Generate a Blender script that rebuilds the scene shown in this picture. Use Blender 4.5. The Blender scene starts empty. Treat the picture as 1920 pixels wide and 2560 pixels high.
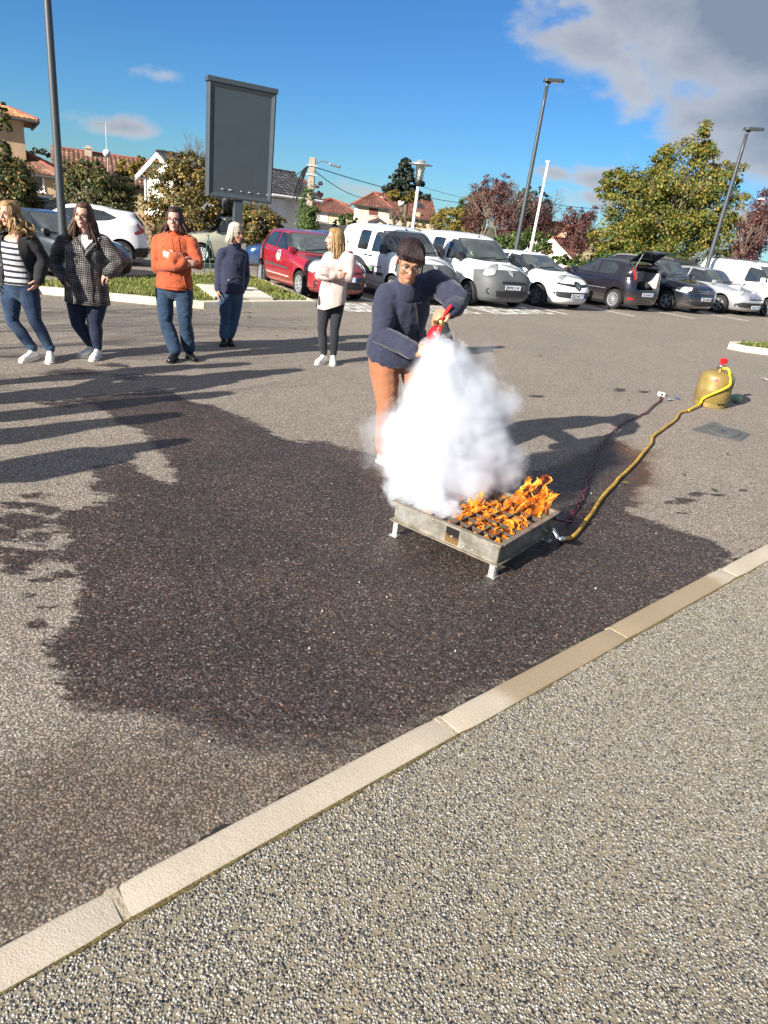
import bpy, bmesh, math, random
import numpy as np
from mathutils import Vector, Matrix, Quaternion, noise as mnoise
from mathutils.bvhtree import BVHTree
from mathutils.geometry import delaunay_2d_cdt

random.seed(7)
RNG = np.random.default_rng(7)
SC = bpy.context.scene
COL = SC.collection
rad = math.radians

# ------------------------------------------------------------------ camera
F_PX, CAM_H = 1680.0, 1.75            # focal length in pixels of a 1920 x 2560 frame
_d = np.array([455.0 - 960.0, 5050.0 - 1280.0])
_dn = np.array([_d[0], _d[1], F_PX]); _dn /= np.linalg.norm(_dn)
_up = -_dn
_fy = np.array([0, 0, 1.0]) - _up * _up[2]; _fy /= np.linalg.norm(_fy)
_rt = np.cross(_fy, _up)
if _rt[0] < 0: _rt = -_rt
CR = np.array([_rt, _fy, _up])        # rows: world axes in camera axes (x right, y down, z ahead)
cam_data = bpy.data.cameras.new('camera')
cam_data.sensor_fit = 'AUTO'; cam_data.sensor_width = 36.0
cam_data.lens = F_PX / 2560.0 * 36.0
cam_data.clip_start = 0.05; cam_data.clip_end = 3000.0
cam = bpy.data.objects.new('camera', cam_data); COL.objects.link(cam)
_m = Matrix.Identity(4)
for i in range(3):
 _m[i][0] = CR[i, 0]; _m[i][1] = -CR[i, 1]; _m[i][2] = -CR[i, 2]
_m[2][3] = CAM_H
cam.matrix_world = _m
SC.camera = cam

# ------------------------------------------------------------------ sky, sun, exposure
SUN_AZ, SUN_EL = rad(43.0), rad(22.0)          # shadows fall towards (sin az, cos az)
SUN_DIR = Vector((-math.sin(SUN_AZ) * math.cos(SUN_EL), -math.cos(SUN_AZ) * math.cos(SUN_EL), math.sin(SUN_EL)))
SC.view_settings.view_transform = 'Standard'
SC.view_settings.look = 'None'
SC.view_settings.gamma = 1.0
SC.view_settings.use_curve_mapping = False
SC.view_settings.exposure = 1.5
SC.render.engine = 'CYCLES'
SC.cycles.use_denoising = True
SC.cycles.max_bounces = 12
SC.cycles.volume_bounces = 8
SC.cycles.transparent_max_bounces = 24
SC.cycles.sample_clamp_indirect = 6.0
SC.cycles.volume_step_rate = 1.0

sun_l = bpy.data.lights.new('sun', 'SUN'); sun_l.energy = 4.2; sun_l.angle = rad(0.5); sun_l.color = (1.0, 0.93, 0.82)
sun = bpy.data.objects.new('sun', sun_l); COL.objects.link(sun)
sun.location = (-20, -20, 30)
sun.rotation_euler = (-SUN_DIR).to_track_quat('-Z', 'Y').to_euler()

world = bpy.data.worlds.new('World'); SC.world = world; world.use_nodes = True

def build_world():
 nt = world.node_tree; n = nt.nodes; l = nt.links; n.clear()
 def N(t, **k):
  q = n.new(t)
  for a, b in k.items(): setattr(q, a, b)
  return q
 def M(op, a, b=None, c=None, clamp=False):
  q = N('ShaderNodeMath', operation=op); q.use_clamp = clamp
  for i, v in enumerate((a, b, c)):
   if v is None: continue
   if hasattr(v, 'is_output'): l.new(v, q.inputs[i])
   else: q.inputs[i].default_value = v
  return q.outputs[0]
 sky = N('ShaderNodeTexSky', sky_type='NISHITA', sun_disc=False)
 sky.sun_elevation = SUN_EL
 sky.sun_rotation = math.atan2(SUN_DIR.x, SUN_DIR.y)
 sky.air_density = 1.0; sky.dust_density = 0.0; sky.ozone_density = 5.0; sky.altitude = 300
 co = N('ShaderNodeTexCoord')
 nrm = N('ShaderNodeVectorMath', operation='NORMALIZE'); l.new(co.outputs['Generated'], nrm.inputs[0])
 sep = N('ShaderNodeSeparateXYZ'); l.new(nrm.outputs[0], sep.inputs[0])
 az = M('ARCTAN2', sep.outputs[0], sep.outputs[1])            # radians from straight ahead, + to the right
 el = M('ARCSINE', sep.outputs[2])
 cmb = N('ShaderNodeCombineXYZ'); l.new(M('MULTIPLY', az, 1.0), cmb.inputs[0]); l.new(M('MULTIPLY', el, 1.7), cmb.inputs[1])
 cmb.inputs[2].default_value = 3.1
 nz = N('ShaderNodeTexNoise'); nz.inputs['Scale'].default_value = 9.0; nz.inputs['Detail'].default_value = 9.0
 nz.inputs['Roughness'].default_value = 0.56; nz.inputs['Distortion'].default_value = 0.25
 l.new(cmb.outputs[0], nz.inputs['Vector'])
 nz2 = N('ShaderNodeTexNoise'); nz2.inputs['Scale'].default_value = 11.0; nz2.inputs['Detail'].default_value = 6.0
 l.new(cmb.outputs[0], nz2.inputs['Vector'])
 def blob(a0, e0, ra, re):
  dx = M('DIVIDE', M('SUBTRACT', az, a0), ra); dy = M('DIVIDE', M('SUBTRACT', el, e0), re)
  d = M('SQRT', M('ADD', M('MULTIPLY', dx, dx), M('MULTIPLY', dy, dy)))
  return M('SUBTRACT', 1.0, d)
 acc = None
 for b in CLOUDS:
  v = M('MULTIPLY', blob(*b[:4]), b[4])
  acc = v if acc is None else M('MAXIMUM', acc, v)
 nz3 = N('ShaderNodeTexNoise'); nz3.inputs['Scale'].default_value = 2.4; nz3.inputs['Detail'].default_value = 3.0; l.new(nrm.outputs[0], nz3.inputs['Vector'])
 gate = N('ShaderNodeMapRange', interpolation_type='SMOOTHSTEP'); l.new(el, gate.inputs[0]); gate.inputs[1].default_value = 0.27; gate.inputs[2].default_value = 0.50
 fill_clouds = M('SUBTRACT', M('MULTIPLY', M('MULTIPLY', M('ADD', nz3.outputs[0], -0.36), 4.0), gate.outputs[0]), M('MULTIPLY', M('SUBTRACT', 1.0, gate.outputs[0]), 3.0))  # extra cloud cover above the view, added as neutral fill light
 acc = M('MAXIMUM', acc, fill_clouds)
 base = M('ADD', acc, M('MULTIPLY', M('SUBTRACT', nz.outputs[0], 0.52), 2.4))
 mr = N('ShaderNodeMapRange', interpolation_type='SMOOTHSTEP'); l.new(base, mr.inputs[0])
 mr.inputs[1].default_value = 0.0; mr.inputs[2].default_value = 0.55
 mask = M('MULTIPLY', mr.outputs[0], 0.93)
 ramp = N('ShaderNodeValToRGB'); l.new(M('ADD', M('MULTIPLY', base, 0.5), M('MULTIPLY', nz2.outputs[0], 0.5)), ramp.inputs[0])
 e = ramp.color_ramp.elements
 e[0].position = 0.25; e[0].color = (*CLOUD_LIGHT, 1)
 e[1].position = 1.0; e[1].color = (*CLOUD_DARK, 1)
 mix = N('ShaderNodeMix', data_type='RGBA'); hs = N('ShaderNodeHueSaturation'); hs.inputs['Saturation'].default_value = 1.0; tint = N('ShaderNodeMix', data_type='RGBA', blend_type='MULTIPLY'); tint.inputs[0].default_value = 1.0; tint.inputs[7].default_value = (0.48, 0.81, 1.08, 1); l.new(sky.outputs[0], tint.inputs[6]); l.new(tint.outputs[2], hs.inputs['Color']); l.new(mask, mix.inputs[0]); l.new(hs.outputs[0], mix.inputs[6]); l.new(ramp.outputs[0], mix.inputs[7])
 bg = N('ShaderNodeBackground'); bg.inputs[1].default_value = SKY_STRENGTH; l.new(mix.outputs[2], bg.inputs[0])
 out = N('ShaderNodeOutputWorld'); l.new(bg.outputs[0], out.inputs[0])

SKY_STRENGTH = 0.041
CLOUD_LIGHT = (5.5, 5.7, 6.1)
CLOUD_DARK = (2.2, 2.6, 3.35)
CLOUDS = [(0.48, 0.285, 0.43, 0.165, 2.7), (0.47, 0.15, 0.25, 0.085, 2.0), (0.17, 0.215, 0.09, 0.05, 1.2), (0.21, 0.073, 0.055, 0.017, 1.0), (0.165, 0.073, 0.05, 0.012, 0.9), (-0.385, 0.056, 0.075, 0.014, 0.55), (-0.345, 0.117, 0.028, 0.010, 0.35),
  (-0.09, 0.025, 0.09, 0.016, 0.6), (0.3, 0.05, 0.2, 0.016, 0.8), (1.3, 0.3, 0.8, 0.3, 1.0), (-1.9, 0.25, 0.5, 0.15, 0.8), (2.8, 0.5, 0.6, 0.3, 0.8)]
build_world()

# ------------------------------------------------------------------ helpers
def gz(x, y):
 """height of the paved ground: a gentle drainage slope"""
 return 0.03 * np.clip(x, -45, 45) - 0.01 * np.clip(y, -10, 70)

def ray(u, v):
 w = CR @ np.array([u - 960.0, v - 1280.0, F_PX]); return w
def G(u, v, dz=0.0):
 """point of the ground (raised by dz) seen at photo pixel u, v"""
 w = ray(u, v); t = (dz - CAM_H) / (w[2] - 0.03 * w[0] + 0.01 * w[1]); p = w * t
 return Vector((p[0], p[1], p[2] + CAM_H))
def at(u, v, Y):
 w = ray(u, v); p = w * (Y / w[1]); return Vector((p[0], p[1], p[2] + CAM_H))

def tag(o, label=None, cat=None, group=None, kind=None):
 if label: o['label'] = label
 if cat: o['category'] = cat
 if group: o['group'] = group
 if kind: o['kind'] = kind
 return o
def empty(name, loc=(0, 0, 0), rz=0.0, label=None, cat=None, group=None):
 o = bpy.data.objects.new(name, None); COL.objects.link(o)
 o.empty_display_size = 0.2
 o.location = loc; o.rotation_euler = (0, 0, rz)
 return tag(o, label, cat, group)
def link_mesh(name, me, mats, parent=None, smooth=False):
 o = bpy.data.objects.new(name, me); COL.objects.link(o)
 me.name = name
 if mats is not None and len(me.materials) == 0:
  for m in (mats if isinstance(mats, (list, tuple)) else [mats]): me.materials.append(m)
 if parent is not None: o.parent = parent
 if smooth and len(me.polygons): me.polygons.foreach_set('use_smooth', [True] * len(me.polygons))
 return o
def copy_tree(o, parent=None):
 c = o.copy(); COL.objects.link(c); c.parent = parent
 for ch in o.children: copy_tree(ch, c)
 return c

class MB:
 """collects simple shapes and links them as one mesh object"""
 def __init__(s): s.v = []; s.f = []; s.mi = []; s.cur = 0
 def add(s, vs, fs):
  b = len(s.v); s.v.extend([tuple(p) for p in vs]); s.f.extend([tuple(i + b for i in f) for f in fs]); s.mi.extend([s.cur] * len(fs)); return s
 def box(s, c, size, rot=None, bevel=0.0):
  hx, hy, hz = size[0] / 2, size[1] / 2, size[2] / 2
  if bevel <= 0:
   vs = [Vector((x * hx, y * hy, z * hz)) for z in (-1, 1) for y in (-1, 1) for x in (-1, 1)]
   fs = [(0, 2, 3, 1), (4, 5, 7, 6), (0, 1, 5, 4), (2, 6, 7, 3), (0, 4, 6, 2), (1, 3, 7, 5)]
  else:
   bm = bmesh.new(); bmesh.ops.create_cube(bm, size=1)
   for v in bm.verts: v.co = Vector((v.co.x * size[0], v.co.y * size[1], v.co.z * size[2]))
   bmesh.ops.bevel(bm, geom=bm.edges[:], offset=bevel, segments=2, affect='EDGES', profile=0.6)
   bm.verts.index_update(); vs = [v.co.copy() for v in bm.verts]; fs = [[v.index for v in f.verts] for f in bm.faces]; bm.free()
  R = rot if rot is not None else Matrix.Identity(3)
  c = Vector(c)
  return s.add([R @ p + c for p in vs], fs)
 def tube(s, pts, r, seg=8, cap=True):
  pts = [Vector(p) for p in pts]; n = len(pts)
  rs = list(r) if isinstance(r, (list, tuple)) else [r] * n
  vs = []; ref = None
  for i, p in enumerate(pts):
   t = (pts[min(i + 1, n - 1)] - pts[max(i - 1, 0)])
   t = t.normalized() if t.length > 1e-9 else Vector((0, 0, 1))
   if ref is None: ref = Vector((0, 0, 1)) if abs(t.z) < 0.9 else Vector((1, 0, 0))
   a = (ref - t * ref.dot(t))
   a = a.normalized() if a.length > 1e-6 else t.orthogonal().normalized()
   ref = a; b = t.cross(a)
   for k in range(seg):
    th = 2 * math.pi * k / seg
    vs.append(p + (a * math.cos(th) + b * math.sin(th)) * rs[i])
  fs = []
  for i in range(n - 1):
   for k in range(seg):
    k2 = (k + 1) % seg
    fs.append((i * seg + k, i * seg + k2, (i + 1) * seg + k2, (i + 1) * seg + k))
  if cap:
   fs.append(tuple(range(seg - 1, -1, -1))); fs.append(tuple((n - 1) * seg + k for k in range(seg)))
  return s.add(vs, fs)
 def lathe(s, prof, axis_o=(0, 0, 0), R=None, seg=24, closed=False, cap=True):
  """prof: (radius, height) pairs; rotates about local z"""
  R = R if R is not None else Matrix.Identity(3); o = Vector(axis_o)
  vs = []; n = len(prof)
  for (r, h) in prof:
   for k in range(seg):
    a = 2 * math.pi * k / seg
    vs.append(R @ Vector((r * math.cos(a), r * math.sin(a), h)) + o)
  fs = []
  m = n if closed else n - 1
  for i in range(m):
   i2 = (i + 1) % n
   for k in range(seg):
    k2 = (k + 1) % seg
    fs.append((i * seg + k, i * seg + k2, i2 * seg + k2, i2 * seg + k))
  if not closed and cap:
   if prof[0][0] > 1e-5: fs.append(tuple(range(seg - 1, -1, -1)))
   if prof[-1][0] > 1e-5: fs.append(tuple((n - 1) * seg + k for k in range(seg)))
  return s.add(vs, fs)
 def ell(s, c, r, R=None, nu=14, nv=10):
  R = R if R is not None else Matrix.Identity(3); c = Vector(c)
  vs = [R @ Vector((0, 0, -r[2])) + c]
  for i in range(1, nv):
   ph = -math.pi / 2 + math.pi * i / nv
   for k in range(nu):
    th = 2 * math.pi * k / nu
    vs.append(R @ Vector((r[0] * math.cos(ph) * math.cos(th), r[1] * math.cos(ph) * math.sin(th), r[2] * math.sin(ph))) + c)
  vs.append(R @ Vector((0, 0, r[2])) + c)
  fs = []
  for k in range(nu): fs.append((0, 1 + (k + 1) % nu, 1 + k))
  for i in range(nv - 2):
   for k in range(nu):
    a = 1 + i * nu; k2 = (k + 1) % nu
    fs.append((a + k, a + k2, a + nu + k2, a + nu + k))
  t = len(vs) - 1; a = 1 + (nv - 2) * nu
  for k in range(nu): fs.append((a + k, a + (k + 1) % nu, t))
  return s.add(vs, fs)
 def chain(s, pts, radii, side=(1, 0, 0), seg=14, caps=3):
  """loft with elliptical sections (ra along side, rb across) and rounded ends: closed"""
  pts = [Vector(p) for p in pts]; side = Vector(side); n = len(pts)
  rr = [(r, r) if not isinstance(r, (tuple, list)) else tuple(r) for r in radii]
  rings = []
  def tang(i):
   t = pts[min(i + 1, n - 1)] - pts[max(i - 1, 0)]; return t.normalized()
  t0 = tang(0); tn = tang(n - 1)
  for j in range(caps, 0, -1):
   a = math.pi / 2 * j / (caps + 0.35); rm = min(rr[0])
   rings.append((pts[0] - t0 * rm * math.sin(a), (rr[0][0] * math.cos(a), rr[0][1] * math.cos(a)), t0))
  for i in range(n): rings.append((pts[i], rr[i], tang(i)))
  for j in range(1, caps + 1):
   a = math.pi / 2 * j / (caps + 0.35); rm = min(rr[-1])
   rings.append((pts[-1] + tn * rm * math.sin(a), (rr[-1][0] * math.cos(a), rr[-1][1] * math.cos(a)), tn))
  vs = []
  for (p, r, t) in rings:
   a = side - t * side.dot(t)
   a = a.normalized() if a.length > 1e-5 else t.orthogonal().normalized()
   b = t.cross(a)
   for k in range(seg):
    th = 2 * math.pi * k / seg
    vs.append(p + a * (r[0] * math.cos(th)) + b * (r[1] * math.sin(th)))
  fs = []
  for i in range(len(rings) - 1):
   for k in range(seg):
    k2 = (k + 1) % seg
    fs.append((i * seg + k, i * seg + k2, (i + 1) * seg + k2, (i + 1) * seg + k))
  fs.append(tuple(range(seg - 1, -1, -1))); e = (len(rings) - 1) * seg
  fs.append(tuple(e + k for k in range(seg)))
  return s.add(vs, fs)
 def prism(s, poly, z0, z1, R=None, o=(0, 0, 0)):
  """poly (x, y) counter-clockwise extruded along local z"""
  R = R if R is not None else Matrix.Identity(3); o = Vector(o); n = len(poly)
  vs = [R @ Vector((p[0], p[1], z0)) + o for p in poly] + [R @ Vector((p[0], p[1], z1)) + o for p in poly]
  fs = [tuple(range(n - 1, -1, -1)), tuple(range(n, 2 * n))] + [(i, (i + 1) % n, n + (i + 1) % n, n + i) for i in range(n)]
  return s.add(vs, fs)
 def mesh(s):
  me = bpy.data.meshes.new('mesh'); me.from_pydata(s.v, [], s.f)
  return me
 def build(s, name, mats, parent=None, smooth=False):
  me = s.mesh()
  o = link_mesh(name, me, mats, parent, smooth)
  if any(s.mi): me.polygons.foreach_set('material_index', s.mi)
  return o

def smooth_by_angle(o, deg=40):
 me = o.data
 bm = bmesh.new(); bm.from_mesh(me); bmesh.ops.recalc_face_normals(bm, faces=bm.faces[:])
 lim = rad(deg)
 for f in bm.faces: f.smooth = True
 for e in bm.edges:
  if len(e.link_faces) == 2 and e.calc_face_angle(0) > lim: e.smooth = False
 bm.to_mesh(me); bm.free()
 return o

def np_mesh(name, verts, faces, mats, parent=None, smooth=False, attr=None):
 """fast mesh from numpy arrays; faces (n, k)"""
 verts = np.ascontiguousarray(verts, dtype=np.float32); faces = np.ascontiguousarray(faces, dtype=np.int32)
 me = bpy.data.meshes.new(name)
 nf, k = faces.shape
 me.vertices.add(len(verts)); me.vertices.foreach_set('co', verts.ravel())
 me.loops.add(nf * k); me.loops.foreach_set('vertex_index', faces.ravel())
 me.polygons.add(nf); me.polygons.foreach_set('loop_start', np.arange(0, nf * k, k, dtype=np.int32))
 me.polygons.foreach_set('loop_total', np.full(nf, k, dtype=np.int32))
 me.update(calc_edges=True); me.validate()
 if attr:
  for nm, arr in attr.items():
   a = me.attributes.new(nm, 'FLOAT', 'POINT'); a.data.foreach_set('value', np.ascontiguousarray(arr, dtype=np.float32))
 return link_mesh(name, me, mats, parent, smooth)

def evaluated(o):
 dg = bpy.context.evaluated_depsgraph_get(); dg.update()
 return bpy.data.meshes.new_from_object(o.evaluated_get(dg))
def remesh(mb, voxel, smooth_it=4, factor=0.5):
 """union of the shapes in mb as one continuous skin"""
 me = mb.mesh(); o = bpy.data.objects.new('tmp', me); COL.objects.link(o)
 m = o.modifiers.new('r', 'REMESH'); m.mode = 'VOXEL'; m.voxel_size = voxel; m.use_smooth_shade = True
 if smooth_it:
  k = o.modifiers.new('s', 'SMOOTH'); k.iterations = smooth_it; k.factor = factor
 out = evaluated(o)
 bpy.data.objects.remove(o); bpy.data.meshes.remove(me)
 return out
def wrinkle(me, amp, freq, squash=(1, 1, 1), seed=0.0, octave=True):
 n = len(me.vertices)
 co = np.empty(n * 3, dtype=np.float32); me.vertices.foreach_get('co', co); co = co.reshape(-1, 3)
 no = np.empty(n * 3, dtype=np.float32); me.vertices.foreach_get('normal', no); no = no.reshape(-1, 3)
 d = np.empty(n)
 for i in range(n):
  p = Vector((co[i, 0] * freq * squash[0] + seed, co[i, 1] * freq * squash[1], co[i, 2] * freq * squash[2]))
  v = mnoise.noise(p)
  if octave: v = (1 - abs(v) * 2.0) * 0.6 + 0.4 * mnoise.noise(p * 2.3)
  d[i] = v
 co += no * (d * amp)[:, None]
 me.vertices.foreach_set('co', co.ravel()); me.update()
def cut_mesh(me, co, no, fill=True):
 """removes what lies on the +no side of the plane"""
 bm = bmesh.new(); bm.from_mesh(me)
 r = bmesh.ops.bisect_plane(bm, geom=bm.verts[:] + bm.edges[:] + bm.faces[:], plane_co=co, plane_no=no, clear_outer=True)
 if fill:
  ed = [g for g in r['geom_cut'] if isinstance(g, bmesh.types.BMEdge)]
  bmesh.ops.holes_fill(bm, edges=ed, sides=0)
 for f in bm.faces: f.smooth = True
 bm.to_mesh(me); bm.free()
def catmull(pts, n):
 P = [Vector(p) for p in pts]; out = []
 P = [P[0] * 2 - P[1]] + P + [P[-1] * 2 - P[-2]]
 for i in range(1, len(P) - 2):
  for k in range(n):
   t = k / n; a, b, c, d = P[i - 1], P[i], P[i + 1], P[i + 2]
   out.append(0.5 * ((2 * b) + (c - a) * t + (2 * a - 5 * b + 4 * c - d) * t * t + (3 * b - a - 3 * c + d) * t ** 3))
 out.append(P[-2]); return out
def chaikin(poly, it=2, k=0.25):
 for _ in range(it):
  q = []
  for i in range(len(poly)):
   a = poly[i]; b = poly[(i + 1) % len(poly)]
   q.append((a[0] + (b[0] - a[0]) * k, a[1] + (b[1] - a[1]) * k)); q.append((a[0] + (b[0] - a[0]) * (1 - k), a[1] + (b[1] - a[1]) * (1 - k)))
  poly = q
 return poly
def round_poly(poly, r=0.05, n=3):
 """rounds corners by a fixed distance"""
 out = []; N = len(poly)
 for i in range(N):
  p = Vector(poly[i]); a = Vector(poly[i - 1]); b = Vector(poly[(i + 1) % N])
  ra = min(r, (a - p).length * 0.45); rb = min(r, (b - p).length * 0.45)
  A = p + (a - p).normalized() * ra; B = p + (b - p).normalized() * rb
  for k in range(n + 1):
   t = k / n
   q = A * (1 - t) ** 2 + p * 2 * t * (1 - t) + B * t * t
   out.append((q.x, q.y))
 return out
def tri_fill(poly, step):
 """triangulated filling of a 2D polygon with inner points every step"""
 n = len(poly); edge = []; pts = []
 for i in range(n):
  a = Vector(poly[i]); b = Vector(poly[(i + 1) % n]); m = max(1, int((b - a).length / step))
  for k in range(m): pts.append(a + (b - a) * (k / m))
 nb = len(pts); edges = [(i, (i + 1) % nb) for i in range(nb)]
 xs = [p.x for p in pts]; ys = [p.y for p in pts]
 P = np.array([(p.x, p.y) for p in pts])
 x = min(xs) + step * 0.5
 while x < max(xs):
  y = min(ys) + step * 0.5
  while y < max(ys):
   if inside(P, x, y) and np.min(np.hypot(P[:, 0] - x, P[:, 1] - y)) > step * 0.35: pts.append(Vector((x, y)))
   y += step
  x += step
 r = delaunay_2d_cdt(pts, edges, [list(range(nb))], 1, 1e-6)
 return [(v.x, v.y) for v in r[0]], [tuple(f) for f in r[2]]
def inside(P, x, y):
 x0, y0 = P[:, 0], P[:, 1]; x1, y1 = np.roll(x0, -1), np.roll(y0, -1)
 c = ((y0 > y) != (y1 > y)) & (x < (x1 - x0) * (y - y0) / (y1 - y0 + 1e-12) + x0)
 return bool(np.count_nonzero(c) % 2)
def text_mesh(s, size=1.0, bold=0.0, align='CENTER', spacing=1.0, res=2):
 """2D mesh of lettering in the xy plane"""
 cu = bpy.data.curves.new('text', 'FONT'); cu.body = s; cu.size = size; cu.align_x = align; cu.align_y = 'CENTER'
 cu.offset = bold; cu.space_character = spacing; cu.resolution_u = res; cu.fill_mode = 'BOTH'
 o = bpy.data.objects.new('text', cu); COL.objects.link(o)
 me = evaluated(o); bpy.data.objects.remove(o)
 bm = bmesh.new(); bm.from_mesh(me); bmesh.ops.triangulate(bm, faces=bm.faces[:]); bm.verts.index_update()
 vs = [(v.co.x, v.co.y) for v in bm.verts]; fs = [tuple(v.index for v in f.verts) for f in bm.faces]; bm.free()
 bpy.data.meshes.remove(me)
 return vs, fs
def road_mesh(pts, w):
 pts = [Vector(p) for p in pts]; vs = []; fs = []
 for i, p in enumerate(pts):
  t = (pts[min(i + 1, len(pts) - 1)] - pts[max(i - 1, 0)]); t = Vector((t[0], t[1])).normalized(); nn = Vector((-t.y, t.x))
  vs += [(p[0] + nn.x * w / 2, p[1] + nn.y * w / 2), (p[0] - nn.x * w / 2, p[1] - nn.y * w / 2)]
  if i: fs.append((2 * i - 2, 2 * i - 1, 2 * i + 1, 2 * i))
 return vs, fs
# ------------------------------------------------------------------ materials
class NT:
 def __init__(s, name):
  s.m = bpy.data.materials.new(name); s.m.use_nodes = True
  s.n = s.m.node_tree.nodes; s.l = s.m.node_tree.links; s.n.clear()
  s.out = s.n.new('ShaderNodeOutputMaterial')
 def N(s, t, ins=None, **k):
  q = s.n.new(t)
  for a, b in k.items(): setattr(q, a, b)
  if ins:
   for a, b in ins.items(): s.put(q.inputs[a], b)
  return q
 def put(s, sock, v):
  if hasattr(v, 'is_output'): s.l.new(v, sock)
  elif isinstance(v, bpy.types.Node): s.l.new(v.outputs[0], sock)
  else:
   if sock.type == 'RGBA' and len(v) == 3: v = (*v, 1)
   sock.default_value = v
 def math(s, op, a, b=None, c=None, clamp=False):
  q = s.n.new('ShaderNodeMath'); q.operation = op; q.use_clamp = clamp
  for i, v in enumerate((a, b, c)):
   if v is not None: s.put(q.inputs[i], v)
  return q.outputs[0]
 def co(s, which='Object'): return s.n.new('ShaderNodeTexCoord').outputs[which]
 def pos(s): return s.n.new('ShaderNodeNewGeometry').outputs['Position']
 def rnd(s): return s.n.new('ShaderNodeNewGeometry').outputs['Random Per Island']
 def noise(s, scale, detail=4, rough=0.5, vec=None, out=0, dist=0.0):
  q = s.N('ShaderNodeTexNoise', {'Scale': scale, 'Detail': detail, 'Roughness': rough, 'Distortion': dist})
  if vec is not None: s.l.new(vec, q.inputs['Vector'])
  return q.outputs[out]
 def vor(s, scale, vec=None, out='Distance', feature='F1', rnd=1.0):
  q = s.N('ShaderNodeTexVoronoi', feature=feature); q.inputs['Scale'].default_value = scale; q.inputs['Randomness'].default_value = rnd
  if vec is not None: s.l.new(vec, q.inputs['Vector'])
  return q.outputs[out]
 def map(s, vec, scale=(1, 1, 1), rot=(0, 0, 0), loc=(0, 0, 0)):
  q = s.N('ShaderNodeMapping'); q.inputs['Scale'].default_value = scale; q.inputs['Rotation'].default_value = rot; q.inputs['Location'].default_value = loc
  s.l.new(vec, q.inputs[0]); return q.outputs[0]
 def ramp(s, fac, stops, interp='LINEAR'):
  q = s.n.new('ShaderNodeValToRGB'); q.color_ramp.interpolation = interp; s.put(q.inputs[0], fac)
  e = q.color_ramp.elements
  while len(e) < len(stops): e.new(0.5)
  for el, (p, c) in zip(e, stops): el.position = p; el.color = (*c, 1) if len(c) == 3 else c
  return q.outputs[0]
 def mix(s, fac, a, b, blend='MIX'):
  q = s.N('ShaderNodeMix', data_type='RGBA', blend_type=blend); s.put(q.inputs[0], fac); s.put(q.inputs[6], a); s.put(q.inputs[7], b); return q.outputs[2]
 def fmix(s, fac, a, b):
  q = s.N('ShaderNodeMix', data_type='FLOAT'); s.put(q.inputs[0], fac); s.put(q.inputs[2], a); s.put(q.inputs[3], b); return q.outputs[0]
 def sstep(s, v, lo, hi):
  q = s.N('ShaderNodeMapRange', interpolation_type='SMOOTHSTEP'); s.put(q.inputs[0], v); s.put(q.inputs[1], lo); s.put(q.inputs[2], hi); return q.outputs[0]
 def attr(s, name): return s.N('ShaderNodeAttribute', attribute_name=name).outputs['Fac']
 def bump(s, h, strength=0.5, dist=0.01, nrm=None):
  q = s.N('ShaderNodeBump', {'Strength': strength, 'Distance': dist, 'Height': h})
  if nrm is not None: s.l.new(nrm, q.inputs['Normal'])
  return q.outputs[0]
 def bsdf(s, color=(.5, .5, .5), rough=0.6, metal=0.0, normal=None, **k):
  q = s.N('ShaderNodeBsdfPrincipled'); s.put(q.inputs['Base Color'], color); s.put(q.inputs['Roughness'], rough); s.put(q.inputs['Metallic'], metal)
  if normal is not None: s.l.new(normal, q.inputs['Normal'])
  for a, b in k.items(): s.put(q.inputs[a.replace('_', ' ')], b)
  s.l.new(q.outputs[0], s.out.inputs[0]); return q

_MC = {}
def plain(name, color, rough=0.6, metal=0.0, var=0.08, scale=20.0, bump=0.0, **k):
 """simple painted or moulded surface with slight unevenness"""
 key = (name,)
 if key in _MC: return _MC[key]
 t = NT(name); c = t.co()
 f = t.noise(scale, 5, 0.6, c)
 lo = tuple(max(0, v * (1 - var)) for v in color); hi = tuple(min(1, v * (1 + var)) for v in color)
 nrm = t.bump(f, bump, 0.01) if bump else None
 t.bsdf(t.ramp(f, [(0.3, lo), (0.7, hi)]), rough, metal, nrm, **k)
 _MC[key] = t.m; return t.m

def cloth(name, color, var=0.12, weave=900.0, fold=0.25, rough=0.9, extra=None):
 t = NT(name); c = t.co()
 f = t.noise(6, 5, 0.6, c)
 lo = tuple(v * (1 - var) for v in color); hi = tuple(v * (1 + var) for v in color)
 col = t.ramp(f, [(0.3, lo), (0.7, hi)])
 if extra: col = extra(t, c, col)
 w = t.noise(14, 3, 0.5, t.map(c, (1, 1, 2.2))); w2 = t.noise(weave * 0.2, 2, 0.5, c)
 h = t.math('ADD', w, t.math('MULTIPLY', w2, 0.12))
 q = t.bsdf(col, rough, 0, t.bump(h, fold, 0.02))
 q.inputs['Sheen Weight'].default_value = 0.15
 return t.m

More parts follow.
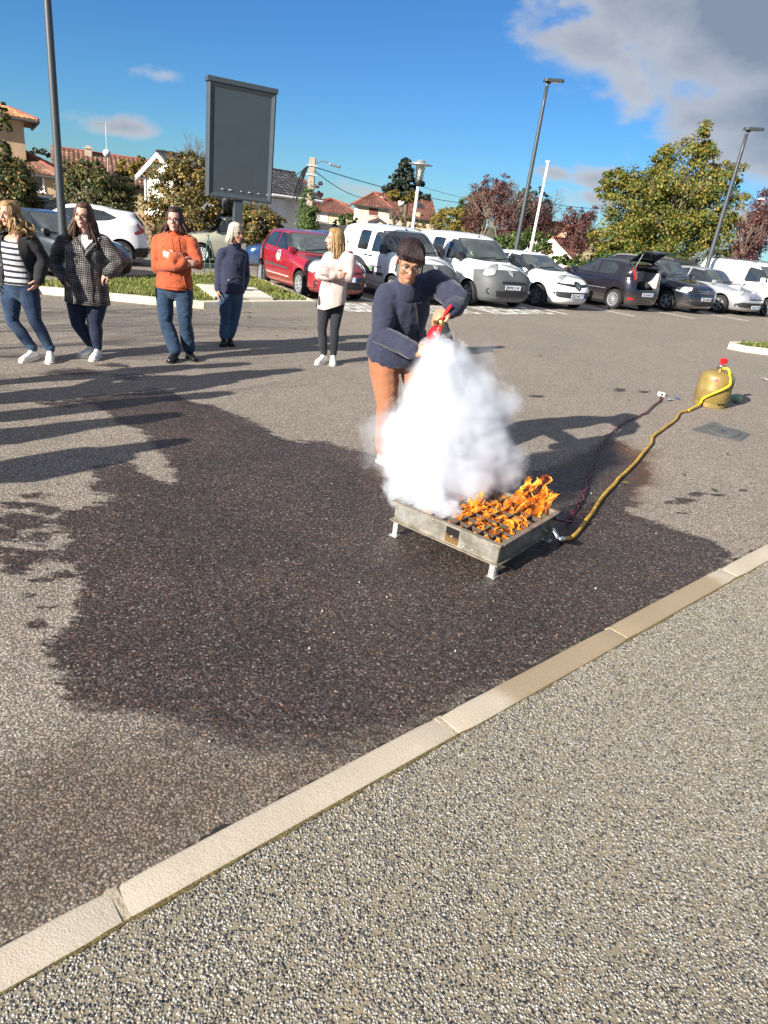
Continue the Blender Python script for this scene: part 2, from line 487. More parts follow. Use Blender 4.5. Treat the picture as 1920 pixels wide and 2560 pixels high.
def make_asphalt():
 t = NT('asphalt'); p = t.pos()
 wetf = t.attr('wet'); rust = t.attr('rust'); soft = t.attr('soft')
 jag = t.math('ADD', t.math('MULTIPLY', t.math('SUBTRACT', t.noise(3.5, 5, 0.65, t.map(p, (1, 1.9, 1))), 0.5), 0.30), t.math('MULTIPLY', t.math('SUBTRACT', t.noise(42, 3, 0.6, p), 0.5), 0.10))
 jag = t.math('ADD', jag, t.math('MULTIPLY', t.math('SUBTRACT', t.noise(11, 4, 0.7, t.map(p, (0.5, 2.2, 1), (0, 0, 0.5))), 0.5), 0.22))
 wet = t.sstep(t.math('ADD', wetf, jag), t.math('MULTIPLY', soft, -1.0), soft)
 wv = t.N('ShaderNodeVectorMath', operation='SCALE'); t.l.new(t.noise(190, 3, .6, p, out=1), wv.inputs[0]); wv.inputs[3].default_value = .0085
 wa = t.N('ShaderNodeVectorMath', operation='ADD'); t.l.new(p, wa.inputs[0]); t.l.new(wv.outputs[0], wa.inputs[1]); pw = wa.outputs[0]
 vc = t.vor(118, pw, 'Color'); vd = t.vor(118, pw, 'Distance')
 vc2 = t.vor(310, p, 'Color'); vd2 = t.vor(310, p, 'Distance')
 s = t.N('ShaderNodeSeparateColor'); t.l.new(vc, s.inputs[0])
 g = t.ramp(s.outputs[0], [(0.0, (.19, .165, .137)), (0.30, (.32, .277, .232)), (0.72, (.44, .384, .323)), (0.92, (.56, .495, .42)), (1.0, (.72, .66, .585))])
 tint = t.ramp(s.outputs[1], [(0.0, (.92, .97, 1.06)), (0.6, (1.0, 1.0, 1.0)), (1.0, (1.14, .99, .88))])
 dry = t.mix(1.0, g, tint, 'MULTIPLY')
 big = t.noise(0.55, 6, 0.6, p)
 dry = t.mix(1.0, dry, t.ramp(big, [(0.3, (.90, .90, .90)), (0.7, (1.09, 1.08, 1.06))]), 'MULTIPLY')
 patch = t.noise(5, 5, 0.7, t.map(p, (1, 2.5, 1)))
 dry = t.mix(1.0, dry, t.ramp(patch, [(0.25, (.88, .88, .88)), (0.5, (1, 1, 1))]), 'MULTIPLY')
 gap = t.sstep(vd, 0.30, 0.66)
 dry = t.mix(t.math('MULTIPLY', gap, 0.78), dry, (.085, .071, .060))
 wc = t.ramp(s.outputs[0], [(0.0, (.017, .014, .012)), (0.5, (.045, .037, .032)), (0.86, (.086, .070, .060)), (0.96, (.13, .112, .10)), (1.0, (.26, .24, .22))])
 wt = t.ramp(s.outputs[1], [(0.0, (.88, .95, 1.15)), (0.7, (1.0, .98, .98)), (0.93, (1.35, 1.0, .82)), (1.0, (1.6, 1.0, .7))])
 wc = t.mix(1.0, wc, wt, 'MULTIPLY')
 wc = t.mix(1.0, wc, t.ramp(t.noise(1.3, 5, 0.6, p), [(0.3, (.78, .78, .82)), (0.7, (1.36, 1.27, 1.18))]), 'MULTIPLY')
 col = t.mix(wet, dry, wc)
 rn = t.math('MULTIPLY', t.sstep(t.math('ADD', rust, t.math('MULTIPLY', t.math('SUBTRACT', t.noise(3, 5, 0.65, t.map(p, (1, 2, 1))), 0.5), 1.0)), 0.2, 0.9), 0.8)
 col = t.mix(rn, col, (.105, .052, .026))
 dp = t.attr('damp'); dpn = t.sstep(t.math('ADD', dp, t.math('MULTIPLY', t.math('SUBTRACT', t.noise(4, 5, .65, p), .5), .7)), .1, .95)
 col = t.mix(t.math('MULTIPLY', dpn, 0.85), col, t.mix(1.0, col, (.50, .455, .43), 'MULTIPLY'))
 spots = t.sstep(t.noise(2.2, 6, 0.72, t.map(p, (0.7, 2.2, 1), (0, 0, 0.4), (3, 1, 0))), 0.69, 0.74)
 col = t.mix(t.math('MULTIPLY', spots, 0.6), col, (.035, .031, .029))
 rough = t.fmix(wet, 0.92, t.ramp(t.noise(30, 3, 0.6, p), [(0.3, (.34, .34, .34)), (0.7, (.6, .6, .6))]))
 h = t.math('ADD', t.math('MULTIPLY', t.math('SUBTRACT', 1.0, vd), 1.0), t.math('MULTIPLY', t.math('SUBTRACT', 1.0, vd2), 0.35))
 h = t.math('ADD', h, t.math('MULTIPLY', s.outputs[2], 0.6))
 n = t.bump(h, 0.8, 0.0035)
 q = t.bsdf(col, rough, 0, n)
 q.inputs['Specular IOR Level'].default_value = 0.3
 return t.m

def make_sidewalk():
 t = NT('exposed_aggregate_concrete'); p = t.pos()
 vd = t.vor(120, p, 'Distance'); vc = t.vor(120, p, 'Color')
 s = t.N('ShaderNodeSeparateColor'); t.l.new(vc, s.inputs[0])
 st = t.ramp(s.outputs[0], [(0.0, (.03, .032, .036)), (0.22, (.06, .06, .062)), (0.3, (.17, .165, .15)), (0.55, (.33, .31, .27)), (0.8, (.45, .44, .42)), (1.0, (.62, .61, .58))])
 sand = t.mix(t.noise(60, 4, 0.7, p), (.185, .155, .105), (.295, .255, .18))
 sand = t.mix(1.0, sand, t.ramp(t.noise(1.4, 5, 0.6, p), [(0.3, (.86, .86, .86)), (0.7, (1.1, 1.08, 1.05))]), 'MULTIPLY')
 stone = t.math('SUBTRACT', 1.0, t.sstep(vd, 0.38, 0.52))
 stone = t.math('MULTIPLY', stone, t.sstep(s.outputs[2], 0.2, 0.3))
 col = t.mix(stone, sand, st)
 moss = t.sstep(t.noise(0.9, 7, 0.75, p), 0.58, 0.72)
 col = t.mix(t.math('MULTIPLY', moss, 0.25), col, (.17, .15, .05))
 h = t.math('ADD', t.math('MULTIPLY', stone, t.math('SUBTRACT', 1.0, vd)), t.math('MULTIPLY', t.noise(300, 2, .5, p), 0.2))
 t.bsdf(col, 0.8, 0, t.bump(h, 0.8, 0.005)); return t.m

def make_pebble():
 t = NT('pebble'); r = t.rnd()
 col = t.ramp(r, [(0.0, (.028, .03, .035)), (0.2, (.05, .05, .055)), (0.26, (.13, .13, .125)), (0.42, (.20, .19, .17)), (0.58, (.30, .26, .20)), (0.72, (.31, .295, .265)), (0.9, (.39, .38, .35)), (1.0, (.32, .235, .14))])
 col = t.mix(1.0, col, t.ramp(t.noise(220, 3, 0.6, t.co()), [(0.3, (.82, .82, .82)), (0.7, (1.12, 1.12, 1.12))]), 'MULTIPLY')
 t.bsdf(col, 0.55); return t.m

def make_curb(name='curb_concrete', base=(.485, .425, .34)):
 t = NT(name); p = t.pos()
 f = t.noise(160, 5, 0.7, p); g = t.noise(2.0, 5, 0.6, p)
 c = t.ramp(f, [(0.25, tuple(v * .72 for v in base)), (0.45, base), (0.75, tuple(min(.8, v * 1.13) for v in base))])
 c = t.mix(1.0, c, t.ramp(g, [(0.3, (.86, .84, .80)), (0.7, (1.06, 1.06, 1.07))]), 'MULTIPLY')
 pits = t.sstep(t.vor(46, p, 'Distance'), 0.10, 0.03)
 c = t.mix(t.math('MULTIPLY', pits, 0.6), c, (.16, .13, .10))
 damp = t.attr('damp')
 dm = t.sstep(t.math('ADD', damp, t.math('MULTIPLY', t.math('SUBTRACT', t.noise(7, 5, .65, p), 0.5), 0.5)), 0.25, 0.6)
 c = t.mix(t.math('MULTIPLY', dm, 0.72), c, t.mix(f, (.20, .135, .065), (.31, .225, .125)))
 h = t.math('SUBTRACT', t.math('ADD', f, t.math('MULTIPLY', t.noise(40, 3, .6, p), 0.5)), t.math('MULTIPLY', pits, 1.2))
 t.bsdf(c, 0.85, 0, t.bump(h, 0.5, 0.004)); return t.m

def make_paint(name, color, rough=0.28, metal=0.0, coat=0.6, dirt=0.06):
 t = NT(name); c = t.co()
 f = t.noise(3, 6, 0.7, c); z = t.N('ShaderNodeSeparateXYZ'); t.l.new(c, z.inputs[0])
 low = t.sstep(z.outputs[2], 0.62, 0.2)
 d = t.math('MULTIPLY', t.math('ADD', t.math('MULTIPLY', f, 0.8), 0.35), t.math('ADD', t.math('MULTIPLY', low, 0.35), dirt))
 col = t.mix(d, color, (.22, .19, .155))
 q = t.bsdf(col, t.fmix(f, rough * 0.85, rough * 1.2), metal)
 q.inputs['Coat Weight'].default_value = coat; q.inputs['Coat Roughness'].default_value = 0.06
 return t.m

def make_leaf(name, stops, trans=0.35, rough=0.55):
 t = NT(name); r = t.rnd()
 col = t.ramp(r, stops)
 n = t.noise(1.3, 3, 0.6, t.co())
 col = t.mix(1.0, col, t.ramp(n, [(0.3, (.72, .74, .72)), (0.7, (1.2, 1.15, 1.05))]), 'MULTIPLY')
 d = t.N('ShaderNodeBsdfPrincipled', {'Base Color': col, 'Roughness': rough})
 tr = t.N('ShaderNodeBsdfTranslucent', {'Color': col})
 mx = t.N('ShaderNodeMixShader', {0: trans}); t.l.new(d.outputs[0], mx.inputs[1]); t.l.new(tr.outputs[0], mx.inputs[2])
 t.l.new(mx.outputs[0], t.out.inputs[0]); return t.m

def make_bark(name, color):
 t = NT(name); c = t.co()
 f = t.noise(9, 6, 0.7, t.map(c, (4, 4, 0.7)))
 t.bsdf(t.ramp(f, [(0.3, tuple(v * .5 for v in color)), (0.7, tuple(v * 1.2 for v in color))]), 0.9, 0, t.bump(f, 0.7, 0.03)); return t.m

def make_render_wall(name, color, var=0.1):
 t = NT(name); p = t.pos()
 f = t.noise(0.5, 6, 0.65, p); g = t.noise(25, 4, 0.7, p)
 streak = t.noise(1.6, 5, 0.7, t.map(p, (1.5, 1.5, 0.12)))
 c = t.ramp(f, [(0.3, tuple(v * (1 - var) for v in color)), (0.7, tuple(min(.85, v * (1 + var)) for v in color))])
 c = t.mix(1.0, c, t.ramp(streak, [(0.3, (.84, .83, .82)), (0.6, (1.03, 1.03, 1.03))]), 'MULTIPLY')
 t.bsdf(c, 0.9, 0, t.bump(g, 0.35, 0.02)); return t.m

def make_tile(name, stops):
 t = NT(name); r = t.rnd(); p = t.pos()
 c = t.ramp(r, stops)
 c = t.mix(1.0, c, t.ramp(t.noise(1.7, 6, 0.7, p), [(0.3, (.7, .68, .66)), (0.7, (1.15, 1.13, 1.1))]), 'MULTIPLY')
 t.bsdf(c, 0.8, 0, t.bump(t.noise(30, 3, .6, p), 0.3, 0.01)); return t.m

M = {}
M['asphalt'] = make_asphalt()
M['sidewalk'] = make_sidewalk()
M['pebble'] = make_pebble()
M['curb'] = make_curb()
M['curb_white'] = make_curb('island_curb_concrete', (.58, .53, .42))
M['slab'] = make_curb('slab_concrete', (.60, .57, .49))
M['gap_shade_paint'] = plain('gap_shade_paint', (.022, .019, .017), .95, var=.5, scale=120, bump=.6); M['moss'] = plain('moss_and_dirt', (.13, .10, .035), .95, var=.6, scale=90, bump=.6)  # the near-black one paints the shade of the kerb gap
M['mortar'] = plain('mortar', (.40, .33, .24), 0.9, var=.25, scale=80, bump=.5)
def _line():
 t = NT('road_paint'); p = t.pos(); f = t.noise(26, 5, 0.75, p); w = t.sstep(f, 0.30, 0.42)
 t.bsdf(t.mix(w, (.20, .185, .165), (.74, .73, .70)), 0.75); return t.m
M['line'] = _line()
def _terrain():
 t = NT('terrain_grass'); p = t.pos(); f = t.noise(0.4, 8, 0.7, p)
 t.bsdf(t.ramp(f, [(0.3, (.045, .06, .02)), (0.6, (.08, .085, .03)), (0.8, (.12, .10, .05))]), 0.95); return t.m
M['terrain'] = _terrain()
def _soil():
 t = NT('island_turf'); p = t.pos(); f = t.noise(6, 7, 0.7, p)
 t.bsdf(t.ramp(f, [(0.3, (.055, .085, .02)), (0.55, (.10, .125, .03)), (0.75, (.16, .13, .06))]), 0.95, 0, t.bump(f, .6, .03)); return t.m
M['turf'] = _soil()
M['grass'] = make_leaf('grass_blade', [(0.0, (.11, .16, .03)), (0.45, (.21, .27, .06)), (0.8, (.30, .31, .10)), (1.0, (.42, .33, .16))], 0.4)
M['dark_pole'] = plain('lamp_post_paint', (.055, .062, .068), 0.45, 0.2, var=.1)
M['panel_grey'] = plain('sign_panel_grey', (.062, .078, .09), 0.5, 0.1, var=.06, scale=3)
M['panel_frame'] = plain('sign_frame_grey', (.055, .07, .082), 0.42, 0.15, var=.06, scale=5)
M['white_paint'] = plain('white_paint', (.74, .74, .71), 0.45)
M['galv'] = plain('galvanised_steel', (.45, .46, .46), 0.45, 0.7, var=.25, scale=12)
M['rubber'] = plain('tyre_rubber', (.016, .016, .017), 0.85, var=.3, scale=8)
M['black_plastic'] = plain('black_plastic', (.018, .018, .02), 0.5)
M['grey_plastic'] = plain('grey_bumper_plastic', (.080, .084, .088), 0.6, var=.1, scale=6)
M['dark_grey_plastic'] = plain('dark_grey_plastic', (.05, .052, .056), 0.55)
M['chrome'] = plain('chrome', (.75, .76, .78), 0.14, 1.0, var=.02)
M['alloy'] = plain('wheel_alloy', (.40, .41, .43), 0.34, 0.5, var=.08)
M['dark_alloy'] = plain('dark_alloy', (.24, .25, .26), 0.35, 0.7)
M['plate_white'] = plain('number_plate_white', (.72, .73, .74), 0.4, var=.02)
M['plate_blue'] = plain('number_plate_blue', (.02, .09, .42), 0.4)
M['ink'] = plain('black_lettering', (.015, .015, .018), 0.5)
M['white_ink'] = plain('white_lettering', (.78, .76, .74), 0.5)
M['red_lens'] = plain('red_lens', (.42, .012, .012), 0.15, **{'Coat_Weight': 0.8})
M['mirror_glass'] = plain('mirror_glass', (.6, .65, .7), 0.05, 1.0)
def _glass(name, c, rough=0.04):
 t = NT(name); f = t.noise(2.0, 3, 0.5, t.co())
 q = t.bsdf(t.ramp(f, [(0.35, tuple(v * .6 for v in c)), (0.65, tuple(v * 1.5 for v in c))]), rough, 0)
 q.inputs['IOR'].default_value = 2.1
 return t.m
M['glass'] = _glass('tinted_car_glass', (.016, .021, .026))
M['screen'] = _glass('windscreen_glass', (.050, .062, .060))
M['house_glass'] = _glass('house_window_glass', (.03, .035, .04))
def _lens():
 t = NT('headlight_lens'); c = t.co(); f = t.noise(9, 3, 0.6, c)
 q = t.bsdf(t.ramp(f, [(0.3, (.20, .21, .22)), (0.5, (.52, .53, .52)), (0.7, (.68, .68, .66))]), 0.10, 0.3); q.inputs['Coat Weight'].default_value = 1.0; return t.m
M['lens'] = _lens()
M['skin'] = None
# ------------------------------------------------------------------ ground
ROW = Vector((math.cos(rad(34)), math.sin(rad(34)), 0))           # along the row of parked cars
HEAD = Vector((math.sin(rad(33)), -math.cos(rad(33)), 0))         # the way the cars face
KERB_H = 0.09

WET = [(233,987),(325,981),(390,970),(434,981),(488,1003),(542,1019),(597,1038),(662,1068),(716,1101),(760,1106),(808,1103),(846,1114),(900,1130),(960,1152),
 (1060,1190),(1150,1215),(1248,1217),(1347,1183),(1416,1158),(1476,1124),(1520,1099),(1560,1104),(1572,1128),(1599,1143),(1614,1163),(1624,1198),(1596,1222),(1589,1257),(1575,1282),
 (1619,1297),(1668,1316),(1743,1341),(1792,1366),(1850,1392),(1760,1460),(1560,1560),(1330,1690),(1100,1800),(972,1850),(820,1885),(694,1880),(579,1858),(450,1835),(382,1810),(266,1775),(174,1718),(104,1643),(139,1585),
 (179,1545),(201,1480),(190,1426),(146,1388),(163,1339),(136,1301),(146,1274),(217,1269),(277,1258),(282,1242),(233,1225),(217,1209),(239,1198),(212,1166),(250,1158),(304,1158),(353,1177),(391,1196),(423,1212),(450,1204),
 (434,1171),(401,1139),(380,1106),(347,1074),(304,1057),(270,1040),(250,1022),(236,1008)]
RUST = [(1330,1190),(1476,1118),(1545,1095),(1600,1120),(1680,1120),(1640,1150),(1660,1190),(1650,1215),(1610,1240),(1615,1270),(1585,1290),(1560,1290),(1565,1180),(1540,1130),(1470,1150),(1350,1205)]
SPOTS = [(55,1262,60,10),(75,1240,50,8),(40,1300,70,22),(120,1278,40,14),(20,1340,50,20),(95,1345,60,16),(60,1310,90,12),(30,1425,45,16),(100,1385,45,14),(55,1400,70,10),(100,1452,32,9),(74,1487,22,8),(112,1518,24,7),(98,1557,32,17),
  (160,1440,30,10),(190,1300,40,14),(20,1375,60,10),(1708,1252,26,9),(1745,1234,18,5),(1795,1238,20,4),(1668,1254,8,3),(1855,1226,10,3),(1700,1284,28,3),(1550,975,16,4),(1610,980,12,3),(1335,1182,12,4),(1340,990,20,4),
  (290,913,40,6),(180,930,60,8),(330,940,40,8),(250,1000,60,10),(160,1010,50,8),(1480,1234,20,5),(1520,1236,22,4),(1490,1217,26,4)]
def lerp_axis(lo, f0, f1, hi, step, coarse):
 a = list(np.arange(lo, f0, coarse)); b = list(np.arange(f0, f1, step)); c = list(np.arange(f1, hi + coarse, coarse)); return np.array(a + b + c)
def build_asphalt():
 xs = lerp_axis(-45, -4.6, 3.6, 45, 0.045, 1.5); ys = lerp_axis(-10, 0.7, 9.2, 70, 0.045, 1.5)
 X, Y = np.meshgrid(xs, ys); x = X.ravel(); y = Y.ravel(); z = gz(x, y)
 def sdf(pix):
  P = np.array([G(*p)[:2] for p in pix]); d = np.full(len(x), 1e9); ins = np.zeros(len(x), bool)
  for i in range(len(P)):
   a = P[i]; b = P[(i + 1) % len(P)]; ab = b - a
   t = np.clip(((x - a[0]) * ab[0] + (y - a[1]) * ab[1]) / (ab @ ab + 1e-9), 0, 1)
   d = np.minimum(d, np.hypot(x - a[0] - t * ab[0], y - a[1] - t * ab[1]))
   ins ^= ((a[1] > y) != (b[1] > y)) & (x < (b[0] - a[0]) * (y - a[1]) / (b[1] - a[1] + 1e-12) + a[0])
  return np.where(ins, d, -d)
 wet = sdf(WET)
 for (u, v, ru, rv) in SPOTS:
  c = G(u, v); ex = (G(u + ru, v) - c); ey = (G(u, v + rv) - c)
  A = np.array([[ex.x, ey.x], [ex.y, ey.y]]); Ai = np.linalg.inv(A)
  q = np.hypot(Ai[0, 0] * (x - c.x) + Ai[0, 1] * (y - c.y), Ai[1, 0] * (x - c.x) + Ai[1, 1] * (y - c.y))
  wet = np.maximum(wet, np.clip((1 - q), -4, 1) * 0.10)
 rust = np.clip(sdf(RUST) / 0.35 + 0.35, -1, 1)
 wet = np.clip(wet, -1.5, 1.0)
 lowedge = np.clip((2.2 - (y * 0.9 - x * 0.35)) / 0.8, 0, 1)          # the drying edge towards the kerb is blurred
 soft = 0.025 + 0.22 * lowedge
 damp = np.clip(sdf([(-300, 2000), (60, 1890), (200, 1800), (600, 1870), (1000, 1840), (1250, 1720), (1300, 1720), (900, 1960), (300, 2260), (0, 2420), (-300, 2560)]) / .45 + .5, 0, 1)
 nx, ny = len(xs), len(ys); idx = np.arange(nx * ny).reshape(ny, nx)
 f = np.stack([idx[:-1, :-1], idx[:-1, 1:], idx[1:, 1:], idx[1:, :-1]], -1).reshape(-1, 4)
 o = np_mesh('asphalt_ground', np.stack([x, y, z], 1), f, M['asphalt'], attr={'wet': wet, 'rust': rust, 'soft': soft, 'damp': damp})
 tag(o, kind='structure')
build_asphalt()
def build_terrain():
 xs = np.array([-1500, -400, -150, -80, -50, -30, 0, 30, 50, 80, 150, 400, 1500.0]); ys = np.array([-1500, -300, -60, -15, 0, 30, 60, 75, 110, 180, 400, 900, 1500.0])
 X, Y = np.meshgrid(xs, ys); x = X.ravel(); y = Y.ravel(); z = gz(x, y) - 0.06
 nx, ny = len(xs), len(ys); idx = np.arange(nx * ny).reshape(ny, nx)
 f = np.stack([idx[:-1, :-1], idx[:-1, 1:], idx[1:, 1:], idx[1:, :-1]], -1).reshape(-1, 4)
 tag(np_mesh('terrain', np.stack([x, y, z], 1), f, M['terrain']), kind='structure')
build_terrain()

# ------------------------------------------------------------------ kerb and pavement in front
KA = G(0, 2360, KERB_H); KB = G(1920, 1355, KERB_H)
KD = (KB - KA); KD.z = 0; KD.normalize(); KN = Vector((KD.y, -KD.x, 0))            # KN points to the pavement
def kpar(p): return (p - KA).dot(KD)
K_W = sum(((G(*p, KERB_H) - KA).dot(KN)) for p in [(0, 2480), (310, 2312), (1135, 1830), (1560, 1585), (1920, 1415)]) / 5
def stone(name, p0, d, nrm, L, W, Hh, mat, parent, gap=0.012, damp=None, nseg=14, chip=0.0, rng=random):
 """one kerb stone: rounded long edges, slightly uneven, its top follows the ground"""
 prof = [(0, -0.12), (0.0, Hh - 0.014), (0.005, Hh - 0.004), (0.016, Hh), (W * 0.5, Hh + 0.001), (W - 0.008, Hh), (W, Hh - 0.006), (W, -0.12)]
 vs = []; fs = []; dv = []
 m = len(prof)
 off = rng.uniform(-0.004, 0.004); dz = rng.uniform(-0.002, 0.003)
 for i in range(nseg + 1):
  s = gap / 2 + (L - gap) * i / nseg; endc = 0.006 if i in (0, nseg) else 0.0
  for (a, h) in prof:
   jit = rng.uniform(-chip, chip) if 0.0 < a < W else 0
   q = p0 + d * s + nrm * (a + off)
   z = gz(q.x, q.y) + h + (dz if h > 0 else 0) - (endc if h > 0.02 else 0) + jit
   vs.append((q.x, q.y, z)); dv.append(0.0 if damp is None else damp(q))
  if i:
   for k in range(m - 1):
    a0 = (i - 1) * m + k; fs.append((a0, a0 + 1, a0 + m + 1, a0 + m))
 fs.append(tuple(range(m - 1, -1, -1))); fs.append(tuple(nseg * m + k for k in range(m)))
 me = bpy.data.meshes.new(name); me.from_pydata(vs, [], fs)
 bm = bmesh.new(); bm.from_mesh(me); bmesh.ops.recalc_face_normals(bm, faces=bm.faces[:]); bm.to_mesh(me); bm.free()
 a = me.attributes.new('damp', 'FLOAT', 'POINT'); a.data.foreach_set('value', np.array(dv, dtype=np.float32))
 o = link_mesh(name, me, mat, parent)
 smooth_by_angle(o, 50); return o
def front_kerb():
 root = tag(empty('kerb'), kind='structure')
 joints = sorted(kpar(G(*p, KERB_H)) for p in [(278, 2225), (1095, 1790), (1515, 1565)])
 L = (joints[2] - joints[0]) / 2
 sd0, sd1 = kpar(G(1180, 1745, KERB_H)), kpar(G(1790, 1430, KERB_H))
 def damp(q):
  s = kpar(q); return min(s - sd0, sd1 - s) * 2.2 + 0.2
 edges = [joints[0] - 2 * L, joints[0] - L] + joints + [joints[2] + L * k for k in range(1, 7)]
 for i in range(len(edges) - 1):
  p0 = KA + KD * edges[i]; stone('kerb_stone', p0, KD, KN, edges[i + 1] - edges[i], K_W, KERB_H, M['curb'], root, 0.016, damp, chip=0.0006)
  mb = MB(); q = KA + KD * edges[i + 1] + KN * (K_W / 2); q.z = gz(q.x, q.y) + KERB_H / 2 - 0.006
  mb.box(q, (0.03, K_W - 0.006, KERB_H), Matrix.Rotation(math.atan2(KD.y, KD.x), 3, 'Z')); mb.build('mortar_joint', M['mortar'], root)
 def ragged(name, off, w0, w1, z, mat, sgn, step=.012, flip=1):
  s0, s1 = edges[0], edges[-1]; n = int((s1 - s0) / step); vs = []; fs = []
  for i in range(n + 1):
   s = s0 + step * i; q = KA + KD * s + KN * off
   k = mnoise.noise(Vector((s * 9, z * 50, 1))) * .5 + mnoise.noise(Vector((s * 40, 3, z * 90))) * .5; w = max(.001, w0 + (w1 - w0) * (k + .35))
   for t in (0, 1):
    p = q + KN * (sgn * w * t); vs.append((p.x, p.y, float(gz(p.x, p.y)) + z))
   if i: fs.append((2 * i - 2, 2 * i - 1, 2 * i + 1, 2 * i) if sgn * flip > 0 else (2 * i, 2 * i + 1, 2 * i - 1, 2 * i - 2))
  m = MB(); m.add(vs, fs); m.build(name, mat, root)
 ragged('painted_gap_shade', .0, .040, .085, .0045, M['gap_shade_paint'], -1)  # dark ragged strip painted in place of the shadowed gap beside the kerb
 ragged('moss_line', K_W - .004, .006, .022, KERB_H - .0035, M['moss'], 1)
 a = KA + KD * (edges[0]) + KN * (K_W + 0.003); b = KA + KD * edges[-1] + KN * (K_W + 0.003)
 nS, nT = 40, 24; vs = []; fs = []
 for i in range(nS + 1):
  for j in range(nT + 1):
   q = a.lerp(b, i / nS) + KN * (9.0 * (j / nT) ** 1.5); vs.append((q.x, q.y, gz(q.x, q.y) + KERB_H - 0.007))
 for i in range(nS):
  for j in range(nT):
   k = i * (nT + 1) + j; fs.append((k, k + nT + 1, k + nT + 2, k + 1))
 mb = MB(); mb.add(vs, fs); tag(mb.build('pavement', M['sidewalk']), kind='structure')
front_kerb()

def pebbles():
 """stones standing out of the washed concrete where the picture lets one tell them apart"""
 bm = bmesh.new(); bmesh.ops.create_icosphere(bm, subdivisions=1, radius=1.0)
 bv = np.array([v.co[:] for v in bm.verts]); bf = np.array([[v.index for v in f.verts] for f in bm.faces]); bm.free()
 n = 330000
 s = RNG.uniform(-0.9, 5.2, n); w = K_W + 0.006 + RNG.uniform(0, 1, n) * 3.4
 x = KA.x + KD.x * s + KN.x * w; y = KA.y + KD.y * s + KN.y * w
 c = CR.T @ np.stack([x, y, gz(x, y) + KERB_H - CAM_H]); u = 960 + F_PX * c[0] / c[2]; v = 1280 + F_PX * c[1] / c[2]
 ok = (c[2] > 0.3) & (u > -350) & (u < 2300) & (v > 0) & (v < 2900)
 dist = np.hypot(x, y)
 ok &= RNG.random(n) < np.clip(1.55 - 0.22 * dist, 0.25, 1.0)
 x, y = x[ok][:92000], y[ok][:92000]; n = len(x)
 r = RNG.uniform(0.0022, 0.0047, n) * np.where(RNG.random(n) < 0.12, 1.35, 1.0)
 sc = np.stack([r * RNG.uniform(0.8, 1.35, n), r * RNG.uniform(0.7, 1.0, n), r * RNG.uniform(0.26, 0.48, n)], 1)
 th = RNG.uniform(0, 2 * np.pi, n); tl = RNG.uniform(-0.5, 0.5, n)
 V = bv[None] * sc[:, None, :] * RNG.uniform(0.8, 1.15, (n, len(bv), 1))
 vx = V[..., 0] * np.cos(th)[:, None] - V[..., 1] * np.sin(th)[:, None]; vy = V[..., 0] * np.sin(th)[:, None] + V[..., 1] * np.cos(th)[:, None]
 vz = V[..., 2] + vx * np.sin(tl)[:, None] * 0.5
 P = np.stack([vx + x[:, None], vy + y[:, None], vz + (gz(x, y) + KERB_H - 0.007)[:, None] + 0.0006], -1).reshape(-1, 3)
 F = (bf[None] + (np.arange(n) * len(bv))[:, None, None]).reshape(-1, 3)
 tag(np_mesh('exposed_pebbles', P, F, M['pebble'], smooth=False), kind='stuff')
pebbles()

# ------------------------------------------------------------------ painted bay lines and lettering
LINE_ENDS = [(940, 754), (1232, 782), (1417, 786), (1586, 791), (1737, 797), (1872, 803)]
def flat_sheet(name, vs, fs, z, mat, kind=None, parent=None):
 mb = MB(); mb.add([(p[0], p[1], gz(p[0], p[1]) + z) for p in vs], fs); o = mb.build(name, mat, parent); return tag(o, kind=kind) if kind else o
lines_root = tag(empty('bay_markings'), kind='structure')
for (u, v) in LINE_ENDS:
 p = G(u, v); pts = [p - HEAD * (5.0 * k / 6) for k in range(7)]
 vs, fs = road_mesh(pts, 0.11); flat_sheet('bay_line', vs, fs, 0.004, M['line'], parent=lines_root)
def ground_text(s, u0, u1, v, height):
 a = G(u0, v); b = G(u1, v); c = (a + b) / 2; w = (b - a).length
 vs, fs = text_mesh(s, 1.0, 0.012); xs = [p[0] for p in vs]; sx = w / (max(xs) - min(xs))
 ys = [p[1] for p in vs]; sy = height / (max(ys) - min(ys)); d = (b - a).normalized(); nn = Vector((-HEAD.x, -HEAD.y, 0))
 P = []
 for p in vs:
  q = c + d * (p[0] * sx) + nn * (p[1] * sy); P.append((q.x, q.y))
 flat_sheet('bay_lettering', P, fs, 0.004, M['line'], parent=lines_root)
ground_text('RESERVE', 846, 948, 770, 1.25)
ground_text('RESERVE', 1206, 1352, 777, 1.25)
ground_text('RESERVE', 1040, 1170, 776, 1.25)

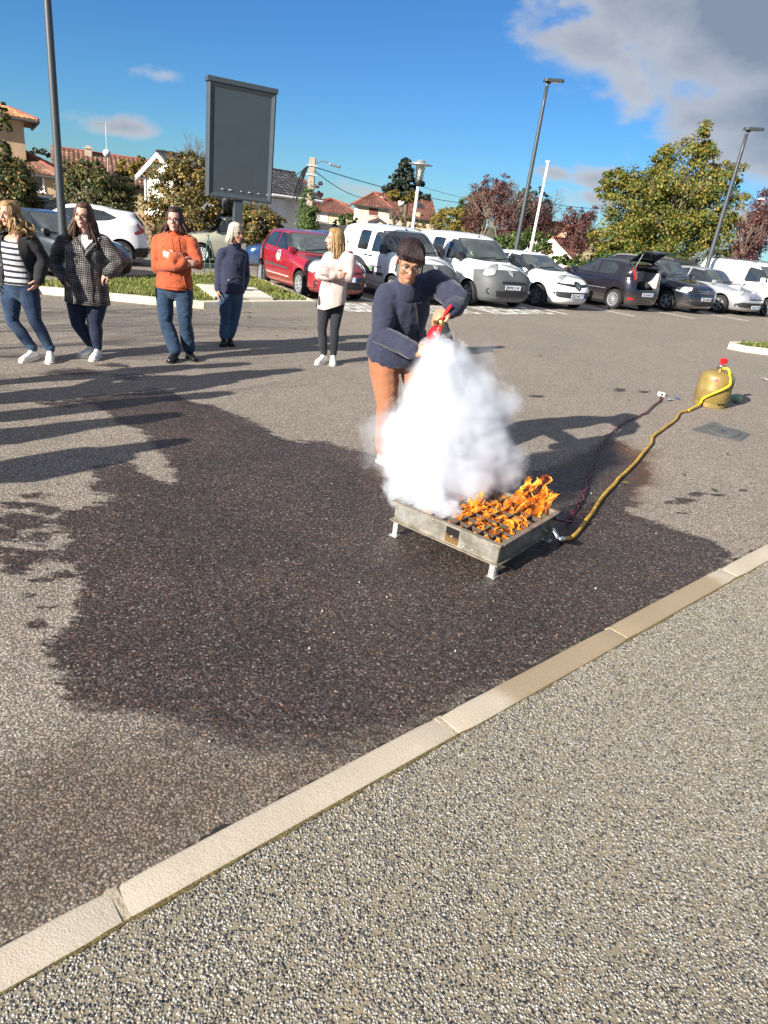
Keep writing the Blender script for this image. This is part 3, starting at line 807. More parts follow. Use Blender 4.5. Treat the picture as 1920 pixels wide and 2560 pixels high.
# ------------------------------------------------------------------ planted island
ISL = [(-160, 742), (98, 735), (278, 752), (420, 766), (510, 772), (631, 770), (790, 768), (715, 735), (640, 703), (612, 692), (450, 698), (311, 706), (99, 714), (-160, 724)]
ISL_P = [G(*p) for p in ISL]
def island():
 root = tag(empty('island_kerb'), kind='structure')
 n = len(ISL_P)
 inner = []
 for i in range(n):
  a = ISL_P[i - 1]; p = ISL_P[i]; b = ISL_P[(i + 1) % n]
  d1 = (p - a).normalized(); d2 = (b - p).normalized(); n1 = Vector((-d1.y, d1.x, 0)); n2 = Vector((-d2.y, d2.x, 0)); m = (n1 + n2).normalized()
  inner.append(p + m * (0.15 / max(0.4, m.dot(n1))))
 for i in range(n - 1):
  a, b = ISL_P[i], ISL_P[i + 1]; L = (b - a).length; d = (b - a); d.z = 0; d.normalize(); k = max(1, round(L / 1.05)); nn = Vector((-d.y, d.x, 0))
  for j in range(k): stone('kerb_stone', a + d * (L / k * j), d, nn, L / k, 0.15, 0.13, M['curb_white'], root, 0.010, nseg=3)
 poly = [(p.x, p.y) for p in inner]
 vs, fs = tri_fill(poly, 0.5)
 mb = MB(); mb.add([(p[0], p[1], gz(*p) + 0.115 + 0.03 * mnoise.noise(Vector((p[0] * 2, p[1] * 2, 0)))) for p in vs], fs); tag(mb.build('island_turf', M['turf'], smooth=True), kind='structure')
 top = [G(u, v, 0.18) for (u, v) in [(491, 709), (535, 741), (684, 744), (637, 718)]]
 mb = MB(); lo = [Vector((p.x, p.y, gz(p.x, p.y) + 0.02)) for p in top]
 mb.add(top + lo, [(0, 1, 2, 3), (7, 6, 5, 4)] + [(i, 4 + i, 4 + (i + 1) % 4, (i + 1) % 4) for i in range(4)])
 o = mb.build('sign_footing', M['slab']); tag(o, 'pale concrete slab set in the grass under the tall grey sign', 'concrete slab')
 bm = bmesh.new(); bm.from_mesh(o.data); bmesh.ops.recalc_face_normals(bm, faces=bm.faces[:]); bmesh.ops.bevel(bm, geom=bm.edges[:], offset=0.012, segments=2, affect='EDGES'); bm.to_mesh(o.data); bm.free()
 P = np.array(poly); S = np.array([(p.x, p.y) for p in top])
 pts = []
 x0, x1, y0, y1 = P[:, 0].min(), P[:, 0].max(), P[:, 1].min(), P[:, 1].max()
 while len(pts) < 14000:
  x = RNG.uniform(x0, x1); y = RNG.uniform(y0, y1)
  if inside(P, x, y) and not inside(S, x, y) and mnoise.noise(Vector((x * 1.6, y * 1.6, 5))) > RNG.uniform(-0.75, 0.1): pts.append((x, y))
 grass_blades('grass', pts, 0.085, 0.115)
def grass_blades(name, pts, hh, z0, label=None):
 pts = np.array(pts); n = len(pts); V = np.zeros((n, 5, 3)); th = RNG.uniform(0, 2 * np.pi, n); h = RNG.uniform(0.35, 1.0, n) * hh; lean = RNG.uniform(0.1, 0.9, n) * h; w = RNG.uniform(0.008, 0.016, n)
 dx, dy = np.cos(th), np.sin(th); b = np.stack([pts[:, 0], pts[:, 1], gz(pts[:, 0], pts[:, 1]) + z0], 1)
 lat = np.stack([-dy, dx, 0 * dx], 1); fw = np.stack([dx, dy, 0 * dx], 1); up = np.array([0, 0, 1.0])
 V[:, 0] = b - lat * w[:, None]; V[:, 1] = b + lat * w[:, None]
 mid = b + fw * (lean * 0.35)[:, None] + up * (h * 0.6)[:, None]; V[:, 2] = mid + lat * (w * 0.7)[:, None]; V[:, 3] = mid - lat * (w * 0.7)[:, None]
 V[:, 4] = b + fw * lean[:, None] + up * h[:, None]
 i = np.arange(n)[:, None] * 5
 F = np.concatenate([i + [0, 1, 2], i + [0, 2, 3], i + [3, 2, 4]], 0)
 return tag(np_mesh(name, V.reshape(-1, 3), F, M['grass']), kind='stuff')
island()
def right_island():
 root = tag(empty('island_kerb'), kind='structure')
 c = G(1990, 886); pts = []
 for k in range(13):
  a = rad(360 * k / 12); pts.append(Vector((c.x + 1.55 * math.cos(a) * 1.0, c.y + 0.62 * math.sin(a), 0)))
 R = Matrix.Rotation(rad(8), 3, 'Z'); pts = [c + R @ (p - c) for p in pts]
 for a, b in zip(pts, pts[1:]):
  d = (b - a); d.z = 0; L = d.length; d.normalize(); stone('kerb_stone', a, d, Vector((-d.y, d.x, 0)), L, 0.15, 0.12, M['curb_white'], root, 0.006, nseg=2)
 poly = [(c.x + (p.x - c.x) * 0.88, c.y + (p.y - c.y) * 0.8) for p in pts[:-1]]
 vs, fs = tri_fill(poly, 0.3); mb = MB(); mb.add([(p[0], p[1], gz(*p) + 0.11) for p in vs], fs); tag(mb.build('island_turf', M['turf'], smooth=True), kind='structure')
 P = np.array(poly); pp = []
 while len(pp) < 900:
  x, y = RNG.uniform(P[:, 0].min(), P[:, 0].max()), RNG.uniform(P[:, 1].min(), P[:, 1].max())
  if inside(P, x, y): pp.append((x, y))
 grass_blades('grass', pp, 0.10, 0.11)
right_island()
# ------------------------------------------------------------------ houses, walls, trees, posts
M['wall_tan'] = make_render_wall('tan_render', (.42, .30, .19))
M['wall_garden'] = make_render_wall('garden_wall_render', (.27, .19, .115))
M['wall_yellow'] = make_render_wall('yellow_render', (.58, .46, .26))
M['wall_white'] = make_render_wall('white_render', (.74, .71, .65))
M['wall_beige'] = make_render_wall('beige_render', (.56, .46, .35))
M['wall_cream'] = make_render_wall('cream_render', (.66, .57, .44))
M['tile_orange'] = make_tile('orange_roof_tile', [(0, (.24, .11, .055)), (.5, (.40, .19, .085)), (.85, (.50, .27, .13)), (1, (.30, .17, .11))])
M['tile_brown'] = make_tile('brown_roof_tile', [(0, (.13, .065, .045)), (.6, (.21, .10, .065)), (1, (.28, .16, .11))])
M['tile_rust'] = make_tile('rust_roof_tile', [(0, (.115, .046, .034)), (.6, (.155, .060, .043)), (1, (.20, .085, .06))])
M['tile_dark'] = make_tile('dark_roof_tile', [(0, (.035, .036, .042)), (.6, (.055, .057, .066)), (1, (.085, .085, .095))])
M['fascia'] = plain('white_fascia', (.76, .75, .73), .5)
M['gutter'] = plain('dark_gutter', (.06, .058, .06), .45)
M['shutter'] = plain('brown_shutter', (.17, .055, .03), .6, var=.2)
M['ridge_red'] = plain('ridge_tile_red', (.30, .09, .06), .8, var=.25, scale=6)
M['concrete_pole'] = make_bark('concrete_pole', (.36, .31, .24))
M['bark'] = make_bark('bark', (.16, .125, .09))
M['bark_pale'] = make_bark('pale_bark', (.30, .25, .19))
M['leaf_maple'] = make_leaf('maple_leaf', [(0, (0.056, 0.106, 0.022)), (.3, (0.106, 0.156, 0.027)), (.55, (0.188, 0.206, 0.037)), (.75, (0.300, 0.250, 0.044)), (.92, (0.413, 0.294, 0.062)), (1, (0.300, 0.150, 0.037))], .4)
M['leaf_dark'] = make_leaf('hedge_leaf', [(0, (0.018, 0.036, 0.012)), (.35, (0.045, 0.075, 0.021)), (.6, (0.083, 0.105, 0.027)), (.8, (0.150, 0.128, 0.033)), (.93, (0.255, 0.143, 0.045)), (1, (0.405, 0.225, 0.075))], .25)
M['leaf_brown'] = make_leaf('turning_leaf', [(0, (0.041, 0.061, 0.017)), (.35, (0.102, 0.109, 0.029)), (.65, (0.203, 0.160, 0.043)), (.85, (0.319, 0.189, 0.051)), (1, (0.435, 0.246, 0.072))], .3)
M['leaf_red'] = make_leaf('purple_leaf', [(0, (0.033, 0.013, 0.018)), (.4, (0.085, 0.029, 0.036)), (.75, (0.156, 0.055, 0.055)), (1, (0.260, 0.111, 0.078))], .3)
M['leaf_yellow'] = make_leaf('yellow_leaf', [(0, (0.084, 0.090, 0.014)), (.4, (0.180, 0.156, 0.024)), (.75, (0.300, 0.228, 0.036)), (1, (0.396, 0.276, 0.060))], .4)
M['leaf_green'] = make_leaf('green_leaf', [(0, (0.029, 0.065, 0.016)), (.5, (0.065, 0.124, 0.026)), (1, (0.143, 0.195, 0.046))], .35)
M['leaf_conifer'] = make_leaf('conifer_needles', [(0, (.008, .018, .013)), (.5, (.018, .034, .024)), (1, (.045, .06, .035))], .1)
M['leaf_blue'] = make_leaf('blue_conifer_needles', [(0, (.07, .10, .10)), (.5, (.12, .16, .155)), (1, (.21, .25, .23))], .1)
M['leaf_pale'] = make_leaf('pale_shrub_leaf', [(0, (.18, .17, .09)), (.5, (.32, .29, .17)), (1, (.48, .43, .28))], .3)
M['leaf_ivy'] = make_leaf('ivy_leaf', [(0, (.03, .07, .015)), (.5, (.075, .14, .03)), (1, (.15, .20, .05))], .3)

def roof_plane(mb, a, b, c, d, tw=0.26, tl=0.36, arch=0.05):
 """barrel or flat tiles over the quad eave a-b, ridge c (above b), d (above a); each tile is its own island"""
 a, b, c, d = map(Vector, (a, b, c, d)); nrm = (b - a).cross(d - a).normalized()
 if nrm.z < 0: nrm = -nrm
 L = max((d - a).length, (c - b).length); rows = max(1, int(L / tl));
 for r in range(rows):
  t0, t1 = r / rows, min(1.0, (r + 1.12) / rows)
  e0, e1 = a.lerp(d, t0), b.lerp(c, t0); f0, f1 = a.lerp(d, t1), b.lerp(c, t1)
  W = (e1 - e0).length; n = max(1, int(round(max((b - a).length, (c - d).length) / tw)))
  du = (b - a).normalized()
  for k in range(n):
   s0, s1 = k / n, (k + 1) / n
   p0, p1 = e0.lerp(e1, s0), e0.lerp(e1, s1); q0, q1 = f0.lerp(f1, s0), f0.lerp(f1, s1)
   if (p1 - p0).length < .03 and (q1 - q0).length < .03: continue
   j = random.uniform(-.008, .008); lo = nrm * (0.035 + j); up = nrm * (0.012 + j)
   m0, m1 = (p0 + p1) / 2 + nrm * arch, (q0 + q1) / 2 + nrm * arch
   mb.add([p0 + lo, m0 + lo, p1 + lo, q1 + up, m1 + up, q0 + up, p0, p1], [(0, 1, 4, 5), (1, 2, 3, 4), (6, 7, 2, 1, 0)])
def window_part(root, c, w, h, u, n, kind='glass', name='window'):
 """c: centre on the wall; u: along the wall; n: outward"""
 u, n, c = Vector(u), Vector(n), Vector(c); up = Vector((0, 0, 1)); R = Matrix((u, -n, up)).transposed()
 mb = MB(); t = .07
 for (cx, cz, sx, sz) in ((0, h / 2, w + t, t), (0, -h / 2, w + t, t), (-w / 2, 0, t, h - t), (w / 2, 0, t, h - t), (0, 0, .045, h - t)):
  mb.box(c + u * cx + up * cz + n * .02, (sx, .08, sz), R)
 o = mb.build(name, M['fascia'] if kind != 'shutter' else M['shutter'], root)
 if kind == 'shutter':
  for sg in (-1, 1):
   s = MB(); s.box(c + u * (sg * w / 4) + n * .035, (w / 2 - .06, .04, h - t), R)
   for k in range(5): s.box(c + u * (sg * w / 4) + n * .06 + up * (h * (k - 2) / 6), (w / 2 - .10, .02, .05), R)
   s.build('shutter_leaf', M['shutter'], o)
 elif kind == 'blind':
  s = MB(); s.box(c + n * .012, (w - t, .03, h - t), R); s.build('roller_blind', M['fascia'], o)
 else:
  for sg in (-1, 1):
   s = MB(); s.box(c + u * (sg * w / 4) + n * .004, (w / 2 - .05, .02, h - t), R); s.build('pane', M['house_glass'], o)
 s = MB(); s.box(c - up * (h / 2 + .07) + n * .05, (w + .22, .16, .06), R); s.build('sill', M['fascia'], o)
def house(name, label, C, ang, W, D, H, roof, pitch, wall, tile, ov=.45, trim='gutter', windows=(), tw=.26, tl=.36, arch=.05, chim=(), hipk=.5):
 """origin at the front right ground corner; local x runs along the front to the right, y away"""
 root = empty(name, (C.x, C.y, C.z), rad(ang), label, 'house')
 p = math.tan(rad(pitch))
 walls = MB()
 if roof == 'x':     # ridge along x
  rh = D / 2 * p; poly = [(0, 0), (D, 0), (D, H), (D / 2, H + rh), (0, H)]
  walls.add([(x, y, z) for x in (-W, 0) for (y, z) in poly], [(4, 3, 2, 1, 0), (5, 6, 7, 8, 9)] + [(i, (i + 1) % 5, 5 + (i + 1) % 5, 5 + i) for i in range(5)])
 elif roof == 'y':
  rh = W / 2 * p; poly = [(-W, 0), (0, 0), (0, H), (-W / 2, H + rh), (-W, H)]
  walls.add([(x, y, z) for y in (0, D) for (x, z) in poly], [(0, 1, 2, 3, 4), (9, 8, 7, 6, 5)] + [(i, 5 + i, 5 + (i + 1) % 5, (i + 1) % 5) for i in range(5)])
 else:
  walls.box((-W / 2, D / 2, H / 2), (W, D, H))
 w = walls.build('wall', wall, root)
 bm = bmesh.new(); bm.from_mesh(w.data); bmesh.ops.recalc_face_normals(bm, faces=bm.faces[:]); bm.to_mesh(w.data); bm.free()
 t = MB(); e = ov * p; z0 = H + .05
 if roof == 'x':
  xa, xb = -W - ov * .8, ov * .8; R1 = (D / 2, z0 + rh)
  roof_plane(t, (xa, -ov, z0 - e), (xb, -ov, z0 - e), (xb, R1[0], R1[1]), (xa, R1[0], R1[1]), tw, tl, arch)
  roof_plane(t, (xb, D + ov, z0 - e), (xa, D + ov, z0 - e), (xa, R1[0], R1[1]), (xb, R1[0], R1[1]), tw, tl, arch)
  edges = [((xa, -ov, z0 - e - .08), (xb, -ov, z0 - e - .08)), ((xa, D + ov, z0 - e - .08), (xb, D + ov, z0 - e - .08))]
  verge = [((x, -ov, z0 - e - .06), (x, R1[0], R1[1] - .06), (x, D + ov, z0 - e - .06)) for x in (xa + .03, xb - .03)]
  ridge = [((xa, R1[0], R1[1]), (xb, R1[0], R1[1]))]
  deck = [[(xa, -ov, z0 - e - .03), (xb, -ov, z0 - e - .03), (xb, R1[0], R1[1] - .03), (xa, R1[0], R1[1] - .03)], [(xb, D + ov, z0 - e - .03), (xa, D + ov, z0 - e - .03), (xa, R1[0], R1[1] - .03), (xb, R1[0], R1[1] - .03)]]
 elif roof == 'y':
  ya, yb = -ov * .8, D + ov * .8; xm = -W / 2; zr = z0 + rh
  roof_plane(t, (ov, ya, z0 - e), (ov, yb, z0 - e), (xm, yb, zr), (xm, ya, zr), tw, tl, arch)
  roof_plane(t, (-W - ov, yb, z0 - e), (-W - ov, ya, z0 - e), (xm, ya, zr), (xm, yb, zr), tw, tl, arch)
  edges = [((ov, ya, z0 - e - .08), (ov, yb, z0 - e - .08)), ((-W - ov, ya, z0 - e - .08), (-W - ov, yb, z0 - e - .08))]
  verge = [((ov, y, z0 - e - .06), (xm, y, zr - .06), (-W - ov, y, z0 - e - .06)) for y in (ya + .03, yb - .03)]
  ridge = [((xm, ya, zr), (xm, yb, zr))]
  deck = [[(ov, ya, z0 - e - .03), (ov, yb, z0 - e - .03), (xm, yb, zr - .03), (xm, ya, zr - .03)], [(-W - ov, yb, z0 - e - .03), (-W - ov, ya, z0 - e - .03), (xm, ya, zr - .03), (xm, yb, zr - .03)]]
 else:
  hw = min(W, D) * hipk; rise = (min(W, D) / 2 + ov) * p; zr = z0 - e + rise
  A, B, Cc, Dd = (-W - ov, -ov, z0 - e), (ov, -ov, z0 - e), (ov, D + ov, z0 - e), (-W - ov, D + ov, z0 - e)
  if W >= D: r0, r1 = (-W + hw - ov * 0, D / 2, zr), (-hw, D / 2, zr)
  else: r0, r1 = (-W / 2, hw, zr), (-W / 2, D - hw, zr)
  if W >= D:
   roof_plane(t, A, B, r1, r0, tw, tl, arch); roof_plane(t, Cc, Dd, r0, r1, tw, tl, arch); roof_plane(t, B, Cc, r1, r1, tw, tl, arch); roof_plane(t, Dd, A, r0, r0, tw, tl, arch)
   ridge = [(r0, r1), (A, r0), (B, r1), (Cc, r1), (Dd, r0)]
   deck = [[A, B, r1, r0], [Cc, Dd, r0, r1], [B, Cc, r1], [Dd, A, r0]]
  else:
   roof_plane(t, A, B, r0, r0, tw, tl, arch); roof_plane(t, Cc, Dd, r1, r1, tw, tl, arch); roof_plane(t, B, Cc, r1, r0, tw, tl, arch); roof_plane(t, Dd, A, r0, r1, tw, tl, arch)
   ridge = [(r0, r1), (A, r0), (B, r0), (Cc, r1), (Dd, r1)]
   deck = [[A, B, r0], [Cc, Dd, r1], [B, Cc, r1, r0], [Dd, A, r0, r1]]
  deck = [[(q[0], q[1], q[2] - .03) for q in f] for f in deck]
  edges = [((A[0], A[1], A[2] - .08), (B[0], B[1], B[2] - .08)), ((B[0], B[1], B[2] - .08), (Cc[0], Cc[1], Cc[2] - .08)), ((Dd[0], Dd[1], Dd[2] - .08), (A[0], A[1], A[2] - .08))]; verge = []
 dk = MB()
 for f in deck: dk.add(f, [tuple(range(len(f)))])
 rf = dk.build('roof', tile, root)
 to = tag(t.build('roof_tiles', tile, rf), kind='stuff')
 rg = MB()
 for a, b in ridge:
  a, b = Vector(a), Vector(b); n = max(1, int((b - a).length / .4))
  for k in range(n): rg.tube([a.lerp(b, k / n) + Vector((0, 0, .02)), a.lerp(b, (k + 1.1) / n) + Vector((0, 0, .035))], [.085, .10], 6)
 tag(rg.build('ridge_tiles', M['ridge_red'] if tile is not M['tile_dark'] else tile, rf), kind='stuff')
 for a, b in edges:
  g = MB(); g.tube([a, b], .07, 8); g.build('gutter', M[trim], rf)
 for v in verge:
  g = MB()
  for a, b in zip(v, v[1:]):
   a, b = Vector(a), Vector(b); d = (b - a); L = d.length; d.normalize(); x = Vector((1, 0, 0)) if roof == 'x' else Vector((0, 1, 0))
   g.box((a + b) / 2 - Vector((0, 0, .07)), (L, .06, .22), Matrix((d, x, d.cross(x))).transposed())
  g.build('verge_board', M['fascia'] if trim == 'fascia' else M['gutter'], rf)
 for (face, s, z, ww, hh, kd) in windows:
  if face == 'front': window_part(root, (-s, 0, z), ww, hh, (1, 0, 0), (0, -1, 0), kd)
  elif face == 'left': window_part(root, (-W, s, z), ww, hh, (0, -1, 0), (-1, 0, 0), kd)
  elif face == 'right': window_part(root, (0, s, z), ww, hh, (0, 1, 0), (1, 0, 0), kd)
 for (x, y, z, s) in chim:
  c = MB(); c.box((x, y, z), (s, s, 1.1)); c.box((x, y, z + .58), (s + .12, s + .12, .08)); c.box((x, y, z + .68), (s * .6, s * .6, .12)); c.build('chimney', M['wall_beige'], rf)
 return root
def gpt(u, v, Y):
 p = at(u, v, Y); return Vector((p.x, p.y, float(gz(p.x, p.y)) - .1))
UX = lambda a: Vector((math.cos(rad(a)), math.sin(rad(a)), 0))

c0 = gpt(66, 400, 37)
hA = house('tan_house', 'tall tan house with orange barrel tile roof at the left edge', c0, 30, 9, 8, at(68, 290, 37).z - c0.z, 'hip', 17, M['wall_tan'], M['tile_orange'], .65, windows=[('front', 2.0, 1.5, 1.0, 1.2, 'glass'), ('front', 6, 1.5, 1.0, 1.2, 'glass')], tw=.24)
c1 = gpt(152, 480, 37)
house('tan_annex', 'low tan annex with brown tile roof and a white window beside the tall tan house', c1, 22, 4.4, 6, at(150, 436, 37).z - c1.z, 'hip', 22, M['wall_tan'], M['tile_brown'], .4, windows=[('front', 1.15, at(123, 458, 37).z - c1.z, .75, .8, 'glass')], tw=.24)
c2 = gpt(392, 470, 52)
hB = house('yellow_house', 'yellow house with long brown tiled roof, satellite dish and tall aerial', c2, 26, 6.4, 7, at(200, 412, 50).z - c2.z - .7, 'x', 24, M['wall_yellow'], M['tile_brown'], .4, chim=[(-4.3, 3.0, at(223, 379, 52).z - c2.z - .35, .45)], tw=.3, tl=.4)
fl = gpt(463, 517, 35)
hC = house('white_gable_house', 'white gabled house with dark slate coloured tiles and white verge boards, behind the tall sign', fl + UX(40) * 6.9, 40, 6.9, 5.2, at(463, 444, 35).z - fl.z, 'x', 20, M['wall_white'], M['tile_dark'], .55, trim='fascia', windows=[('front', 2.0, 1.75, .9, 1.5, 'blind'), ('front', 5.0, 1.75, .9, 1.5, 'glass')], tw=.3, tl=.34, arch=.03)
def downpipe(root):
 mb = MB(); mb.tube([(-7.2, 5.5, 3.0), (-6.98, 5.28, 2.7), (-6.97, 5.27, .0)], .05, 8); mb.build('downpipe', M['fascia'], root)
downpipe(hC)
c4 = gpt(765, 500, 62)
house('brown_roof_house', 'small brown roofed house just left of the ivy covered pole', c4, 20, 4, 5, at(740, 482, 62).z - c4.z, 'x', 22, M['wall_beige'], M['tile_rust'], .4, tw=.34, tl=.5)
c5 = gpt(902, 555, 108)
house('low_beige_house', 'low beige house with red brown hip roof left of the tower house', c5, 12, 8.0, 7, at(860, 533, 108).z - c5.z, 'hip', 24, M['wall_beige'], M['tile_rust'], .5, windows=[('front', 5.8, at(837, 545, 108).z - c5.z, 1.7, 1.2, 'blind')], tw=.5, tl=.6)
c5b = gpt(868, 555, 122)
house('pale_flat_house', 'pale house with a narrow tall window behind the low beige house', c5b, 12, 5.4, 7, at(830, 508, 122).z - c5b.z, 'hip', 14, M['wall_white'], M['tile_rust'], .3, windows=[('front', 4.7, at(813, 530, 122).z - c5b.z, .8, 2.0, 'glass')], tw=.5, tl=.6)
c6 = gpt(972, 555, 102)
house('tower_house', 'beige two storey house with pyramid roof and a brown shuttered window', c6, 10, 4.6, 4.6, at(940, 512, 102).z - c6.z, 'hip', 33, M['wall_cream'], M['tile_rust'], .55, windows=[('front', 2.3, at(939, 525, 102).z - c6.z, 1.15, 1.35, 'shutter')], tw=.5, tl=.6)
c7 = gpt(1085, 560, 112)
hF = house('red_roof_house', 'house with a long red brown roof, skylight and satellite dish beside the lantern post', c7, 14, 8.6, 9, at(1060, 545, 112).z - c7.z, 'x', 30, M['wall_beige'], M['tile_rust'], .5, chim=[(-8.2, 2.6, at(1001, 505, 112).z - c7.z - .3, .6), (-2.6, .3, at(1048, 548, 112).z - c7.z + .2, .6)], tw=.5, tl=.6)
def skylight(root):
 H = at(1060, 545, 112).z - c7.z
 mb = MB(); y = 2.6; z = H + .05 + y * math.tan(rad(30)); R = Matrix.Rotation(rad(30), 3, 'X')
 mb.box((-2.0, y, z + .1), (1.0, 1.3, .12), R); o = mb.build('skylight', M['gutter'], root); g = MB(); g.box((-2.0, y - .02, z + .17), (.8, 1.1, .03), R); g.build('pane', M['house_glass'], o)
skylight(hF)
c8 = gpt(962, 562, 92)
house('porch', 'little gabled porch roof in front of the tower house', c8, 10, 1.7, 2, at(945, 556, 92).z - c8.z, 'y', 26, M['wall_beige'], M['tile_rust'], .25, tw=.5, tl=.5)
c9 = gpt(1410, 610, 62)
house('orange_roof_house', 'white gabled house with an orange roof between the flagpole and the big maple', c9 + UX(-42) * 0.3, -42, 5.2, 3.4, at(1400, 596, 62).z - c9.z, 'x', 34, M['wall_white'], M['tile_orange'], .35, trim='fascia', chim=[(.2, -.9, at(1382, 594, 62).z - c9.z - .2, .4)], windows=[('right', 1.7, at(1389, 586, 62).z - c9.z, .5, .4, 'glass')], tw=.3, tl=.4)
c10 = gpt(1436, 655, 50)
house('red_roof_annex', 'low annex with red roof slopes and pale walls right of the flagpole', c10, -30, 3.6, 3.2, at(1430, 652, 50).z - c10.z, 'y', 34, M['wall_cream'], M['tile_rust'], .35, trim='fascia', tw=.3, tl=.4)

def aerials():
 ridge = at(267, 384, 55)
 t = empty('tv_aerial', ridge, 0, 'thin tall television aerial on the yellow house roof', 'aerial')
 H = at(265, 322, 55).z - ridge.z + .4
 mb = MB(); mb.tube([(0, 0, -.5), (0, 0, H)], .025, 6); mb.build('mast', M['galv'], t)
 mb = MB(); mb.tube([(-.75, 0, H - .15), (.1, 0, H - .05)], .02, 5)
 for k in range(6): mb.tube([(-.7 + .13 * k, -.22, H - .14 + .015 * k), (-.7 + .13 * k, .22, H - .14 + .015 * k)], .012, 4)
 mb.build('yagi', M['galv'], t)
 def dish(p, r, label, az):
  d = empty('satellite_dish', p, az, label, 'satellite dish')
  mb = MB(); mb.lathe([(0, -.16 * r / .5), (r * .5, -.11 * r / .5), (r, 0), (r * 1.02, .02)], (0, 0, 0), Matrix.Rotation(rad(105), 3, 'X'), 20); mb.build('reflector', M['fascia'], d, True)
  mb = MB(); mb.tube([(0, 0, -r), (0, -r * 1.0, -.1)], .02, 5); mb.box((0, -r * 1.02, -.08), (.08, .10, .08)); mb.tube([(0, .15, -.2), (0, .2, -1.1)], .03, 5); mb.build('feed_arm', M['galv'], d)
 dish(at(267, 383, 50), .24, 'white satellite dish on the roof of the yellow house', rad(15)); dish(at(1004, 508, 105), .5, 'white satellite dish beside the chimney of the long red brown roof', rad(-10))
 for (u, v0, v1, Y) in ((923, 490, 505, 104), (854, 493, 506, 118), (1048, 528, 540, 110)):
  a, b = at(u, v0, Y), at(u, v1, Y); t = empty('roof_aerial', b, 0, {923: 'small aerial on the tower house roof edge', 854: 'small aerial above the pale flat house', 1048: 'small aerial low on the long red brown roof'}[u], 'aerial', 'small aerials on the far roofs')
  h = a.z - b.z; mb = MB(); mb.tube([(0, 0, -.4), (0, 0, h)], .03, 4); mb.tube([(-.5, 0, h), (.5, 0, h)], .025, 4); mb.build('aerial_bars', M['galv'], t)
aerials()

def garden_wall():
 a, b = Vector((-21, 24.6, 0)), Vector((-3.2, 26.6, 0)); L = (b - a).length; ang = math.atan2(b.y - a.y, b.x - a.x)
 root = empty('garden_wall', (a.x, a.y, 0), ang, 'long tan rendered garden wall capped with orange tiles behind the left cars', 'wall')
 n = 18; vs = []
 d = (b - a).normalized()
 for k in range(n + 1):
  s = L * k / n; q = a + d * s; zb = float(gz(q.x, q.y)) - .2
  for (y, z) in ((-.12, zb), (-.12, .50), (.12, .50), (.12, zb)): vs.append((s, y, z))
 fs = [(4 * k + i, 4 * k + 4 + i, 4 * k + 5 + i, 4 * k + 1 + i) for k in range(n) for i in range(3)]
 mb = MB(); mb.add(vs, fs); o = mb.build('wall_body', M['wall_garden'], root)
 bm = bmesh.new(); bm.from_mesh(o.data); bmesh.ops.recalc_face_normals(bm, faces=bm.faces[:]); bm.to_mesh(o.data); bm.free()
 t = MB(); prof = [(.11 * math.cos(x), .085 * math.sin(x)) for x in [math.pi * i / 5 for i in range(6)]]
 vs = [(x, -.24, z - .03) for x, z in prof] + [(x * .9, .0, z + .05) for x, z in prof] + [(x, .24, z - .03) for x, z in prof]
 t.add(vs, [(i, i + 1, i + 7, i + 6) for i in range(5)] + [(i + 6, i + 7, i + 13, i + 12) for i in range(5)])
 first = None
 for k in range(int(L / .23)):
  if first is None: first = t.build('coping_tile', M['tile_orange'], root, True); o = first
  else: o = first.copy(); COL.objects.link(o)
  o.location = (.12 + .23 * k, 0, .51 + random.uniform(-.006, .006)); o.rotation_euler = (0, 0, random.uniform(-.04, .04))
 pa, pb = gpt(758, 575, 42), gpt(905, 590, 44); d = pb - pa; L = d.length; ang = math.atan2(d.y, d.x)
 r = empty('cream_wall', pa, ang, 'low cream garden wall between the ivy covered pole and the white van', 'wall')
 ht = at(830, 563, 43).z - pa.z
 mb = MB(); mb.box((L / 2, 0, ht / 2), (L, .2, ht)); mb.build('wall_body', M['wall_cream'], r); mb = MB(); mb.box((L / 2, 0, ht + .03), (L, .28, .06)); mb.build('capping', M['wall_white'], r)
garden_wall()

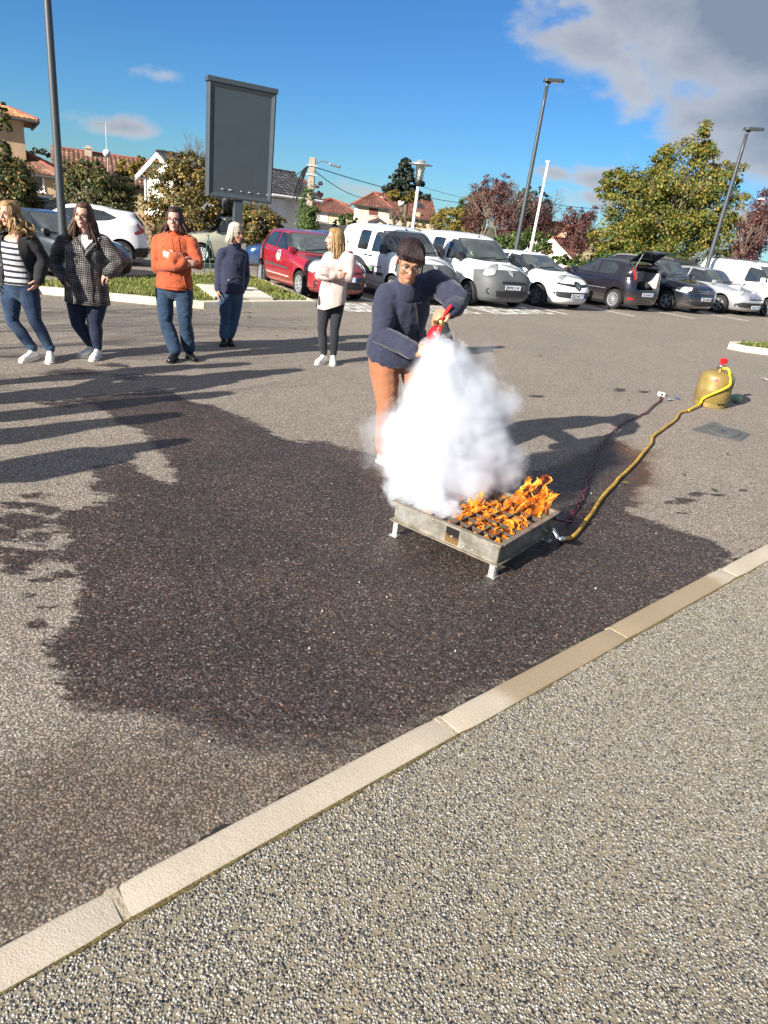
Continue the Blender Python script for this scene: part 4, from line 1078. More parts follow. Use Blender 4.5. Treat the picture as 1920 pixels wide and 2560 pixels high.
# ------------------------------------------------------------------ trees
def leaves(name, clumps, n, size, mat, parent, droop=0.3, fill=0.55, sub=None, spread=0.32):
 """clumps: (centre, radii, weight) in the parent's frame; leaf sized faces gathered in many small sprays"""
 clumps = [(np.array(c), np.array(r), w) for c, r, w in clumps]
 W = np.array([w for _, _, w in clumps], float); W /= W.sum()
 ns = sub or max(12, n // 55); P = []; Nn = []
 which = RNG.choice(len(clumps), ns, p=W)
 sc = np.zeros((ns, 3)); sr = np.zeros(ns); sd = np.zeros((ns, 3))
 for i, k in enumerate(which):
  c, r, _ = clumps[k]; v = RNG.normal(size=3); v /= np.linalg.norm(v)
  q = (fill + (1 - fill) * RNG.random()) ** 0.8; q = q if RNG.random() > .12 else q * 1.14
  sc[i] = c + v * r * q; sr[i] = r.mean() * spread * RNG.uniform(.5, 1.15); sd[i] = v
 idx = RNG.integers(0, ns, n); off = RNG.normal(size=(n, 3)); off *= (RNG.random(n) ** .5 / np.linalg.norm(off, axis=1))[:, None]
 off[:, 2] *= .7
 p = sc[idx] + off * sr[idx][:, None]
 nr = sd[idx] * .6 + off * .5 + RNG.normal(size=(n, 3)) * .55 + np.array([0, 0, .35]); nr /= np.linalg.norm(nr, axis=1)[:, None]
 t = RNG.normal(size=(n, 3)) + np.array([0, 0, -droop * 2]); t -= nr * (t * nr).sum(1)[:, None]; t /= np.linalg.norm(t, axis=1)[:, None]
 b = np.cross(nr, t); s = size * RNG.uniform(.6, 1.25, n)
 s1 = s[:, None]; V = np.stack([p - t * s1 * .5, p + b * s1 * .38 - nr * s1 * .06, p + t * s1 * .55, p - b * s1 * .38 - nr * s1 * .06], 1).reshape(-1, 3)
 F = np.arange(n * 4).reshape(n, 4)
 return np_mesh(name, V, F, mat, parent)
def limbs(mb, p, d, L, r, depth, rng, spread=.7, up=.25, kids=3):
 p = Vector(p); d = Vector(d).normalized(); pts = [p]; q = p.copy(); dd = d.copy(); n = 4
 for k in range(n):
  dd = (dd + Vector((rng.uniform(-.16, .16), rng.uniform(-.16, .16), rng.uniform(-.05, .12)))).normalized(); q = q + dd * (L / n); pts.append(q.copy())
 mb.tube(pts, [r * (1 - .45 * i / n) for i in range(n + 1)], 6 if r > .03 else 4, cap=False)
 if depth <= 0: return
 for k in range(kids):
  i = rng.randint(2, n); a = rng.uniform(0, 2 * math.pi); o = dd.orthogonal().normalized(); o = Quaternion(dd, a) @ o
  nd = (dd * (1 - spread * .6) + o * spread + Vector((0, 0, up))).normalized()
  limbs(mb, pts[i], nd, L * rng.uniform(.55, .8), r * .55, depth - 1, rng, spread, up, kids)
def tree(name, label, base, height, clumps, n, size, mat, bark=None, trunk_r=.10, trunk_h=None, group=None, cat='tree', depth=3, seed=1, spread=.7, twigs=True, fill=.55, multi=1, lspread=.32, kids=3, sub=None, limb=.30):
 """clumps are given in world coordinates"""
 root = empty(name, base, 0, label, cat, group); b = Vector(base); rng = random.Random(seed)
 th = trunk_h if trunk_h is not None else height * .3
 mb = MB()
 for k in range(multi):
  d = Vector((rng.uniform(-.12, .12) * multi, rng.uniform(-.12, .12) * multi, 1)); s = Vector((rng.uniform(-.1, .1), rng.uniform(-.1, .1), 0)) * (multi - 1)
  top = s + d.normalized() * th
  mb.tube([s + Vector((0, 0, -.1)), s.lerp(top, .5) + Vector((rng.uniform(-.03, .03), 0, 0)), top], [trunk_r * 1.25, trunk_r, trunk_r * .85], 8, cap=False)
  if twigs:
   for j in range(4 if multi == 1 else 3):
    a = 2 * math.pi * (j + rng.random() * .6) / 4
    limbs(mb, top, Vector((math.cos(a) * spread, math.sin(a) * spread, 1)), (height - th) * limb, trunk_r * .55, depth, rng, spread, .3, kids)
   limbs(mb, top, (0, 0, 1), (height - th) * limb * 1.2, trunk_r * .6, depth, rng, spread, .3, kids)
 mb.build('trunk', bark or M['bark'], root, smooth=True)
 cl = [(np.array(c) - np.array(b), r, w) for c, r, w in clumps]
 leaves('crown', cl, n, size, mat, root, fill=fill, spread=lspread, sub=sub)
 return root
def pxr(Y): return (Y * .93) / F_PX            # metres per photo pixel at that distance
def blobs(Y, lst, ky=.8):
 k = pxr(Y); out = []
 for (u, v, ru, rv) in lst:
  out.append((tuple(at(u, v, Y)), (ru * k, ru * k * ky, rv * k), ru * rv))
 return out

HG = 'rounded trees along the tan garden wall'
Y = 23.3
tree('garden_tree', 'dark bushy tree with turning leaves at the left edge, topped by a bright sprig', gpt(28, 500, Y), 4, blobs(Y, [(20, 465, 78, 66), (6, 390, 30, 40), (55, 490, 40, 55), (10, 320, 14, 55)]), 14000, .085, M['leaf_dark'], trunk_r=.07, trunk_h=1.0, group=HG, seed=3)
tree('garden_tree', 'dense dark round tree between the tall post and the white gabled house', gpt(240, 540, Y), 3.2, blobs(Y, [(240, 490, 92, 72), (190, 470, 50, 60), (290, 510, 48, 52), (228, 430, 45, 30)]), 14000, .085, M['leaf_dark'], trunk_r=.07, trunk_h=1.0, group=HG, seed=4)
tree('garden_tree', 'leafy green and brown tree in front of the white gabled house', gpt(470, 550, Y), 3.4, blobs(Y, [(455, 490, 98, 92), (425, 480, 52, 55), (500, 520, 62, 60), (445, 415, 34, 34), (530, 480, 38, 70), (395, 530, 35, 40), (490, 430, 40, 50)]), 15000, .085, M['leaf_brown'], trunk_r=.07, trunk_h=1.0, group=HG, seed=5)
tree('garden_tree', 'low brownish tree seen under the tall grey sign', gpt(655, 590, Y), 2.6, blobs(Y, [(650, 565, 62, 50), (700, 590, 25, 25), (620, 575, 35, 45)]), 9000, .085, M['leaf_brown'], trunk_r=.06, trunk_h=.8, group=HG, seed=6)
tree('garden_tree', 'bushy tree right behind the sign post', gpt(585, 590, 24.3), 2.4, blobs(24.3, [(590, 560, 50, 55)]), 5000, .085, M['leaf_dark'], trunk_r=.06, trunk_h=.8, group=HG, seed=8)
tree('pale_tree', 'loose yellow green tree between the yellow house and the white gabled house', gpt(325, 470, 44), 4, blobs(44, [(322, 435, 30, 38), (345, 410, 18, 22), (300, 450, 25, 25)]), 2600, .16, M['leaf_yellow'], seed=7, trunk_r=.08)
tree('bare_tree', 'bare twiggy tree top showing above the dark roof left of the sign', gpt(492, 470, 50), at(492, 368, 50).z - gpt(492, 470, 50).z, blobs(50, [(492, 400, 25, 25)]), 60, .10, M['leaf_brown'], seed=11, depth=4, spread=.45, trunk_r=.10, kids=4, limb=.42)
tree('distant_tree', 'dark tree top behind the tan annex roof', gpt(105, 400, 70), 5, blobs(70, [(105, 382, 26, 10)]), 900, .2, M['leaf_conifer'], seed=12, twigs=False)
tree('red_shrub', 'red leaved shrub right of the ivy covered pole', gpt(790, 520, 46), 3.5, blobs(46, [(790, 500, 15, 42), (780, 530, 20, 25)]), 1800, .13, M['leaf_red'], seed=13, trunk_r=.05)
tree('green_shrub', 'dark green shrub behind the low cream wall', gpt(868, 570, 50), 2.2, blobs(50, [(870, 548, 24, 18), (850, 556, 16, 10)]), 2000, .12, M['leaf_green'], seed=14, trunk_r=.05, cat='shrub')
tree('small_conifer', 'narrow little conifer standing at the cream wall', gpt(835, 580, 41), 1.5, blobs(41, [(836, 566, 7, 14)]), 900, .08, M['leaf_conifer'], seed=15, trunk_r=.04, twigs=False, cat='conifer')
def cedar():
 Yc = 85; base = gpt(1012, 560, Yc); top = at(1013, 396, Yc); k = pxr(Yc)
 cl = []
 rng = random.Random(5)
 for i in range(64):
  t = (i + rng.random()) / 64; v = 399 + 98 * t; w = 5 + 52 * t ** .9 * rng.uniform(.75, 1.1); a = rng.choice((-1, -.7, -.4, 0, .4, .7, 1)) * rng.uniform(.8, 1)
  cl.append((tuple(at(1012 + a * w, v, Yc + rng.uniform(-2, 2))), (k * (9 + 13 * t), k * (9 + 13 * t), k * 5), 1 + t))
 tree('cedar', 'tall dark cedar with layered branches behind the lantern post', base, top.z - base.z, cl, 15000, .26, M['leaf_conifer'], seed=16, trunk_r=.25, trunk_h=(top.z - base.z) * .75, fill=.2, lspread=.6)
 tree('round_tree', 'olive green round tree in front of the cedar', gpt(985, 560, 80), 5, blobs(80, [(988, 490, 20, 12), (1028, 492, 20, 14)]), 2200, .25, M['leaf_yellow'], seed=17, trunk_r=.15)
cedar()
tree('evergreen', 'dark green round evergreen left of the purple leaved trees', gpt(1175, 590, 60), 5, blobs(60, [(1180, 520, 38, 38), (1165, 540, 28, 30), (1200, 505, 25, 28)]), 5000, .16, M['leaf_green'], seed=18, trunk_r=.12)
tree('pine', 'dark blue green pine behind the purple leaved trees', gpt(1350, 590, 62), 7, blobs(62, [(1338, 480, 20, 16), (1325, 505, 32, 22), (1360, 510, 22, 22), (1350, 545, 34, 25), (1305, 500, 18, 25)]), 5000, .18, M['leaf_conifer'], seed=19, trunk_r=.15, bark=M['bark'])
tree('yellow_shrub', 'wide yellow green shrub behind the two white vans', gpt(1140, 600, 44), 2.6, blobs(44, [(1120, 555, 42, 30), (1165, 555, 40, 32), (1140, 540, 38, 25), (1190, 570, 20, 28)]), 7000, .115, M['leaf_yellow'], seed=20, trunk_r=.05, cat='shrub')
tree('brown_shrub', 'thin brown shrub beside the lantern post', gpt(1010, 590, 48), 2.2, blobs(48, [(1012, 560, 26, 22), (1050, 568, 18, 16), (990, 570, 16, 14)]), 1500, .11, M['leaf_brown'], seed=21, trunk_r=.04, cat='shrub')
PG = 'purple leaved trees behind the parked cars'
def purple(label, lst, Yp, base_u, n, seed, th=.9):
 n = int(n * 2.4); base = gpt(base_u, 620, Yp); top = min(v - rv for (_, v, _, rv) in lst); h = at(base_u, top, Yp).z - base.z
 tree('purple_tree', label, base, h * 1.02, blobs(Yp, lst), n, .085, M['leaf_red'], M['bark_pale'], trunk_r=.07, trunk_h=th, group=PG, seed=seed, depth=4, spread=.42, multi=2, kids=3, lspread=.40, fill=.25, sub=max(60, n // 30), limb=.33)
purple('purple leaved tree with the evergreen showing behind its left side', [(1205, 500, 38, 42), (1190, 540, 30, 45), (1215, 465, 16, 28)], 39, 1205, 2600, 31)
purple('purple leaved tree with bare twigs on top, left of the tall lamp post', [(1260, 510, 45, 50), (1275, 560, 42, 45), (1250, 470, 30, 30)], 38, 1265, 3400, 32)
purple('purple leaved tree standing between the tall lamp post and the white flagpole', [(1330, 540, 42, 48), (1350, 560, 36, 34), (1310, 510, 25, 28)], 39, 1325, 3000, 33)
purple('purple leaved tree right of the orange roofed house', [(1445, 580, 45, 50), (1470, 615, 40, 40), (1425, 555, 26, 35), (1470, 545, 25, 30)], 37, 1450, 3400, 34)
purple('purple leaved tree at the right edge behind the panel van', [(1880, 590, 45, 60), (1905, 540, 40, 60), (1865, 640, 45, 35)], 33, 1885, 4200, 35)
def hedge_bush(label, lst, Yb, n, mat, seed, name='shrub', size=.11):
 u = sum(l[0] for l in lst) / len(lst); v = max(l[1] + l[3] for l in lst)
 tree(name, label, gpt(u, v, Yb), 1.2, blobs(Yb, lst, 1.0), n, size, mat, seed=seed, trunk_r=.04, trunk_h=.3, cat='shrub', fill=.35)
hedge_bush('green hedge behind the white hatchback at the foot of the purple trees', [(1290, 605, 48, 28), (1340, 600, 40, 30), (1255, 610, 30, 24)], 36, 4500, M['leaf_green'], 41, 'hedge')
hedge_bush('small brown shrub in front of the red roofed annex', [(1362, 628, 22, 26)], 36, 1300, M['leaf_brown'], 42)
hedge_bush('low green hedge behind the black hatchback', [(1445, 655, 40, 16), (1400, 650, 25, 14)], 36, 2600, M['leaf_green'], 43, 'hedge')
hedge_bush('pale cream shrub left of the maple trunk', [(1468, 640, 16, 18), (1480, 625, 10, 12)], 33, 1400, M['leaf_pale'], 44)
hedge_bush('blue grey conifer shrub under the right side of the maple', [(1765, 650, 35, 28), (1800, 630, 26, 30), (1720, 660, 20, 16)], 31, 4500, M['leaf_blue'], 45, 'conifer_shrub', .09)
hedge_bush('dark green shrub behind the dark estate under the maple', [(1600, 650, 70, 22), (1680, 655, 50, 18), (1530, 650, 40, 20)], 33, 5000, M['leaf_green'], 46)
def outside_tree():
 """a bare tree left of the picture: only its twig shadows reach into view"""
 b = Vector((-12.6, 0.4, 0)); b.z = float(gz(b.x, b.y)); r = empty('bare_tree', b, 0, 'leafless tree standing left of the picture, its twig shadows streak the asphalt', 'tree'); rng = random.Random(77); m = MB(); m.tube([(0, 0, -.1), (0, 0, 1.2), (.05, 0, 2.6)], [.12, .10, .08], 8, cap=False)
 for k in range(6): limbs(m, (.05 * k / 6, 0, 1.8 + .14 * k), (math.cos(k * 1.05) * .8, math.sin(k * 1.05) * .8, .8), 2.4, .05, 4, rng, .6, .15, 3)
 m.build('trunk', M['bark'], r)
outside_tree()
def maple():
 Ym = 34; lst = [(1560, 590, 80, 60), (1640, 560, 90, 75), (1740, 560, 85, 75), (1800, 590, 55, 55), (1590, 490, 75, 60), (1680, 460, 85, 70), (1770, 470, 70, 65), (1540, 450, 35, 32), (1520, 480, 35, 28), (1740, 380, 50, 52), (1660, 390, 38, 42), (1770, 350, 40, 35), (1820, 430, 40, 30), (1840, 520, 32, 45), (1620, 630, 110, 32), (1760, 630, 70, 30), (1510, 630, 35, 30)]
 base = gpt(1655, 660, Ym)
 tree('maple', 'big maple turning from green to yellow behind the right end of the car row', base, at(1755, 310, Ym).z - base.z, blobs(Ym, lst, .85), 56000, .112, M['leaf_maple'], M['bark_pale'], trunk_r=.13, trunk_h=1.1, seed=51, depth=4, spread=.55, multi=2, lspread=.46, fill=.3, sub=560, limb=.28)
maple()

# ------------------------------------------------------------------ posts and wires
LG = 'tall dark car park lamp posts'
def lamp_post(label, u, v, Yl, height, head_dir=Vector((0.98, 0.2, 0))):
 b = gpt(u, v, Yl); b.z += .1
 r = empty('lamp_post', b, math.atan2(head_dir.y, head_dir.x), label, 'lamp post', LG)
 mb = MB(); n = 10; mb.tube([(0, 0, height * k / n) for k in range(n + 1)], [.088 - .033 * k / n for k in range(n + 1)], 14); mb.build('pole', M['dark_pole'], r, smooth=True)
 mb = MB(); mb.tube([(0, 0, height - .05), (0, 0, height + .10)], [.05, .05], 10); mb.tube([(0, 0, height + .08), (.1, 0, height + .12)], .045, 8); mb.build('bracket', M['dark_pole'], r)
 prof = [(-.16, -.10), (-.10, -.15), (.42, -.15), (.52, -.09), (.52, .09), (.42, .15), (-.10, .15), (-.16, .10)]
 R = Matrix.Rotation(rad(-5), 3, 'Y'); mb = MB()
 mb.add([R @ Vector((x, y, 0)) + Vector((.02, 0, height + .12)) for x, y in prof] + [R @ Vector((x * .92 + .02, y * .8, .085)) + Vector((.02, 0, height + .12)) for x, y in prof], [tuple(range(7, -1, -1)), tuple(range(8, 16))] + [(i, (i + 1) % 8, 8 + (i + 1) % 8, 8 + i) for i in range(8)])
 mb.build('lamp_head', M['dark_pole'], r); mb = MB(); mb.box(R @ Vector((.22, 0, -.008)) + Vector((.02, 0, height + .12)), (.42, .22, .012), R); mb.build('lamp_glass', M['lamp_glass'], r)
M['lamp_glass'] = plain('lamp_glass', (.35, .36, .33), .2)
lamp_post('tall dark lamp post rising behind the woman in the checked coat', 166, 712, 14.35, 7.0)
lamp_post('tall dark lamp post behind the two white vans', 1291, 620, 26, at(1370, 206, 26).z - float(gz(at(1291, 620, 26).x, 26)) - .1)
lamp_post('tall dark lamp post in front of the right side of the maple', 1777, 635, 26, at(1869, 327, 26).z - float(gz(at(1777, 635, 26).x, 26)) - .1)

def lantern():
 Yl = 30; b = gpt(1033, 560, Yl); b.z += .1; top = at(1041, 465, Yl).z - b.z; k = pxr(Yl)
 r = empty('lantern_post', b, 0, 'white post with a glass lantern and flat disc cap behind the white vans', 'street lamp')
 mb = MB(); mb.tube([(0, 0, 0), (0, 0, top)], [.075, .06], 12); mb.build('pole', M['white_paint'], r, True)
 mb = MB(); mb.lathe([(.06, top - .02), (.10, top + .05), (.17, top + .17), (.16, top + .19)], seg=16); mb.build('lantern_base', M['black_plastic'], r, True)
 mb = MB(); mb.lathe([(.155, top + .19), (.19, top + .75), (.185, top + .75), (.15, top + .19)], seg=18); mb.build('lantern_glass', M['lantern_glass'], r, True)
 mb = MB(); mb.tube([(0, 0, top + .2), (0, 0, top + .62)], .07, 10); mb.build('bulb', M['white_paint'], r, True)
 mb = MB(); mb.lathe([(.19, top + .74), (.46, top + .76), (.47, top + .79), (.20, top + .84), (.17, top + .92), (0, top + .97)], seg=24); mb.build('cap', M['galv'], r, True)
def _lg():
 t = NT('lantern_glass'); g = t.N('ShaderNodeBsdfGlass', {'Color': (.85, .88, .86), 'Roughness': .08, 'IOR': 1.2}); tr = t.N('ShaderNodeBsdfTransparent', {'Color': (.9, .92, .9)})
 mx = t.N('ShaderNodeMixShader', {0: .55}); t.l.new(g.outputs[0], mx.inputs[1]); t.l.new(tr.outputs[0], mx.inputs[2]); t.l.new(mx.outputs[0], t.out.inputs[0]); return t.m
M['lantern_glass'] = _lg()
lantern()
def flagpole():
 Yf = 31; b = gpt(1327, 625, Yf); b.z += .1; H = at(1374, 408, Yf).z - b.z
 r = empty('flagpole', b, 0, 'bare white flagpole right of the tall lamp post', 'flagpole')
 mb = MB(); mb.tube([(0, 0, 0), (0, 0, H * .5), (0, 0, H)], [.075, .06, .045], 10); mb.build('pole', M['white_paint'], r, True)
 mb = MB(); mb.lathe([(.05, H), (.11, H + .02), (.11, H + .07), (.0, H + .09)], seg=12); mb.build('truck', M['white_paint'], r)
flagpole()
def pale_post():
 b = gpt(1888, 560, 40); H = at(1900, 500, 40).z - b.z
 r = empty('pale_post', b, 0, 'pale post with a flat cap among the purple leaves at the right edge', 'post'); mb = MB(); mb.tube([(0, 0, 0), (0, 0, H)], .09, 8); mb.build('pole', M['white_paint'], r); mb = MB(); mb.box((0, 0, H + .05), (.5, .25, .1), bevel=.02); mb.build('cap', M['white_paint'], r)
pale_post()
def ivy_pole():
 Yp = 36; b = gpt(775, 500, Yp); b.z += .05; top = at(778, 393, Yp); H = top.z - b.z
 r = empty('utility_pole', b, 0, 'concrete utility pole wrapped in green ivy with a small street light on top', 'utility pole')
 mb = MB(); mb.box((0, 0, H / 2), (.30, .24, H), bevel=.03); mb.build('pole', M['concrete_pole'], r)
 mb = MB(); mb.tube(catmull([(.12, -.1, H - .25), (.5, -.2, H - .12), (.9, -.3, H - .18)], 5), .025, 6); mb.build('lamp_arm', M['dark_pole'], r)
 mb = MB(); mb.box((1.12, -.36, H - .24), (.55, .2, .11), Matrix.Rotation(rad(8), 3, 'Y'), bevel=.04); mb.build('lamp_head', M['dark_alloy'], r)
 for z in (.35, .75):
  mb = MB(); mb.box((0, -.15, H - z), (.5, .06, .06)); mb.build('bracket', M['galv'], r)
 k = pxr(Yp); cl = []
 for (u, v, ru, rv) in [(772, 468, 9, 22), (771, 500, 15, 25), (770, 530, 22, 28), (769, 555, 30, 26), (772, 580, 34, 22), (766, 540, 20, 26)]:
  p = at(u, v, Yp) - b; cl.append((tuple(p), (ru * k, ru * k, rv * k), ru * rv))
 tag(leaves('ivy', cl, 9000, .085, M['leaf_ivy'], r, fill=.3, spread=.5), kind='stuff')
 mb = MB(); rng = random.Random(2)
 for i in range(9):
  p = Vector((-.2, -.1, H - .4)); q = Vector((-.5 - rng.random() * .3, -.1, H - 1.1 - rng.random() * .9)); mb.tube(catmull([p, p.lerp(q, .4) + Vector((rng.uniform(-.15, .1), 0, .1)), p.lerp(q, .8) + Vector((rng.uniform(-.1, .1), 0, 0)), q], 4), .025, 4)
 mb.build('cable_bundle', M['black_plastic'], r)
 topw = Vector((b.x, b.y, b.z + H - .3))
 def wire(label, a, c, sag, n=14):
  a, c = Vector(a), Vector(c); pts = [a.lerp(c, i / n) - Vector((0, 0, sag * 4 * (i / n) * (1 - i / n))) for i in range(n + 1)]
  o = pts[0]; mb = MB(); mb.tube([p - o for p in pts], .022, 5); w = mb.build('overhead_wire', M['black_plastic']); w.location = o; tag(w, label, 'wire', 'overhead wires')
 wire('overhead wire from the ivy covered pole to the left behind the sign', topw, at(560, 470, 42), .5)
 wire('upper overhead wire from the ivy covered pole to the right', topw + Vector((.1, 0, -.1)), at(1290, 512, 75), .6)
 wire('lower overhead wire from the ivy covered pole to the far roofs', topw + Vector((.1, 0, -.25)), at(975, 470, 95), 1.2)
 wire('overhead wire in front of the white gabled house', at(280, 437, 42), at(400, 441, 34), .1)
 wire('overhead wire right of the cedar', at(1060, 468, 85), at(1400, 520, 90), .6)
 wire('overhead wire running from the pine to the maple', at(1370, 508, 60), at(1560, 522, 62), .15)
ivy_pole()
def stakes():
 top = at(521, 604, 18.2)
 for i, (u, v) in enumerate([(508, 699), (528, 698), (546, 686)]):
  p = G(u, v); o = empty('tree_stake', p, 0, ['green stake with its foot nearest the orange jacket, one of three leaning together', 'middle green stake, the upright one of three leaning together', 'green stake nearest the grey haired woman, one of three leaning together'][i], 'stake', 'green stakes leaning together')
  mb = MB(); q = top + Vector((0.03 * (i - 1), .03 * i, 0)); mb.tube([(0, 0, -.02), q - p + (q - p).normalized() * (.15 if i == 1 else .02)], .016, 6); mb.build('stake_rod', M['green_stake'], o)
M['green_stake'] = plain('green_stake', (.015, .09, .06), .4)
stakes()

# ------------------------------------------------------------------ the tall blank sign
def sign():
 base = G(588, 728, .15); base.z = float(gz(base.x, base.y)) + .262
 ang = rad(29); r = empty('tall_sign', base, ang, 'tall blank dark grey sign panel with a raised frame on a single post', 'sign')
 Ys = base.y; c = at(602, 350, Ys)
 zt = at(609, 219, Ys).z - base.z; zb = at(598, 500, Ys).z - base.z
 W = 1.27; H = zt - zb; zc = (zt + zb) / 2; ox = (c.x - base.x) / math.cos(ang) * .55
 mb = MB(); mb.box((0, 0, zb / 2 + .1), (.17, .13, zb + .2), bevel=.012); mb.build('post', M['panel_frame'], r)
 mb = MB(); mb.box((0, 0, .008), (.34, .3, .016)); mb.build('foot_plate', M['galv'], r)
 T = .20
 mb = MB(); mb.box((ox, 0, zc), (W - .02, T - .03, H - .02)); mb.build('panel_core', M['panel_frame'], r)
 fw = .15
 o1 = (W / 2, H / 2); i1 = (W / 2 - fw, H / 2 - fw)
 names = [((-1, -1), (1, -1)), ((1, -1), (1, 1)), ((1, 1), (-1, 1)), ((-1, 1), (-1, -1))]
 for (a, b) in names:
  A, B = Vector((ox + a[0] * o1[0], -T / 2, zc + a[1] * o1[1])), Vector((ox + b[0] * o1[0], -T / 2, zc + b[1] * o1[1]))
  Ai, Bi = Vector((ox + a[0] * i1[0], -T / 2 + .045, zc + a[1] * i1[1])), Vector((ox + b[0] * i1[0], -T / 2 + .045, zc + b[1] * i1[1]))
  lip = Vector((0, -.022, 0)); Al, Bl = A.lerp(Ai, .18) + lip, B.lerp(Bi, .18) + lip
  back = Vector((0, T, 0))
  mb = MB(); mb.add([A, B, Bl, Al, Bi, Ai, A + back, B + back], [(0, 1, 2, 3), (3, 2, 4, 5), (1, 0, 6, 7)]); fo = mb.build('frame_profile', M['panel_frame'], r)
  bm = bmesh.new(); bm.from_mesh(fo.data); bmesh.ops.recalc_face_normals(bm, faces=bm.faces[:]); bm.to_mesh(fo.data); bm.free()
 mb = MB(); mb.box((ox, -T / 2 + .040, zc), (W - 2 * fw + .01, .02, H - 2 * fw + .01)); mb.build('panel_face', M['panel_grey'], r)
 mb = MB(); mb.box((ox, -.004, zt + .035), (W + .05, T + .05, .085), bevel=.008); mb.build('top_cap', M['panel_frame'], r)
 for k in range(7):
  mb = MB(); mb.box((ox - W / 2 + .3 + k * .17 + random.uniform(-.04, .04), -T / 2 - .004, zb + .16), (random.uniform(.02, .06), .006, .012)); mb.build('paint_chip', M['plate_white'], r)
sign()
# ------------------------------------------------------------------ vehicles
def ring_interp(R, sub):
 """Catmull-Rom through the control rings"""
 A = np.array(R, float); A = np.vstack([2 * A[0] - A[1], A, 2 * A[-1] - A[-2]]); out = []
 for i in range(1, len(A) - 2):
  for k in range(sub):
   t = k / sub; a, b, c, d = A[i - 1], A[i], A[i + 1], A[i + 2]
   cm = 0.5 * (2 * b + (c - a) * t + (2 * a - 5 * b + 4 * c - d) * t ** 2 + (3 * b - a - 3 * c + d) * t ** 3)
   out.append(cm * 0.75 + (b + (c - b) * t) * 0.25)
 out.append(A[-2]); return out
def car_shell(R, npt=84, sub=4):
 """rings: (front x, front z, side z, rear z, rear x, half width, front exponent, rear exponent)"""
 rings = ring_interp(R, sub); vs = []
 base = np.linspace(0, 2 * math.pi, 1441)[:-1]
 for (xf, zf, zs, zr, xr, hw, pf, pr) in rings:
  c, s = np.cos(base), np.sin(base); xm = (xf + xr) / 2; hl = (xf - xr) / 2
  ex = np.where(c >= 0, 2 / pf, 2 / pr)
  x = np.sign(c) * np.abs(c) ** ex * hl; y = np.sign(s) * np.abs(s) ** ex * hw
  cl = np.concatenate([[0], np.cumsum(np.hypot(np.diff(np.append(x, x[0])), np.diff(np.append(y, y[0]))))])
  tt = np.linspace(0, cl[-1], npt + 1)[:-1]
  xi = np.interp(tt, cl, np.append(x, x[0])); yi = np.interp(tt, cl, np.append(y, y[0]))
  uf = np.clip(xi / hl, 0, 1) ** 2; ur = np.clip(-xi / hl, 0, 1) ** 2
  zi = zs + (zf - zs) * uf * (xi > 0) + (zr - zs) * ur * (xi <= 0)
  vs += list(zip(xi + xm, yi, zi))
 n = len(rings); fs = []
 for i in range(n - 1):
  for k in range(npt):
   k2 = (k + 1) % npt; fs.append((i * npt + k, i * npt + k2, (i + 1) * npt + k2, (i + 1) * npt + k))
 fs.append(tuple(range(npt - 1, -1, -1))); fs.append(tuple((n - 1) * npt + k for k in range(npt)))
 me = bpy.data.meshes.new('body'); me.from_pydata([tuple(map(float, p)) for p in vs], [], fs)
 bm = bmesh.new(); bm.from_mesh(me); bmesh.ops.recalc_face_normals(bm, faces=bm.faces[:]); bm.to_mesh(me); bm.free()
 return me
def boolean(me, cutters, mat_after=None):
 o = bpy.data.objects.new('tmp', me); COL.objects.link(o); tmp = []
 for c in cutters:
  q = bpy.data.objects.new('cut', c); COL.objects.link(q); tmp.append(q)
  m = o.modifiers.new('b', 'BOOLEAN'); m.operation = 'DIFFERENCE'; m.object = q; m.solver = 'EXACT'
 out = evaluated(o)
 for q in tmp: bpy.data.objects.remove(q)
 bpy.data.objects.remove(o); return out

